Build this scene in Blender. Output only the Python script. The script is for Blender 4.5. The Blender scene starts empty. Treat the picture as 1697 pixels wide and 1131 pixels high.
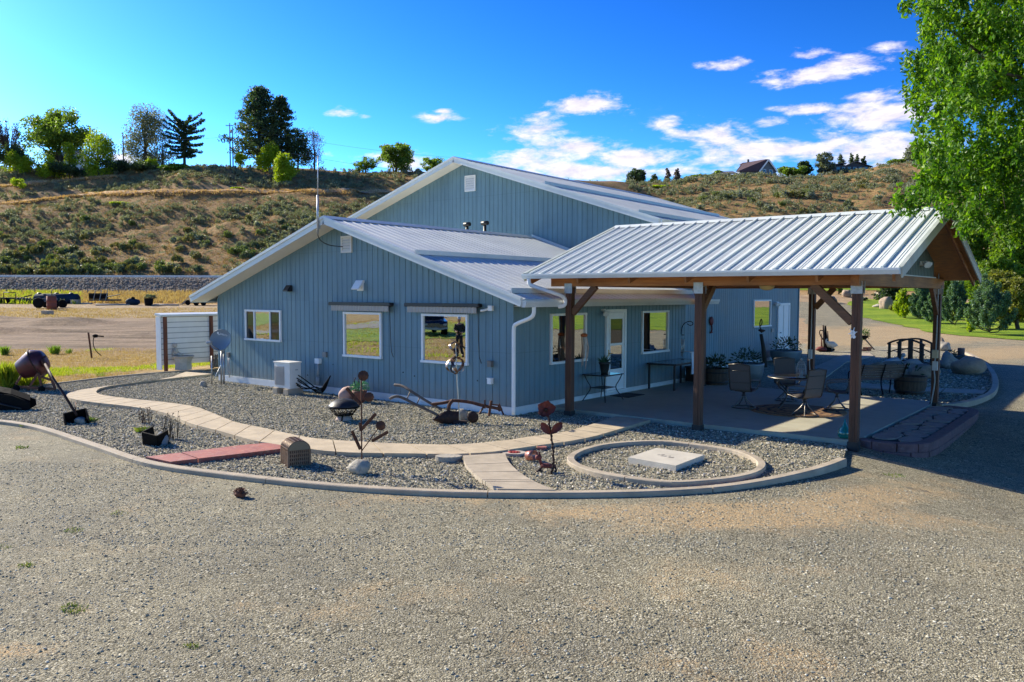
import bpy, bmesh, math, random
import numpy as np
from mathutils import Vector, Matrix, noise as mnoise
PI = math.pi
R = math.radians
scene = bpy.context.scene
COL = scene.collection
random.seed(7)
rng = np.random.default_rng(11)

# ------------------------------------------------------------------ camera model (fitted to the photograph)
CAM = np.array([11.08, -14.084, 2.627])
YAW, PITCH, ROLL, FPX = R(-38.295), R(-3.281), R(.141), 1338.475
FW = np.array([math.sin(YAW)*math.cos(PITCH), math.cos(YAW)*math.cos(PITCH), math.sin(PITCH)])
RT0 = np.array([math.cos(YAW), -math.sin(YAW), 0.])
UP0 = np.cross(RT0, FW)
RT = RT0*math.cos(ROLL)+UP0*math.sin(ROLL)
UP = -RT0*math.sin(ROLL)+UP0*math.cos(ROLL)
FH = np.array([math.sin(YAW), math.cos(YAW), 0.])
def ray(u, v): return FW+RT*(u-848.5)/FPX-UP*(v-565.5)/FPX
def _pl(u, v, ax, val):
    d = ray(u, v); return CAM+d*((val-CAM[ax])/d[ax])
def GX(u, v, x): return _pl(u, v, 0, x)      # survey point on the plane x = const
def GY(u, v, y): return _pl(u, v, 1, y)
def GZ(u, v, z=0.): return _pl(u, v, 2, z)
def AT(u, v, d): return CAM+ray(u, v)*d
def PLN(u, v, p0, n):
    d = ray(u, v); n = np.array(n); return CAM+d*(np.dot(np.array(p0)-CAM, n)/np.dot(d, n))
def depth(p): return float(np.dot(np.array(p)-CAM, FW))
def SD(s, d): return CAM[0]+RT0[0]*s+FH[0]*d, CAM[1]+RT0[1]*s+FH[1]*d   # (right, forward) -> world
def toSD(x, y):
    dx, dy = x-CAM[0], y-CAM[1]; return dx*RT0[0]+dy*RT0[1], dx*FH[0]+dy*FH[1]
def sst(a, b, x):
    t = np.clip((x-a)/(b-a), 0, 1); return t*t*(3-2*t)

# ------------------------------------------------------------------ materials
def new_mat(name):
    m = bpy.data.materials.new(name); m.use_nodes = True
    nt = m.node_tree; nt.nodes.clear()
    out = nt.nodes.new('ShaderNodeOutputMaterial'); bs = nt.nodes.new('ShaderNodeBsdfPrincipled')
    nt.links.new(bs.outputs[0], out.inputs[0])
    return m, nt, bs, out
def nd(nt, typ, **kw):
    n = nt.nodes.new(typ)
    for k, v in kw.items():
        if k == 'inp':
            for a, b in v.items(): n.inputs[a].default_value = b
        else: setattr(n, k, v)
    return n
def c4(c): return (c[0], c[1], c[2], 1.)
def ramp(nt, stops, fac=None, interp='LINEAR'):
    n = nt.nodes.new('ShaderNodeValToRGB'); cr = n.color_ramp; cr.interpolation = interp
    while len(cr.elements) < len(stops): cr.elements.new(.5)
    for e, (p, c) in zip(cr.elements, stops):
        e.position = p; e.color = c4(c) if len(c) == 3 else c
    if fac is not None: nt.links.new(fac, n.inputs[0])
    return n
def mixc(nt, fac, a, b, blend='MIX'):
    n = nd(nt, 'ShaderNodeMix', data_type='RGBA', blend_type=blend)
    for sock, v in ((n.inputs[0], fac), (n.inputs[6], a), (n.inputs[7], b)):
        if isinstance(v, (int, float)): sock.default_value = v
        elif isinstance(v, tuple): sock.default_value = c4(v)
        else: nt.links.new(v, sock)
    return n.outputs[2]
def mathn(nt, op, a, b=None, c=None, clamp=False):
    n = nd(nt, 'ShaderNodeMath', operation=op, use_clamp=clamp)
    for i, v in enumerate((a, b, c)):
        if v is None: continue
        if isinstance(v, (int, float)): n.inputs[i].default_value = v
        else: nt.links.new(v, n.inputs[i])
    return n.outputs[0]
def noise(nt, co, scale, detail=4, rough=.55, dist=0.):
    n = nd(nt, 'ShaderNodeTexNoise', inp={'Scale': scale, 'Detail': detail, 'Roughness': rough, 'Distortion': dist})
    if co is not None: nt.links.new(co, n.inputs['Vector'])
    return n
def bump(nt, h, strength, dist, bs, normal=None):
    b = nd(nt, 'ShaderNodeBump', inp={'Strength': strength, 'Distance': dist})
    nt.links.new(h, b.inputs['Height'])
    if normal is not None: nt.links.new(normal, b.inputs['Normal'])
    if bs is not None: nt.links.new(b.outputs[0], bs.inputs['Normal'])
    return b.outputs[0]
def objco(nt, scale=None):
    t = nd(nt, 'ShaderNodeTexCoord'); o = t.outputs['Object']
    if scale:
        mp = nd(nt, 'ShaderNodeMapping'); mp.inputs['Scale'].default_value = scale
        nt.links.new(o, mp.inputs[0]); o = mp.outputs[0]
    return o
MATS = {}
def M(name, col, rough=.6, metal=0., spec=.5, var=.18, vs=2.5, bmp=0., bs_=30., col2=None, c2=(.45, .65), stretch=None, coat=0., dirt=0.):
    if name in MATS: return MATS[name]
    m, nt, b, _ = new_mat(name)
    co = objco(nt, stretch)
    n1 = noise(nt, co, vs, 6, .6)
    lo = tuple(x*(1-var) for x in col); hi = tuple(min(1, x*(1+var)) for x in col)
    c = ramp(nt, [(.3, lo), (.7, hi)], n1.outputs['Fac']).outputs[0]
    if col2:
        n2 = noise(nt, co, vs*2.3, 7, .65)
        f = ramp(nt, [(c2[0], (0, 0, 0)), (c2[1], (1, 1, 1))], n2.outputs['Fac']).outputs[0]
        c = mixc(nt, f, c, col2)
    if dirt:
        n4 = noise(nt, objco(nt), .9, 8, .7)
        f = ramp(nt, [(.5, (0, 0, 0)), (.75, (dirt, dirt, dirt))], n4.outputs['Fac']).outputs[0]
        c = mixc(nt, f, c, tuple(x*.45 for x in col))
    nt.links.new(c, b.inputs['Base Color'])
    r = ramp(nt, [(.3, (max(0, rough-.1),)*3), (.7, (min(1, rough+.1),)*3)], n1.outputs['Fac'])
    nt.links.new(r.outputs[0], b.inputs['Roughness'])
    b.inputs['Metallic'].default_value = metal; b.inputs['Specular IOR Level'].default_value = spec
    b.inputs['Coat Weight'].default_value = coat
    if bmp:
        n3 = noise(nt, co, bs_, 5, .6); bump(nt, n3.outputs['Fac'], min(1, bmp), .02, b)
    MATS[name] = m
    return m
def wood(name, c1, c2, axis=0, rough=.6):
    if name in MATS: return MATS[name]
    m, nt, b, _ = new_mat(name)
    sc = [14., 14., 14.]; sc[axis] = .7
    co = objco(nt, sc)
    n = noise(nt, co, 1.6, 6, .65, .6); n2 = noise(nt, objco(nt), 1.1, 3)
    c = ramp(nt, [(.3, c1), (.7, c2)], n.outputs['Fac']).outputs[0]
    d = ramp(nt, [(.35, (.62, .6, .58)), (.7, (1.15, 1.1, 1.05))], n2.outputs['Fac']).outputs[0]
    nt.links.new(mixc(nt, 1., c, d, 'MULTIPLY'), b.inputs['Base Color'])
    b.inputs['Roughness'].default_value = rough
    bump(nt, n.outputs['Fac'], .5, .006, b)
    MATS[name] = m
    return m
def foliage(name, c1, c2, c3=None, trans=.3, rough=.5, spec=.35):
    if name in MATS: return MATS[name]
    m, nt, b, out = new_mat(name)
    g = nd(nt, 'ShaderNodeNewGeometry')
    st = [(0, c1), (.6, c2)]
    if c3: st.append((1, c3))
    c = ramp(nt, st, g.outputs['Random Per Island']).outputs[0]
    nt.links.new(c, b.inputs['Base Color']); b.inputs['Roughness'].default_value = rough
    b.inputs['Specular IOR Level'].default_value = spec
    t = nd(nt, 'ShaderNodeBsdfTranslucent')
    tc = mixc(nt, 1., c, (1.5, 1.5, .55), 'MULTIPLY'); nt.links.new(tc, t.inputs[0])
    mx = nd(nt, 'ShaderNodeMixShader', inp={0: trans})
    nt.links.new(b.outputs[0], mx.inputs[1]); nt.links.new(t.outputs[0], mx.inputs[2]); nt.links.new(mx.outputs[0], out.inputs[0])
    MATS[name] = m
    return m

# ------------------------------------------------------------------ mesh builder
class MB:
    def __init__(s): s.v = []; s.f = []; s.sm = []
    def add(s, vs, fs, smooth=False):
        o = len(s.v); s.v += [tuple(map(float, p)) for p in vs]
        s.f += [tuple(i+o for i in f) for f in fs]; s.sm += [smooth]*len(fs); return s
    def box(s, lo, hi, bev=0.):
        x0, y0, z0 = lo; x1, y1, z1 = hi
        return s.obox(((x0+x1)/2, (y0+y1)/2, (z0+z1)/2), (abs(x1-x0)/2, abs(y1-y0)/2, abs(z1-z0)/2), np.eye(3), bev)
    def obox(s, c, h, A=None, bev=0.):
        A = np.eye(3) if A is None else np.array(A); c = np.array(c, float)
        if bev <= 0:
            vs = [c+A@np.array((sx*h[0], sy*h[1], sz*h[2])) for sz in (-1, 1) for sy in (-1, 1) for sx in (-1, 1)]
            return s.add(vs, [(0, 2, 3, 1), (4, 5, 7, 6), (0, 1, 5, 4), (2, 6, 7, 3), (0, 4, 6, 2), (1, 3, 7, 5)])
        bm = bmesh.new(); bmesh.ops.create_cube(bm, size=2)
        for v in bm.verts: v.co = Vector((v.co.x*h[0], v.co.y*h[1], v.co.z*h[2]))
        bmesh.ops.bevel(bm, geom=bm.edges[:], offset=min(bev, min(h)*.9), segments=2, profile=.5, affect='EDGES')
        bm.verts.index_update()
        s.add([c+A@np.array(v.co) for v in bm.verts], [[v.index for v in f.verts] for f in bm.faces]); bm.free(); return s
    def bar(s, a, b, w, h, up=(0, 0, 1), bev=0.):
        a = np.array(a, float); b = np.array(b, float); d = b-a; L = np.linalg.norm(d); d /= L
        u = np.array(up, float); x = np.cross(d, u)
        if np.linalg.norm(x) < 1e-4: x = np.cross(d, (1, 0, 0))
        x /= np.linalg.norm(x); z = np.cross(x, d)
        return s.obox((a+b)/2, (w/2, L/2, h/2), np.array([x, d, z]).T, bev)
    def tube(s, pts, r, n=8, cap=True, closed=False):
        P = [np.array(p, float) for p in pts]; m = len(P)
        rr = r if isinstance(r, (list, tuple, np.ndarray)) else [r]*m
        T = []
        for i in range(m):
            a = P[(i-1) % m] if (closed or i) else P[0]; b = P[(i+1) % m] if (closed or i < m-1) else P[-1]
            d = b-a; T.append(d/(np.linalg.norm(d)+1e-9))
        x = np.cross(T[0], (0, 0, 1))
        if np.linalg.norm(x) < 1e-3: x = np.cross(T[0], (1, 0, 0))
        x /= np.linalg.norm(x); vs = []
        for i in range(m):
            x = x-T[i]*np.dot(x, T[i]); x /= (np.linalg.norm(x)+1e-9); y = np.cross(T[i], x)
            for k in range(n):
                a = 2*PI*k/n; vs.append(P[i]+rr[i]*(math.cos(a)*x+math.sin(a)*y))
        fs = []
        for i in range(m if closed else m-1):
            j = (i+1) % m
            for k in range(n): fs.append((i*n+k, i*n+(k+1) % n, j*n+(k+1) % n, j*n+k))
        s.add(vs, fs, True)
        if cap and not closed:
            o = len(s.v)-m*n
            s.f += [tuple(o+k for k in range(n))[::-1], tuple(o+(m-1)*n+k for k in range(n))]; s.sm += [False, False]
        return s
    def lathe(s, prof, n=20, c=(0, 0, 0), axis=(0, 0, 1), smooth=True):
        ax = np.array(axis, float); ax /= np.linalg.norm(ax); c = np.array(c, float)
        x = np.cross(ax, (0, 1, 0))
        if np.linalg.norm(x) < 1e-3: x = np.cross(ax, (1, 0, 0))
        x /= np.linalg.norm(x); y = np.cross(ax, x); vs = []
        for r, z in prof:
            for k in range(n):
                a = 2*PI*k/n; vs.append(c+ax*z+r*(math.cos(a)*x+math.sin(a)*y))
        fs = [(i*n+k, i*n+(k+1) % n, (i+1)*n+(k+1) % n, (i+1)*n+k) for i in range(len(prof)-1) for k in range(n)]
        s.add(vs, fs, smooth)
        o = len(s.v)-len(prof)*n
        if prof[0][0] > 1e-4: s.f.append(tuple(o+k for k in range(n))[::-1]); s.sm.append(False)
        if prof[-1][0] > 1e-4: s.f.append(tuple(o+(len(prof)-1)*n+k for k in range(n))); s.sm.append(False)
        return s
    def prism(s, poly, vec):
        n = len(poly); vec = np.array(vec, float); P = [np.array(p, float) for p in poly]
        nn = np.zeros(3)
        for i in range(n): nn += np.cross(P[i], P[(i+1) % n])
        if np.dot(nn, vec) > 0: P = P[::-1]
        vs = P+[p+vec for p in P]
        return s.add(vs, [tuple(range(n)), tuple(range(2*n-1, n-1, -1))]+[(i, i+n, (i+1) % n+n, (i+1) % n) for i in range(n)])
    def ico(s, c, r, sub=2, scale=(1, 1, 1), rough=0., seed=0, A=None, smooth=True, flat=None):
        bm = bmesh.new(); bmesh.ops.create_icosphere(bm, subdivisions=sub, radius=1)
        vs = []
        for v in bm.verts:
            p = Vector(v.co); k = 1.
            if rough:
                k += rough*(mnoise.noise(p*1.1+Vector((seed*3.1, seed*1.7, 0)))*1.3+mnoise.noise(p*2.7+Vector((0, seed*2.3, seed)))*.5)
            q = np.array((p.x*scale[0], p.y*scale[1], p.z*scale[2]))*r*k
            if flat is not None: q[2] = max(q[2], -flat*r)
            if A is not None: q = np.array(A)@q
            vs.append(np.array(c)+q)
        bm.verts.index_update()
        s.add(vs, [[v.index for v in f.verts] for f in bm.faces], smooth); bm.free(); return s
    def build(s, name, m, parent=None, loc=(0, 0, 0), sub=None):
        me = bpy.data.meshes.new(name)
        o3 = np.array(loc, float)
        me.from_pydata([tuple(np.array(p)-o3) for p in s.v], [], s.f); me.update()
        me.polygons.foreach_set('use_smooth', s.sm)
        if m is not None: me.materials.append(m)
        o = bpy.data.objects.new(name, me); COL.objects.link(o); o.location = loc
        if parent is not None:
            o.parent = parent
        return o
def np_mesh(name, V, F, m, parent=None, smooth=False, loc=(0, 0, 0)):
    """V (n,3), F (k,3|4) arrays -> one mesh object, fast"""
    V = np.asarray(V, np.float32); F = np.asarray(F, np.int32); k = F.shape[1]
    me = bpy.data.meshes.new(name)
    me.vertices.add(len(V)); me.vertices.foreach_set('co', V.ravel())
    me.loops.add(F.size); me.loops.foreach_set('vertex_index', F.ravel())
    me.polygons.add(len(F)); me.polygons.foreach_set('loop_start', np.arange(0, F.size, k, dtype=np.int32))
    me.polygons.foreach_set('loop_total', np.full(len(F), k, np.int32))
    me.polygons.foreach_set('use_smooth', np.full(len(F), smooth))
    me.update(calc_edges=True); me.validate()
    if m is not None: me.materials.append(m)
    o = bpy.data.objects.new(name, me); COL.objects.link(o); o.location = loc
    if parent is not None: o.parent = parent
    return o

# ------------------------------------------------------------------ naming
def tag(o, label, cat, group=None, kind=None):
    if label: o['label'] = label
    if cat: o['category'] = cat
    if group: o['group'] = group
    if kind: o['kind'] = kind
    return o
def thing(name, label, cat, loc=(0, 0, 0), rz=0., group=None):
    o = bpy.data.objects.new(name, None); COL.objects.link(o); o.location = tuple(map(float, loc)); o.rotation_euler = (0, 0, rz)
    o.empty_display_size = .2
    return tag(o, label, cat, group)
def struct(name, mb, m, loc=(0, 0, 0)):
    o = mb.build(name, m, None, loc); o['kind'] = 'structure'; return o
def dup(root, loc, rz=0., label=None, group=None, scale=None):
    r = root.copy(); COL.objects.link(r); r.location = tuple(map(float, loc)); r.rotation_euler = (0, 0, rz)
    if scale is not None: r.scale = scale if isinstance(scale, (tuple, list)) else (scale,)*3
    if label: r['label'] = label
    if group: r['group'] = group
    for ch in list(root.children):
        c = ch.copy(); COL.objects.link(c); c.parent = r
        for g in ch.children:
            d = g.copy(); COL.objects.link(d); d.parent = c
    return r
def arc(c, r, a0, a1, n, plane='xy'):
    out = []
    for i in range(n+1):
        a = a0+(a1-a0)*i/n; x, y = r*math.cos(a), r*math.sin(a)
        out.append({'xy': (c[0]+x, c[1]+y, c[2]), 'xz': (c[0]+x, c[1], c[2]+y), 'yz': (c[0], c[1]+x, c[2]+y)}[plane])
    return out
def smoothline(pts, it=2, closed=False):
    P = [np.array(p, float) for p in pts]
    for _ in range(it):
        Q = [] if closed else [P[0]]
        n = len(P)
        for i in range(n if closed else n-1):
            a, b = P[i], P[(i+1) % n]; Q += [a*.75+b*.25, a*.25+b*.75]
        if not closed: Q.append(P[-1])
        P = Q
    return P
def resample(pts, n):
    P = np.array(pts, float); L = np.r_[0, np.cumsum(np.linalg.norm(np.diff(P, axis=0), axis=1))]
    t = np.linspace(0, L[-1], n); return np.array([np.interp(t, L, P[:, i]) for i in range(P.shape[1])]).T
from mathutils.geometry import delaunay_2d_cdt
# ------------------------------------------------------------------ terrain height field
CREST_X = [-900, -400, 0, 100, 200, 300, 400, 500, 560, 620, 700, 800, 900, 1000, 1060, 1110, 1160, 1230, 1290, 1340, 1400, 1450, 1530, 1700, 2200]
CREST_Y = [300, 287, 284, 290, 281, 278, 281, 281, 286, 288, 287, 290, 296, 303, 308, 303, 299, 296, 295, 292, 288, 280, 278, 281, 300]
def vnoise(x, y, seed=0):
    xi = np.floor(x).astype(np.int64); yi = np.floor(y).astype(np.int64); fx = x-xi; fy = y-yi
    fx = fx*fx*(3-2*fx); fy = fy*fy*(3-2*fy)
    def h(a, b):
        n = (a*374761393+b*668265263+seed*974711) & 0x7fffffff; n = ((n ^ (n >> 13))*1274126177) & 0x7fffffff
        return ((n ^ (n >> 16)) & 0xffff)/32767.5-1
    return (h(xi, yi)*(1-fx)+h(xi+1, yi)*fx)*(1-fy)+(h(xi, yi+1)*(1-fx)+h(xi+1, yi+1)*fx)*fy
def hnoise(x, y):
    x = np.asarray(x, float); y = np.asarray(y, float)
    return 1.2*vnoise(x/26, y/34, 1)+.6*vnoise(x/11, y/13, 2)+.3*vnoise(x/5, y/5, 3)+.14*vnoise(x/2.2, y/2.2, 4)
B_X = [-400, 0, 80, 150, 250, 350, 500, 700]; B1_D = [0.]*8; B2_D = [0.]*8
def terrain_sd(s, d, want=False):
    s = np.asarray(s, float); d = np.asarray(d, float)
    r = s/np.maximum(d, 8.)
    w = sst(.16, .34, r)
    dr = 135*(1-w)+106*w; hr = 5.2*(1-w)+2.65*w; ht = 2.75*(1-w)+2.0*w
    t = np.clip((d-30)/(dr-10-30), 0, 1)
    h = -.105+(ht+.105)*t**2.3
    h = np.where(d > dr-10, ht+(hr-ht)*sst(0, 1, (d-(dr-10))/6.), h)
    px = np.clip(848.5+FPX*r, -900, 2200)
    yc = np.interp(px, CREST_X, CREST_Y)
    dc = 235+65*sst(.05, .2, r)
    hc = 2.627+(489-yc)/FPX*dc
    d0 = dr+5
    t2 = np.clip((d-d0)/(dc-d0), 0, 1)
    up = (hc-hr)*(.25*t2+.75*sst(-.25, 1.12, t2)-.75*sst(-.25, 1.12, 0))/(1-.75*sst(-.25, 1.12, 0)-.75*(1-sst(-.25, 1.12, 1.)))
    amp = np.clip((d-d0)/25, 0, 1)*np.clip((dc+3-d)/25, 0, 1)
    hh = hr+up+amp*1.5*hnoise(s, d)
    b1 = np.interp(px, B_X, B1_D); b2 = np.interp(px, B_X, B2_D)
    m1 = np.where(r < 0., np.exp(-((d-b1)/2.3)**2), 0); m2 = np.where(px < 255, np.exp(-((d-b2)/2.)**2), 0)
    hh = hh-.3*(d-b1)*m1-.22*(d-b2)*m2
    hh = hh-np.clip(d-dc, 0, 1e4)*.12
    h = np.where(d > d0, hh, h)
    h = h+sst(14, 45, d)*np.clip((dr-14-d)/20, 0, 1)*.05*hnoise(s*2.1, d*2.3)
    h = h+sst(38, 42, d)*np.clip((74-d)/6, 0, 1)*np.where(s < 0, 1, 0)*1.1*np.maximum(0, vnoise(s/11+d*.05, d/2.9-s*.045, 12)-.05)
    # the drive falls away beside the patio's low retaining wall
    wx, wy = SD(s, d)
    h = h-.13*np.clip(wx-6.8, 0, 3.6)*np.exp(-((wy-1.5)/4.8)**2)*np.clip(1-(wx-10.5)/12, 0, 1)
    m1 = np.where(r < 0., np.exp(-((d-b1-3.2)/1.7)**2), 0); m2 = np.where(px < 255, np.exp(-((d-b2-3.)/1.5)**2), 0)
    if want: return h, m1, m2, dr, d0, dc
    return h
def _bench():
    dd = np.linspace(150, 234, 400); o1 = []; o2 = []
    for x, y1, y2 in zip(B_X, (362, 345, 335, 327, 324, 323, 322, 322), (330, 315, 308, 302, 296, 293, 293, 293)):
        v = 488.8-(terrain_sd((x-848.5)/FPX*dd, dd)-2.627)/dd*FPX; v = np.convolve(np.pad(v, 12, mode='edge'), np.ones(25)/25, 'valid')
        o1.append(dd[np.argmin(np.abs(v-y1))]); o2.append(dd[np.argmin(np.abs(v-y2))])
    return o1, o2
B1_D, B2_D = _bench()
def T(x, y): return terrain_sd(*toSD(np.asarray(x, float), np.asarray(y, float)))
def TZ(x, y): return float(T(x, y))
def on_hill(u, d):
    s = (u-848.5)/FPX*d; x, y = SD(s, d); return float(x), float(y), float(terrain_sd(s, d))

# ------------------------------------------------------------------ ground material: zones follow distance from the yard
def ground_material():
    m, nt, b, _ = new_mat('dry_ground')
    co = objco(nt)
    sep = nd(nt, 'ShaderNodeSeparateXYZ'); nt.links.new(co, sep.inputs[0])
    s_, d_ = sep.outputs[0], sep.outputs[1]
    big = noise(nt, co, .09, 5, .6); mid = noise(nt, co, .7, 6, .62); fine = noise(nt, co, 6., 6, .7)
    mp = nd(nt, 'ShaderNodeMapping'); mp.inputs['Scale'].default_value = (.12, 1.1, 1); mp.inputs['Rotation'].default_value = (0, 0, .12); nt.links.new(co, mp.inputs[0])
    strk = noise(nt, mp.outputs[0], .8, 6, .6, .4)
    dd = mathn(nt, 'ADD', d_, mathn(nt, 'MULTIPLY', mathn(nt, 'SUBTRACT', mid.outputs[0], .5), 9.))
    def step(a, w):
        n = nd(nt, 'ShaderNodeMapRange', interpolation_type='SMOOTHSTEP', inp={'From Min': a-w, 'From Max': a+w}); nt.links.new(dd, n.inputs[0]); return n.outputs[0]
    grass = ramp(nt, [(.3, (.27, .165, .065)), (.45, (.36, .245, .105)), (.57, (.42, .30, .135)), (.66, (.25, .24, .06)), (.8, (.14, .19, .03))], mid.outputs[0]).outputs[0]
    dirt = ramp(nt, [(.32, (.07, .05, .032)), (.44, (.20, .145, .095)), (.58, (.34, .245, .16)), (.75, (.25, .18, .12))], mathn(nt, 'ADD', mathn(nt, 'MULTIPLY', strk.outputs[0], .6), mathn(nt, 'MULTIPLY', noise(nt, co, .32, 7, .65, .5).outputs[0], .4))).outputs[0]
    pale = ramp(nt, [(.3, (.30, .21, .115)), (.55, (.43, .32, .195)), (.75, (.32, .28, .14))], mid.outputs[0]).outputs[0]
    tan = ramp(nt, [(.3, (.28, .22, .06)), (.5, (.50, .28, .11)), (.65, (.30, .26, .06)), (.8, (.17, .20, .04))], mid.outputs[0]).outputs[0]
    rock = ramp(nt, [(.3, (.12, .09, .065)), (.55, (.29, .22, .155)), (.8, (.42, .34, .25))], fine.outputs[0]).outputs[0]
    hill = ramp(nt, [(.28, (.11, .115, .045)), (.4, (.21, .15, .06)), (.5, (.40, .225, .10)), (.57, (.26, .195, .075)), (.64, (.14, .155, .05)), (.8, (.10, .125, .045))], mid.outputs[0]).outputs[0]
    # rocks only on the bank on the left
    c = mixc(nt, step(37.5, 2.), grass, dirt)
    c = mixc(nt, step(74, 5.), c, pale)
    c = mixc(nt, step(101, 4.), c, tan)
    left = nd(nt, 'ShaderNodeMapRange', interpolation_type='SMOOTHSTEP', inp={'From Min': 8., 'From Max': 24., 'To Min': 1., 'To Max': 0.}); nt.links.new(s_, left.inputs[0])
    c = mixc(nt, mathn(nt, 'MULTIPLY', step(125.5, 1.), left.outputs[0]), c, rock)
    c = mixc(nt, step(141., 2.), c, hill)
    at = nd(nt, 'ShaderNodeAttribute', attribute_name='track')
    c = mixc(nt, mathn(nt, 'MULTIPLY', at.outputs['Fac'], .5, clamp=True), c, (.5, .31, .17))
    # right-hand verge: sandy drive edge
    rr = nd(nt, 'ShaderNodeMapRange', interpolation_type='SMOOTHSTEP', inp={'From Min': 4., 'From Max': 12.}); nt.links.new(s_, rr.inputs[0])
    lim = mathn(nt, 'MULTIPLY', rr.outputs[0], mathn(nt, 'SUBTRACT', 1., step(112, 6.)))
    sand = ramp(nt, [(.3, (.34, .23, .13)), (.6, (.46, .33, .20)), (.8, (.34, .27, .10))], mid.outputs[0]).outputs[0]
    c = mixc(nt, lim, c, sand)
    f = ramp(nt, [(.25, (.55, .55, .55)), (.75, (1.3, 1.3, 1.3))], fine.outputs[0]).outputs[0]
    c = mixc(nt, 1., c, f, 'MULTIPLY')
    nt.links.new(c, b.inputs['Base Color']); b.inputs['Roughness'].default_value = .95; b.inputs['Specular IOR Level'].default_value = .15
    h = mathn(nt, 'ADD', mathn(nt, 'MULTIPLY', mid.outputs[0], .6), mathn(nt, 'MULTIPLY', fine.outputs[0], .35))
    bump(nt, h, 1., .35, b)
    return m
def build_ground():
    av = np.linspace(-R(37), R(37), 460); ar = np.linspace(R(37), 2*PI-R(37), 84)[1:-1]
    ang = np.r_[av, ar]; na = len(ang)
    rad = np.r_[np.array([.4, 2, 4, 6, 8, 10]), np.linspace(12, 60, 70), np.linspace(61, 122, 56), np.linspace(123, 160, 62), np.linspace(161, 320, 170), np.geomspace(325, 2600, 30)]
    nr = len(rad)
    A, Rr = np.meshgrid(ang, rad)
    d = Rr*np.cos(A); s = Rr*np.sin(A)
    # keep distance bands straight (depth, not radius) inside the view
    vw = np.abs(A) < R(37.1)
    d = np.where(vw, Rr, d); s = np.where(vw, Rr*np.tan(A), s)
    back = ~vw
    fade = np.clip((np.abs(np.where(A > PI, A-2*PI, A))-R(37))/R(12), 0, 1)
    dd = d.copy()
    sc = np.where(back, (1/np.cos(R(37)))*(1-fade)+1*fade, 1.); d = d*sc; s = s*sc
    h, m1, m2, dr, d0, dc = terrain_sd(s, d, True)
    V = np.stack([s, d, h], -1).reshape(-1, 3)
    idx = np.arange(nr*na).reshape(nr, na)
    a = idx[:-1, :]; b = np.roll(idx, -1, 1)[:-1, :]; c = np.roll(idx, -1, 1)[1:, :]; e = idx[1:, :]
    F = np.stack([a, b, c, e], -1).reshape(-1, 4)
    V = np.vstack([V, [[0, 0, -.105]]]); k = len(V)-1
    o = np_mesh('ground', V, F, ground_material(), None, True)
    o.location = (CAM[0], CAM[1], 0); o.rotation_euler = (0, 0, -YAW)
    at = o.data.attributes.new('track', 'FLOAT', 'POINT')
    tr = np.clip(m1+m2*.8, 0, 1); at.data.foreach_set('value', np.r_[tr.ravel(), 0].astype(np.float32))
    o['kind'] = 'structure'
    return o
build_ground()

def sheet(name, poly, m, zf, sp=.5, kind='structure', jitter=0.):
    """flat-ish sheet filling an outline (x, y); zf gives its height"""
    P = [np.array(p[:2], float) for p in poly]
    Q = []
    for i in range(len(P)):
        a, b = P[i], P[(i+1) % len(P)]; n = max(1, int(np.linalg.norm(b-a)/sp))
        for k in range(n):
            q = a+(b-a)*k/n
            if jitter: q = q+np.array([mnoise.noise(Vector((q[0]*.6, q[1]*.6, 3.))), mnoise.noise(Vector((q[0]*.6, q[1]*.6, 9.)))])*jitter
            Q.append(q)
    nb = len(Q); arr = np.array(Q); lo = arr.min(0); hi = arr.max(0)
    gx, gy = np.meshgrid(np.arange(lo[0]+sp/2, hi[0], sp), np.arange(lo[1]+sp/2, hi[1], sp))
    pts = np.stack([gx.ravel(), gy.ravel()], -1)
    if len(pts) > 40000: pts = pts[::len(pts)//40000+1]
    pts = pts[inside(pts, arr)]
    vs = [Vector(q) for q in Q]+[Vector(p) for p in pts]
    r = delaunay_2d_cdt(vs, [], [list(range(nb))], 1, 1e-4)
    V2 = np.array([tuple(v) for v in r[0]]); z = zf(V2[:, 0], V2[:, 1])+np.zeros(len(V2))
    F = np.array([f for f in r[2] if len(f) == 3])
    V = np.c_[V2, z]
    n = np.cross(V[F[:, 1]]-V[F[:, 0]], V[F[:, 2]]-V[F[:, 0]])[:, 2]; F[n < 0] = F[n < 0][:, ::-1]
    o = np_mesh(name, V, F, m, None, True); o['kind'] = kind
    return o
def inside(pts, poly):
    x, y = pts[:, 0], pts[:, 1]; ins = np.zeros(len(pts), bool); n = len(poly)
    for i in range(n):
        x0, y0 = poly[i]; x1, y1 = poly[(i+1) % n]
        c = ((y0 > y) != (y1 > y)); xx = (x1-x0)*(y-y0)/((y1-y0) if abs(y1-y0) > 1e-12 else 1e-12)+x0
        ins ^= c & (x < xx)
    return ins

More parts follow.
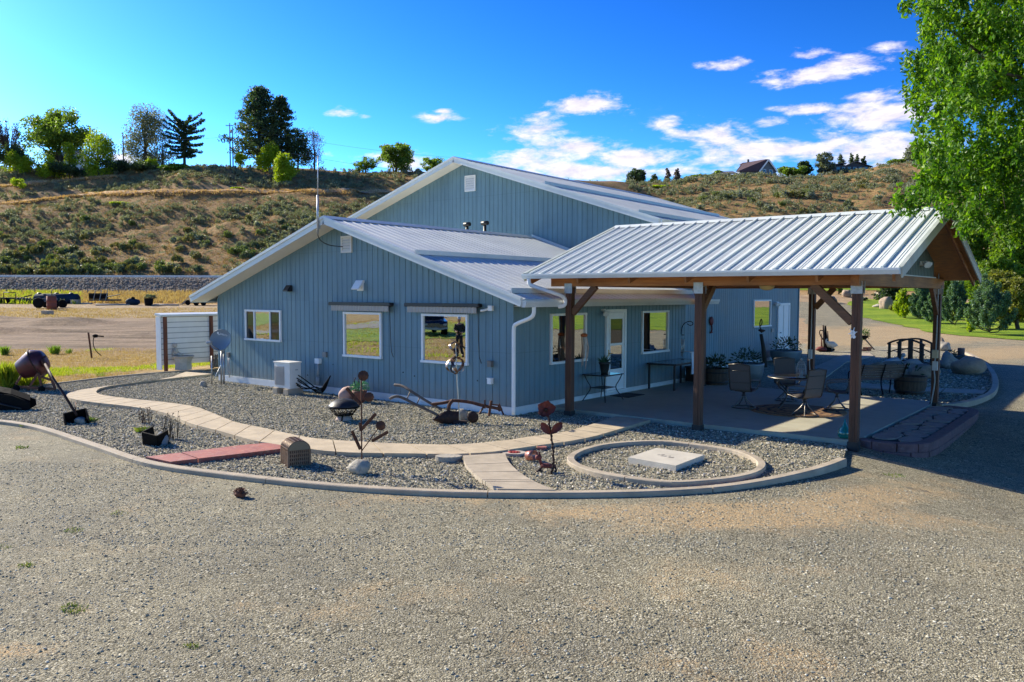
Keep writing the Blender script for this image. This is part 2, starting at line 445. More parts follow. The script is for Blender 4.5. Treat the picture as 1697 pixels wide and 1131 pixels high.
def gravel_mat(name, pal, scale, sand=None, sand_at=(.5, .62), sscale=.35, gap=.35, bmp=.6, blobs=()):
    m, nt, b, _ = new_mat(name)
    co = objco(nt)
    wob = noise(nt, co, scale*.8, 2)
    cc = nd(nt, 'ShaderNodeVectorMath', operation='ADD'); nt.links.new(co, cc.inputs[0])
    sc = nd(nt, 'ShaderNodeVectorMath', operation='SCALE', inp={'Scale': .35/scale}); nt.links.new(wob.outputs['Color'], sc.inputs[0]); nt.links.new(sc.outputs[0], cc.inputs[1])
    v = nd(nt, 'ShaderNodeTexVoronoi', inp={'Scale': scale}); nt.links.new(cc.outputs[0], v.inputs['Vector'])
    v2 = nd(nt, 'ShaderNodeTexVoronoi', inp={'Scale': scale*2.3}); nt.links.new(cc.outputs[0], v2.inputs['Vector'])
    sp = nd(nt, 'ShaderNodeSeparateColor'); nt.links.new(v.outputs['Color'], sp.inputs[0])
    sp2 = nd(nt, 'ShaderNodeSeparateColor'); nt.links.new(v2.outputs['Color'], sp2.inputs[0])
    c1 = ramp(nt, pal, sp.outputs[0]).outputs[0]; c2 = ramp(nt, pal, sp2.outputs[1]).outputs[0]
    sel = ramp(nt, [(.45, (0, 0, 0)), (.55, (1, 1, 1))], noise(nt, co, 3., 4).outputs[0]).outputs[0]
    c = mixc(nt, sel, c1, c2)
    g = ramp(nt, [(.0, (1, 1, 1)), (gap, (1, 1, 1)), (.75, (.62, .6, .57))], v.outputs['Distance']).outputs[0]
    c = mixc(nt, 1., c, g, 'MULTIPLY')
    lum = ramp(nt, [(.3, (.72, .72, .74)), (.7, (1.12, 1.1, 1.06))], noise(nt, co, .5, 6, .65).outputs[0]).outputs[0]
    c = mixc(nt, 1., c, lum, 'MULTIPLY')
    c = mixc(nt, 1., c, ramp(nt, [(.3, (.72, .71, .7)), (.55, (1., 1., 1.)), (.75, (1.18, 1.17, 1.15))], noise(nt, co, 7., 7, .75).outputs[0]).outputs[0], 'MULTIPLY')
    if sand:
        st = nd(nt, 'ShaderNodeMapping'); st.inputs['Scale'].default_value = (1, 1, 1); nt.links.new(co, st.inputs[0])
        n = noise(nt, st.outputs[0], sscale, 8, .68)
        val = n.outputs[0]
        if blobs:
            # worn sandy places in the drive, where wheels have scattered the stone
            sx_ = nd(nt, 'ShaderNodeSeparateXYZ'); nt.links.new(co, sx_.inputs[0]); tot = None
            for cx_, cy_, ra, rb, an, k_ in blobs:
                dx_ = mathn(nt, 'SUBTRACT', sx_.outputs[0], cx_); dy_ = mathn(nt, 'SUBTRACT', sx_.outputs[1], cy_); ca, sa = math.cos(an), math.sin(an)
                e1_ = mathn(nt, 'MULTIPLY', mathn(nt, 'ADD', mathn(nt, 'MULTIPLY', dx_, ca), mathn(nt, 'MULTIPLY', dy_, sa)), 1/ra); e2_ = mathn(nt, 'MULTIPLY', mathn(nt, 'SUBTRACT', mathn(nt, 'MULTIPLY', dy_, ca), mathn(nt, 'MULTIPLY', dx_, sa)), 1/rb)
                gg = mathn(nt, 'MULTIPLY', mathn(nt, 'EXPONENT', mathn(nt, 'MULTIPLY', mathn(nt, 'ADD', mathn(nt, 'MULTIPLY', e1_, e1_), mathn(nt, 'MULTIPLY', e2_, e2_)), -1.)), k_)
                tot = gg if tot is None else mathn(nt, 'ADD', tot, gg)
            val = mathn(nt, 'ADD', mathn(nt, 'ADD', mathn(nt, 'MULTIPLY', val, .42), mathn(nt, 'ADD', mathn(nt, 'MULTIPLY', noise(nt, co, 1.7, 8, .7).outputs[0], .28), mathn(nt, 'MULTIPLY', noise(nt, co, 9., 6, .75).outputs[0], .2))), tot)
        f = ramp(nt, [(sand_at[0], (0, 0, 0)), (sand_at[1], (.9, .9, .9))], val).outputs[0]
        spk = ramp(nt, [(.35, (0, 0, 0)), (.75, (1, 1, 1))], sp.outputs[1]).outputs[0]
        f2 = mixc(nt, .8, f, mixc(nt, 1., f, spk, 'MULTIPLY'))
        c = mixc(nt, f2, c, sand)
    nt.links.new(c, b.inputs['Base Color']); b.inputs['Roughness'].default_value = .9; b.inputs['Specular IOR Level'].default_value = .2
    h1 = mathn(nt, 'SUBTRACT', 1., v.outputs['Distance']); h2 = mathn(nt, 'SUBTRACT', 1., v2.outputs['Distance'])
    h = mathn(nt, 'ADD', h1, mathn(nt, 'MULTIPLY', h2, .5))
    bump(nt, h, bmp, .6/scale, b)
    return m
PAL_D = [(0, (.085, .078, .053)), (.3, (.228, .209, .14)), (.6, (.345, .314, .212)), (.85, (.47, .428, .30)), (1, (.71, .665, .51))]
PAL_B = [(0, (.14, .135, .10)), (.25, (.26, .26, .195)), (.5, (.37, .35, .255)), (.75, (.50, .44, .305)), (1, (.70, .64, .5))]
def _blob(u, v, ra, rb, an, k): q = GZ(u, v, -.1); return (float(q[0]), float(q[1]), ra, rb, an-YAW, k)
BLOBS = [_blob(1040, 848, 1.4, .35, .0, .16), _blob(1250, 856, 1.7, .45, .25, .3), _blob(1430, 815, 1.5, .45, .5, .28), _blob(1560, 850, 1.2, .5, .2, .1), _blob(700, 828, 1.3, .25, -.05, .12), _blob(520, 838, 1., .3, -.1, .08), _blob(40, 1080, .5, .2, .2, .2), _blob(330, 1015, 1.5, .25, .1, .06), _blob(1250, 960, 3., .5, .1, .05), _blob(1000, 1100, 1.2, .25, 0, .05), _blob(1560, 590, 8., 2.6, .5, .34), _blob(1450, 560, 14., 6., .6, .42)]
GM_DRIVE = gravel_mat('driveway_gravel', PAL_D, 54., (.50, .34, .17), (.49, .63), .42, bmp=.8, blobs=BLOBS)
GM_BED = gravel_mat('pebble_bed', PAL_B, 24., (.30, .22, .13), (.6, .74), .6)
DRIVE = [(-11.2, -7.6), (-12.2, -9.6), (-8, -14), (-4, -26), (-1, -42), (38, -42), (40, 24), (27, 37.5), (14, 42.5), (3.5, 46.2), (0.5, 49.5), (-4.5, 61.5), (-11, 73), (-17, 83), (-22, 80), (-10, 50), (-3.5, 30), (-1.2, 22.6), (-1.5, 10), (-1., 1.), (-11, -1.5)]
sheet('driveway', DRIVE, GM_DRIVE, lambda x, y: T(x, y)+.014, .9, jitter=.7)

# ------------------------------------------------------------------ lawn, roads
def lawn_mat(name='lawn_grass'):
    m, nt, b, _ = new_mat(name); co = objco(nt)
    n = noise(nt, co, .25, 6, .65); n2 = noise(nt, co, 9., 5, .7)
    c = ramp(nt, [(.3, (.08, .17, .012)), (.5, (.21, .31, .018)), (.65, (.31, .38, .03)), (.8, (.34, .31, .08))], n.outputs[0]).outputs[0]
    c = mixc(nt, 1., c, ramp(nt, [(.25, (.55, .55, .5)), (.75, (1.3, 1.3, 1.2))], n2.outputs[0]).outputs[0], 'MULTIPLY')
    nt.links.new(c, b.inputs['Base Color']); b.inputs['Roughness'].default_value = .8; b.inputs['Specular IOR Level'].default_value = .2
    bump(nt, n2.outputs[0], 1., .12, b); return m
LAWN = lawn_mat()
def GT_(u, v):
    dd_ = np.linspace(25, 125, 800); vv = 488.8-(terrain_sd((u-848.5)/FPX*dd_, dd_)-2.627)/dd_*FPX; d = dd_[np.argmin(np.abs(vv-v))]; q = SD((u-848.5)/FPX*d, d); return (float(q[0]), float(q[1]))
NEAR = [GT_(*q) for q in ((1404, 499), (1412, 512), (1432, 525), (1470, 534), (1540, 549), (1600, 556), (1697, 563))]
sheet('lawn', NEAR+[(14, 42.5), (27, 38), (42, 26), (70, 26), (70, 90), (28, 100), (-4, 92), (-16, 90)], LAWN, lambda x, y: T(x, y)+.045, 1.6, jitter=.8)
sheet('lawn', [SD(s, d) for s, d in ((26, 117), (75, 112), (75, 150), (30, 142))], LAWN, lambda x, y: T(x, y)+.05, 3.)
# green strips far to the left of the yard (seen mirrored in the big windows)
sheet('lawn', [(-27, -12), (-20, -30), (-34, -52), (-46, -40), (-38, -22)], LAWN, lambda x, y: T(x, y)+.03, 2., jitter=1.5)
sheet('lawn', [(-44, -20), (-55, -33), (-78, -60), (-90, -45), (-60, -20)], LAWN, lambda x, y: T(x, y)+.03, 3., jitter=1.5)
ASPH = M('asphalt', (.13, .13, .14), .85, var=.2, vs=1.5, bmp=.4, bs_=60)
def road_strip(name, pts, w, m, lift=.03):
    P = [np.array(p) for p in pts]; V = []; F = []
    for i, p in enumerate(P):
        a = P[max(0, i-1)]; b = P[min(len(P)-1, i+1)]; t = (b-a)/np.linalg.norm(b-a); n = np.array([-t[1], t[0]])
        for k in (-.5, -.17, .17, .5):
            q = p+n*w*k; V.append((q[0], q[1], 0))
    for i in range(len(P)-1):
        for k in range(3): F.append((i*4+k, (i+1)*4+k, (i+1)*4+k+1, i*4+k+1))
    V = np.array(V); V[:, 2] = T(V[:, 0], V[:, 1])+lift
    o = np_mesh(name, V, np.array(F)[:, ::-1], m, None, True); o['kind'] = 'structure'
    return o
ss = np.linspace(-160, 130, 120)
def road_d(s):
    d = 120.
    for _ in range(30): d = 135-29*float(sst(.16, .34, s/d))
    return d
road_strip('road', [SD(s, road_d(s)) for s in ss], 7., ASPH, .05)
road_strip('road', [(-36, -2), (-40, -30), (-58, -58)], 4., M('dusty_track', (.2, .19, .18), .9), .05)

TR_U, TR_D = [], []
# dry contour tracks along the left slope
for yy in ((-10, 346), (80, 335.5), (150, 328), (250, 325), (350, 323.5), (500, 322.5), (680, 322.5)),((-10, 316), (80, 309), (150, 302), (200, 298)):
    pts = []
    for u, v in resample(np.array(yy, float), 90):
        dd_ = np.linspace(150, 236, 500); vv = 488.8-(terrain_sd((u-848.5)/FPX*dd_, dd_)-2.627)/dd_*FPX; vv = np.convolve(np.pad(vv, 12, mode='edge'), np.ones(25)/25, 'valid'); d = dd_[np.argmin(np.abs(vv-v))]; pts.append(SD((u-848.5)/FPX*d, d)); TR_U.append(u); TR_D.append(d)
    P_ = np.array(pts); P_ = np.stack([np.convolve(np.pad(P_[:, i], 3, mode='edge'), np.ones(7)/7, 'valid') for i in (0, 1)], -1)
    road_strip('path', P_, 1.5, M('dry_track', (.52, .33, .18), .95, var=.3, vs=.6, bmp=.6, bs_=3), .55)
# ------------------------------------------------------------------ beds, kerbs, paths, patio
CONC = M('concrete', (.46, .375, .26), .85, var=.16, vs=3., bmp=.3, bs_=70, dirt=.5, spec=.25)
CONC2 = M('grey_concrete', (.40, .335, .25), .85, var=.18, vs=3., bmp=.35, bs_=60, dirt=.5, spec=.25)
PATIO = M('patio_concrete', (.40, .375, .285), .75, var=.12, vs=1.2, bmp=.2, bs_=60, col2=(.36, .32, .24), c2=(.5, .7), spec=.3)
ZB = -.08     # pebble level in the beds
KERB_PX = [(-260, 668), (-120, 684), (0, 697), (54, 704.5), (94, 716), (132, 729), (165, 739.5), (212, 756), (248, 766.6), (302, 776), (400, 788), (520, 801), (640, 810), (770, 815.5), (900, 816.5), (1050, 815), (1170, 809), (1250, 799), (1330, 782), (1372, 770), (1396, 760)]
KERB = [GZ(u, v, -.03)[:2] for u, v in KERB_PX]
EDGE_PX = [(335, 613.5), (278, 616.5), (190, 624), (99, 635), (60, 639), (0, 648), (-90, 656), (-260, 668)]
EDGE = [GZ(u, v, -.05)[:2] for u, v in EDGE_PX]
def ribbon(mb, line, w, ztop, zbot, cuts=(), closed=False, bev=.012):
    P = np.array(line)[:, :2]; n = len(P); k0 = 0
    segs = []
    if closed: P = np.vstack([P, P[:1]])
    L = np.r_[0, np.cumsum(np.linalg.norm(np.diff(P, axis=0), axis=1))]
    cu = [0]+list(cuts)+[L[-1]]
    for a, b in zip(cu[:-1], cu[1:]):
        t = np.r_[a+.006, L[(L > a+.02) & (L < b-.02)], b-.006]
        q = np.array([np.interp(t, L, P[:, i]) for i in (0, 1)]).T
        V = []
        for i in range(len(q)):
            d = q[min(i+1, len(q)-1)]-q[max(i-1, 0)]; d /= np.linalg.norm(d); nn = np.array([-d[1], d[0]])
            for o, z in ((-w/2, zbot), (-w/2, ztop-bev), (-w/2+bev, ztop), (w/2-bev, ztop), (w/2, ztop-bev), (w/2, zbot)):
                e = q[i]+nn*o; V.append((e[0], e[1], z))
        F = [(i*6+k+6, i*6+k+7, i*6+k+1, i*6+k) for i in range(len(q)-1) for k in range(5)]
        F += [tuple(range(6)), tuple(range((len(q)-1)*6, len(q)*6))[::-1]]
        mb.add(V, F)
    return mb
kl = resample(smoothline(KERB, 2), 120)
struct('kerb', ribbon(MB(), kl, .15, -.02, -.30, [2.4, 6.1, 9.3, 12.2, 15.1, 18.4, 21.5]), CONC2)
ed = resample(smoothline(EDGE, 2), 50)
struct('kerb', ribbon(MB(), ed, .09, -.03, -.25, [3., 6., 9.]), CONC2)
OVAL_PX = [(943, 758), (951, 770), (984, 782), (1031, 791), (1109, 801), (1159, 798), (1212, 793), (1254, 783), (1266, 769.7), (1248, 756), (1216, 746), (1152, 737), (1095, 731), (1012, 735), (965, 745.5)]
oval = smoothline([GZ(u, v, -.02)[:2] for u, v in OVAL_PX], 2, True)
struct('kerb', ribbon(MB(), oval, .13, .0, -.2, [1.5, 4., 6.4], True), CONC2)
bed = [tuple(p) for p in kl]+[(6.9, .95), (3.5, 1.05), (.7, 1.2), (.05, 1.3), (0, -.02), (-11.7, -.02), (-12.4, .6), (-14, 1.4)]+[tuple(p) for p in ed]
sheet('pebble_bed', bed, GM_BED, lambda x, y: ZB+0*x, .45)
# garden bed behind the patio, ringed by its own kerb
BK_PX = [(1556, 672), (1575, 671.5), (1602, 667), (1624, 661), (1645, 651), (1651, 636), (1647, 620), (1637, 606), (1622, 595), (1598, 583), (1568, 579.5), (1530, 577), (1470, 573)]
bk = resample(smoothline([GZ(u, v, .0)[:2] for u, v in BK_PX], 2), 60)
struct('kerb', ribbon(MB(), bk, .16, .03, -.3, [3., 7., 12., 17.]), CONC2)
bed2 = [tuple(p) for p in bk]+[(-6, 40), (-6, 30), (-1.3, 22.1), (-1.26, 8.4), (0., 8.3), (7., 8.1)]
sheet('pebble_bed', bed2, GM_BED, lambda x, y: T(x, y)*0-.07+np.clip((y-20)*.002, 0, .05), .6)
# concrete walk: cast in sections
UP_PX = [(334, 621), (279, 628.5), (212.5, 636.7), (170, 643), (157.5, 650), (164, 655.5), (200.7, 661), (278.6, 668.6), (326, 675.7), (354, 687), (387, 701), (400, 704), (453, 714.8), (497, 725), (530, 730), (618, 735.5), (689, 738.5), (760, 739.7), (840, 732), (880, 725.5), (930, 720), (984, 704.5), (1020, 692)]
LO_PX = [(334, 623.5), (307, 626), (236, 633.5), (150, 645), (118, 650.5), (109, 656.5), (113, 661.5), (142, 667.4), (200.7, 673.5), (248, 680), (283, 688.7), (314, 704), (342, 711), (368, 717.5), (400, 727), (430, 735), (513, 746.6), (556, 752), (600, 753), (660, 754), (682, 754), (767, 755.7), (830, 750), (862, 744.6), (970, 730), (1032, 711.6), (1079, 697.5)]
def survey(px, z): return np.array([GZ(u, v, z)[:2] for u, v in px])
up = survey([(345, 613.5), (308, 617.5)]+UP_PX[1:], -.03); up = resample(smoothline(up[1:], 1), 160); lo = resample(smoothline(survey([(352, 621)]+LO_PX[1:], -.03), 1), 160)
# match the two edges by nearest progress
def pair(up, lo):
    out = []; j = 0
    for i in range(len(up)):
        k = min(range(max(0, j-1), min(len(lo), j+14)), key=lambda q: np.linalg.norm(lo[q]-up[i])+.02*abs(q-i))
        j = max(j, k); out.append(lo[j])
    return np.array(out)
def slabs(mb, A, B, cuts, zt, zb, gap=.013):
    n = len(A)
    L = np.r_[0, np.cumsum(np.linalg.norm(np.diff((A+B)/2, axis=0), axis=1))]
    cu = [0]+[c for c in cuts if c < L[-1]-.2]+[L[-1]]
    for a, b in zip(cu[:-1], cu[1:]):
        t = np.r_[a+gap, L[(L > a+.03) & (L < b-.03)], b-gap]
        p = np.array([np.interp(t, L, A[:, i]) for i in (0, 1)]).T; q = np.array([np.interp(t, L, B[:, i]) for i in (0, 1)]).T
        V = []
        for i in range(len(p)):
            for e, z in ((p[i], zb), (p[i], zt), (q[i], zt), (q[i], zb)): V.append((e[0], e[1], z))
        F = []
        for i in range(len(p)-1):
            for k in range(3): F.append((i*4+k, i*4+k+1, i*4+k+5, i*4+k+4))
        F += [(3, 2, 1, 0), tuple((len(p)-1)*4+k for k in range(4))]
        mb.add(V, F)
    return mb
lo2 = resample(pair(up, lo), 160)
cut = list(np.cumsum([1.1, .95, 1.0, .8, .7, .45, .4, .5, .38, .42, .4, .5, .45, .55, .6, .5, .62, .6, .7, .6, .65, .75, .8, .9, .9, .85, .8, .7, .7, .7, .6, .6, .55, .6, .5, .5, .45, .5, .5]))
struct('path', slabs(MB(), up, lo2, cut, -.005, -.2), CONC)
b1 = survey([(767, 757.2), (770.6, 771.6), (786.5, 788), (803, 800), (825, 813)], -.03); b2 = survey([(837, 753), (842, 767.5), (861.4, 786.4), (889.7, 803), (921, 815)], -.03)
struct('path', slabs(MB(), resample(smoothline(b1, 2), 40), resample(smoothline(b2, 2), 40), [.75, 1.35, 1.9, 2.02], -.008, -.2), CONC2)
RED = M('red_painted_concrete', (.31, .082, .058), .7, var=.2, vs=4, col2=(.38, .2, .14), c2=(.52, .7), bmp=.3, bs_=60)
r1 = survey([(240, 760.5), (300, 753), (400, 740.6), (442, 737), (466, 740.5)], -.03); r2 = survey([(281, 768.8), (330, 763), (400, 754.8), (440, 750), (469, 746.2)], -.03)
struct('path', slabs(MB(), resample(r1, 24), resample(r2, 24), [.5, 2.6], .0, -.2), RED)
# patio slab, its walks and stepping slabs
pf = [(0.0, 1.35), (.68, 1.28), (2.4, 1.2), (4.0, 1.17), (6.98, 1.14)]
mb = MB().prism([(x, y, 0.) for x, y in pf]+[(7.0, 8.15, 0.), (0.0, 8.35, 0.)], (0, 0, -.25))
struct('patio', mb, PATIO)
wk = survey([(1292, 642), (1337, 613), (1395, 589), (1440, 584), (1448, 590), (1402, 600), (1368, 625), (1352, 651)], -.02)
struct('path', MB().prism([(x, y, -.02) for x, y in wk], (0, 0, -.15)), CONC2)
mb = MB()
for q in ([(1424, 634.5), (1487, 639), (1487, 647), (1424, 643)], [(1489, 639.2), (1566, 643.5), (1558, 650), (1489, 647.2)], [(1568, 643.7), (1636, 646.5), (1629, 653), (1560, 650.3)]):
    mb.prism([(x, y, -.03) for x, y in survey(q, -.03)], (0, 0, -.06))
struct('path', mb, CONC2)
# flagstone strip and block wall on the low side of the patio
FLAG = M('flagstone', (.27, .19, .16), .8, var=.3, vs=2., bmp=.4, bs_=30, col2=(.34, .25, .19), c2=(.45, .6))
BLOCK = M('red_block', (.17, .095, .095), .9, var=.28, vs=5., bmp=.6, bs_=40, col2=(.2, .155, .15), c2=(.55, .72))
fo = [(7.05, 1.62), (7.35, 1.52), (7.6, 1.55), (7.82, 1.72), (7.9, 2.0), (7.9, 4.0), (7.88, 7.0), (7.05, 7.3)]
base = struct('terrace_bed', MB().prism([(x, y, -.035) for x, y in fo], (0, 0, -.3)), M('dark_joint_soil', (.05, .045, .04), .95))
# flagstones: irregular pieces from a jittered grid
mb = MB(); rr = random.Random(5); ny, nx = 10, 2
gp = [[(7.06+.42*i+(rr.uniform(-.1, .1) if 0 < i < nx else 0), 1.72+.55*j+(rr.uniform(-.17, .17) if 0 < j < ny else 0)) for i in range(nx+1)] for j in range(ny+1)]
for j in range(ny):
    for i in range(nx):
        q = [gp[j][i], gp[j][i+1], gp[j+1][i+1], gp[j+1][i]]
        if rr.random() < .45:
            m1 = ((q[1][0]+q[2][0])/2+rr.uniform(-.05, .05), (q[1][1]+q[2][1])/2); m0 = ((q[0][0]+q[3][0])/2, (q[0][1]+q[3][1])/2+rr.uniform(-.1, .1)); polys = [[q[0], q[1], m1, m0], [m0, m1, q[2], q[3]]]
        else: polys = [q]
        for p in polys:
            c = np.mean(p, 0); P = [c+(np.array(e)-c)*.93 for e in p]; P = smoothline(P, 1, True); z = rr.uniform(-.012, .004)
            mb.prism([(e[0], e[1], z) for e in P], (0, 0, -.03))
struct('terrace', mb, FLAG)
wall = thing('retaining_wall', 'low two-course wall of reddish concrete blocks curving round the corner of the flagstone strip', 'wall', (7.6, 3.5, -.3))
line = [(6.95, 1.5), (7.25, 1.36), (7.6, 1.36), (7.9, 1.55), (8.05, 1.9), (8.06, 3.5), (8.06, 5.4), (8.05, 7.05), (7.75, 7.45), (7.2, 7.5)]
ln = resample(smoothline(line, 2), 400); LL = np.r_[0, np.cumsum(np.linalg.norm(np.diff(ln, axis=0), axis=1))]
for course, (zt, off) in enumerate(((-.155, .012), (.0, 0.))):
    a = .0 if course else .2
    mb = MB()
    while a < LL[-1]-.25:
        w = rr.uniform(.3, .4); t = np.linspace(a, min(a+w-.008, LL[-1]), 5)
        q = np.array([np.interp(t, LL, ln[:, i]) for i in (0, 1)]).T; V = []
        for i in range(5):
            d = q[min(i+1, 4)]-q[max(i-1, 0)]; d /= np.linalg.norm(d); nn = np.array([d[1], -d[0]])
            for o, z in ((-.13, zt-.15), (-.13, zt), (.07+off, zt), (.08+off, zt-.01), (.08+off, zt-.15)):
                e = q[i]+nn*o; V.append((e[0], e[1], z))
        F = [(i*5+k, i*5+k+1, i*5+k+6, i*5+k+5) for i in range(4) for k in range(4)]+[(4, 3, 2, 1, 0), tuple(20+k for k in range(5))]
        mb.add(V, F); a += w
    mb.build('block_course', BLOCK, wall, (0, 0, 0)).location = (-7.6, -3.5, .3)
# ------------------------------------------------------------------ loose stones (uncountable)
def stones(name, n, polys, zf, size, m, seed, dens=None):
    g = np.random.default_rng(seed); protos = []
    for k in range(10):
        b = MB().ico((0, 0, 0), 1., 1, (1, g.uniform(.6, .9), g.uniform(.4, .65)), .28, k+seed)
        protos.append((np.array(b.v), np.array(b.f)))
    pts = []
    for poly, frac in polys:
        P = np.array([p[:2] for p in poly]); lo, hi = P.min(0), P.max(0); need = int(n*frac); got = np.zeros((0, 2))
        while len(got) < need:
            q = g.uniform(lo, hi, (need*2, 2)); q = q[inside(q, P)]
            if dens is not None: q = q[g.random(len(q)) < dens(q)]
            got = np.vstack([got, q])
        pts.append(got[:need])
    pts = np.vstack(pts); z = zf(pts[:, 0], pts[:, 1])+np.zeros(len(pts))
    V = []; F = []; o = 0
    sizes = size[0]*(g.pareto(3.2, len(pts))+1); sizes = np.minimum(sizes, size[1])
    for k in range(10):
        ids = np.arange(k, len(pts), 10); pv, pf = protos[k]
        a = g.uniform(0, 2*PI, len(ids)); tl = g.normal(0, .3, len(ids)); s = sizes[ids]
        x = pv[None, :, 0]*s[:, None]; y = pv[None, :, 1]*s[:, None]; zz = pv[None, :, 2]*s[:, None]
        y2 = y*np.cos(tl)[:, None]-zz*np.sin(tl)[:, None]; z2 = y*np.sin(tl)[:, None]+zz*np.cos(tl)[:, None]
        X = x*np.cos(a)[:, None]-y2*np.sin(a)[:, None]+pts[ids, 0][:, None]; Y = x*np.sin(a)[:, None]+y2*np.cos(a)[:, None]+pts[ids, 1][:, None]
        Z = z2+(z[ids]+.15*s)[:, None]
        V.append(np.stack([X, Y, Z], -1).reshape(-1, 3)); nv = len(pv)
        F.append((pf[None]+(np.arange(len(ids))*nv)[:, None, None]+o).reshape(-1, 3)); o += nv*len(ids)
    ob = np_mesh(name, np.vstack(V), np.vstack(F), m, None, False)
    ob['kind'] = 'stuff'; return ob
def stone_mat(name, pal):
    m, nt, b, _ = new_mat(name); g = nd(nt, 'ShaderNodeNewGeometry')
    c = ramp(nt, pal, g.outputs['Random Per Island']).outputs[0]
    n = noise(nt, objco(nt), 60., 3); c = mixc(nt, 1., c, ramp(nt, [(.3, (.8, .8, .8)), (.7, (1.12, 1.12, 1.12))], n.outputs[0]).outputs[0], 'MULTIPLY')
    nt.links.new(c, b.inputs['Base Color']); b.inputs['Roughness'].default_value = .8; b.inputs['Specular IOR Level'].default_value = .3
    return m
SM_B = stone_mat('pebbles', [(0, (.10, .098, .072)), (.2, (.20, .205, .155)), (.45, (.30, .287, .205)), (.65, (.40, .345, .225)), (.85, (.51, .45, .33)), (1, (.72, .66, .54))])
SM_D = stone_mat('crushed_gravel', [(0, (.15, .137, .092)), (.3, (.262, .24, .163)), (.6, (.35, .32, .22)), (.85, (.45, .41, .295)), (1, (.67, .625, .485))])
path_poly = np.vstack([up, lo2[::-1]])
def bed_d(q):
    k = ~inside(q, path_poly); return k.astype(float)
tag(stones('pebbles', 110000, [(bed, 1.)], lambda x, y: ZB+.01, (.0098, .030), SM_B, 3, bed_d), None, None)
tag(stones('pebbles', 14000, [([tuple(p) for p in bk[:45]]+[(2, 24), (4, 12), (5, 8.3)], 1.)], lambda x, y: -.06, (.018, .05), SM_B, 4), None, None)
fr = [SD(s, d) for s, d in ((-4.6, 4.6), (4.6, 4.6), (6.6, 9), (-6.4, 9))]; fr2 = [SD(s, d) for s, d in ((-6.2, 8.6), (6.2, 8.6), (7.6, 11.6), (-9, 13))]
klp = [tuple(p) for p in kl]+[(7, 1), (0, 4), (-11, 2), (-14, -2)]
def drv_d(q): return (~inside(q, np.array(klp))).astype(float)*(.35+.65*(np.array([mnoise.noise(Vector((a*.5, b*.5, 0.))) for a, b in q]) > -.1))
stones('gravel', 80000, [(fr, .55), (fr2, .45)], lambda x, y: T(x, y)+.012, (.0058, .018), SM_D, 5, drv_d)
# ------------------------------------------------------------------ the two joined metal buildings
ROOFM = M('pale_metal_roof', (.61, .635, .605), .5, metal=.1, var=.05, vs=.8, dirt=.22)
TRIM = M('white_trim_metal', (.62, .66, .64), .42, var=.06, vs=1.5, dirt=.25)
SOFFIT = M('white_soffit', (.72, .70, .64), .6, var=.05, vs=2.)
WHITE = M('white_paint', (.80, .80, .78), .45, var=.05, vs=3., dirt=.12)
BASEW = M('white_base_board', (.66, .67, .66), .6, var=.08, vs=2.5, dirt=.4)
BLACK = M('black_plastic', (.012, .012, .013), .45, var=.3)
DARKM = M('dark_metal', (.03, .03, .032), .45, metal=.4, var=.3)
GREYP = M('grey_plastic', (.32, .33, .33), .5, var=.1)
def siding_mat():
    m = M('blue_grey_siding', (.140, .243, .292), .5, var=.07, vs=1.2, spec=.35, bmp=.12, bs_=8, dirt=.2); nt = m.node_tree; b = [n for n in nt.nodes if n.type == 'BSDF_PRINCIPLED'][0]
    src = b.inputs['Base Color'].links[0].from_socket; co = objco(nt); sp = nd(nt, 'ShaderNodeSeparateXYZ'); nt.links.new(co, sp.inputs[0])
    pid = mathn(nt, 'FLOOR', mathn(nt, 'MULTIPLY', mathn(nt, 'ADD', sp.outputs[0], sp.outputs[1]), 1/1.2)); row = mathn(nt, 'FLOOR', mathn(nt, 'MULTIPLY', sp.outputs[2], 1/2.44)); cb = nd(nt, 'ShaderNodeCombineXYZ'); nt.links.new(pid, cb.inputs[0]); nt.links.new(row, cb.inputs[1])
    wn = nd(nt, 'ShaderNodeTexWhiteNoise', noise_dimensions='3D'); nt.links.new(cb.outputs[0], wn.inputs[0]); c = mixc(nt, 1., src, ramp(nt, [(0, (.92, .93, .94)), (1, (1.07, 1.06, 1.05))], wn.outputs[0]).outputs[0], 'MULTIPLY')
    lap = mathn(nt, 'LESS_THAN', mathn(nt, 'ABSOLUTE', mathn(nt, 'SUBTRACT', mathn(nt, 'FRACT', mathn(nt, 'MULTIPLY', mathn(nt, 'SUBTRACT', sp.outputs[2], .1), 1/2.44)), .5)), .0035); c = mixc(nt, mathn(nt, 'MULTIPLY', lap, .22), c, (.05, .09, .11))
    st = noise(nt, objco(nt, (9., 9., .5)), 1., 5, .6); c = mixc(nt, 1., c, ramp(nt, [(.35, (.88, .88, .87)), (.6, (1.03, 1.03, 1.03))], st.outputs[0]).outputs[0], 'MULTIPLY')
    sl_ = nd(nt, 'ShaderNodeMapRange', interpolation_type='SMOOTHSTEP', inp={'From Min': .1, 'From Max': .65, 'To Min': .5, 'To Max': 0.}); nt.links.new(mathn(nt, 'ADD', sp.outputs[2], mathn(nt, 'MULTIPLY', mathn(nt, 'SUBTRACT', noise(nt, co, 5., 5).outputs[0], .5), .5)), sl_.inputs[0]); c = mixc(nt, sl_.outputs[0], c, (.25, .235, .20))
    nt.links.new(c, b.inputs['Base Color']); return m
SIDING = siding_mat()
def glass_mat():
    m, nt, b, _ = new_mat('reflective_glass')
    b.inputs['Base Color'].default_value = (.54, .56, .54, 1); b.inputs['Metallic'].default_value = 1.; b.inputs['Roughness'].default_value = .012
    n = noise(nt, objco(nt), 1.3, 2); bump(nt, n.outputs[0], .03, .05, b)
    return m
GLASS = glass_mat()
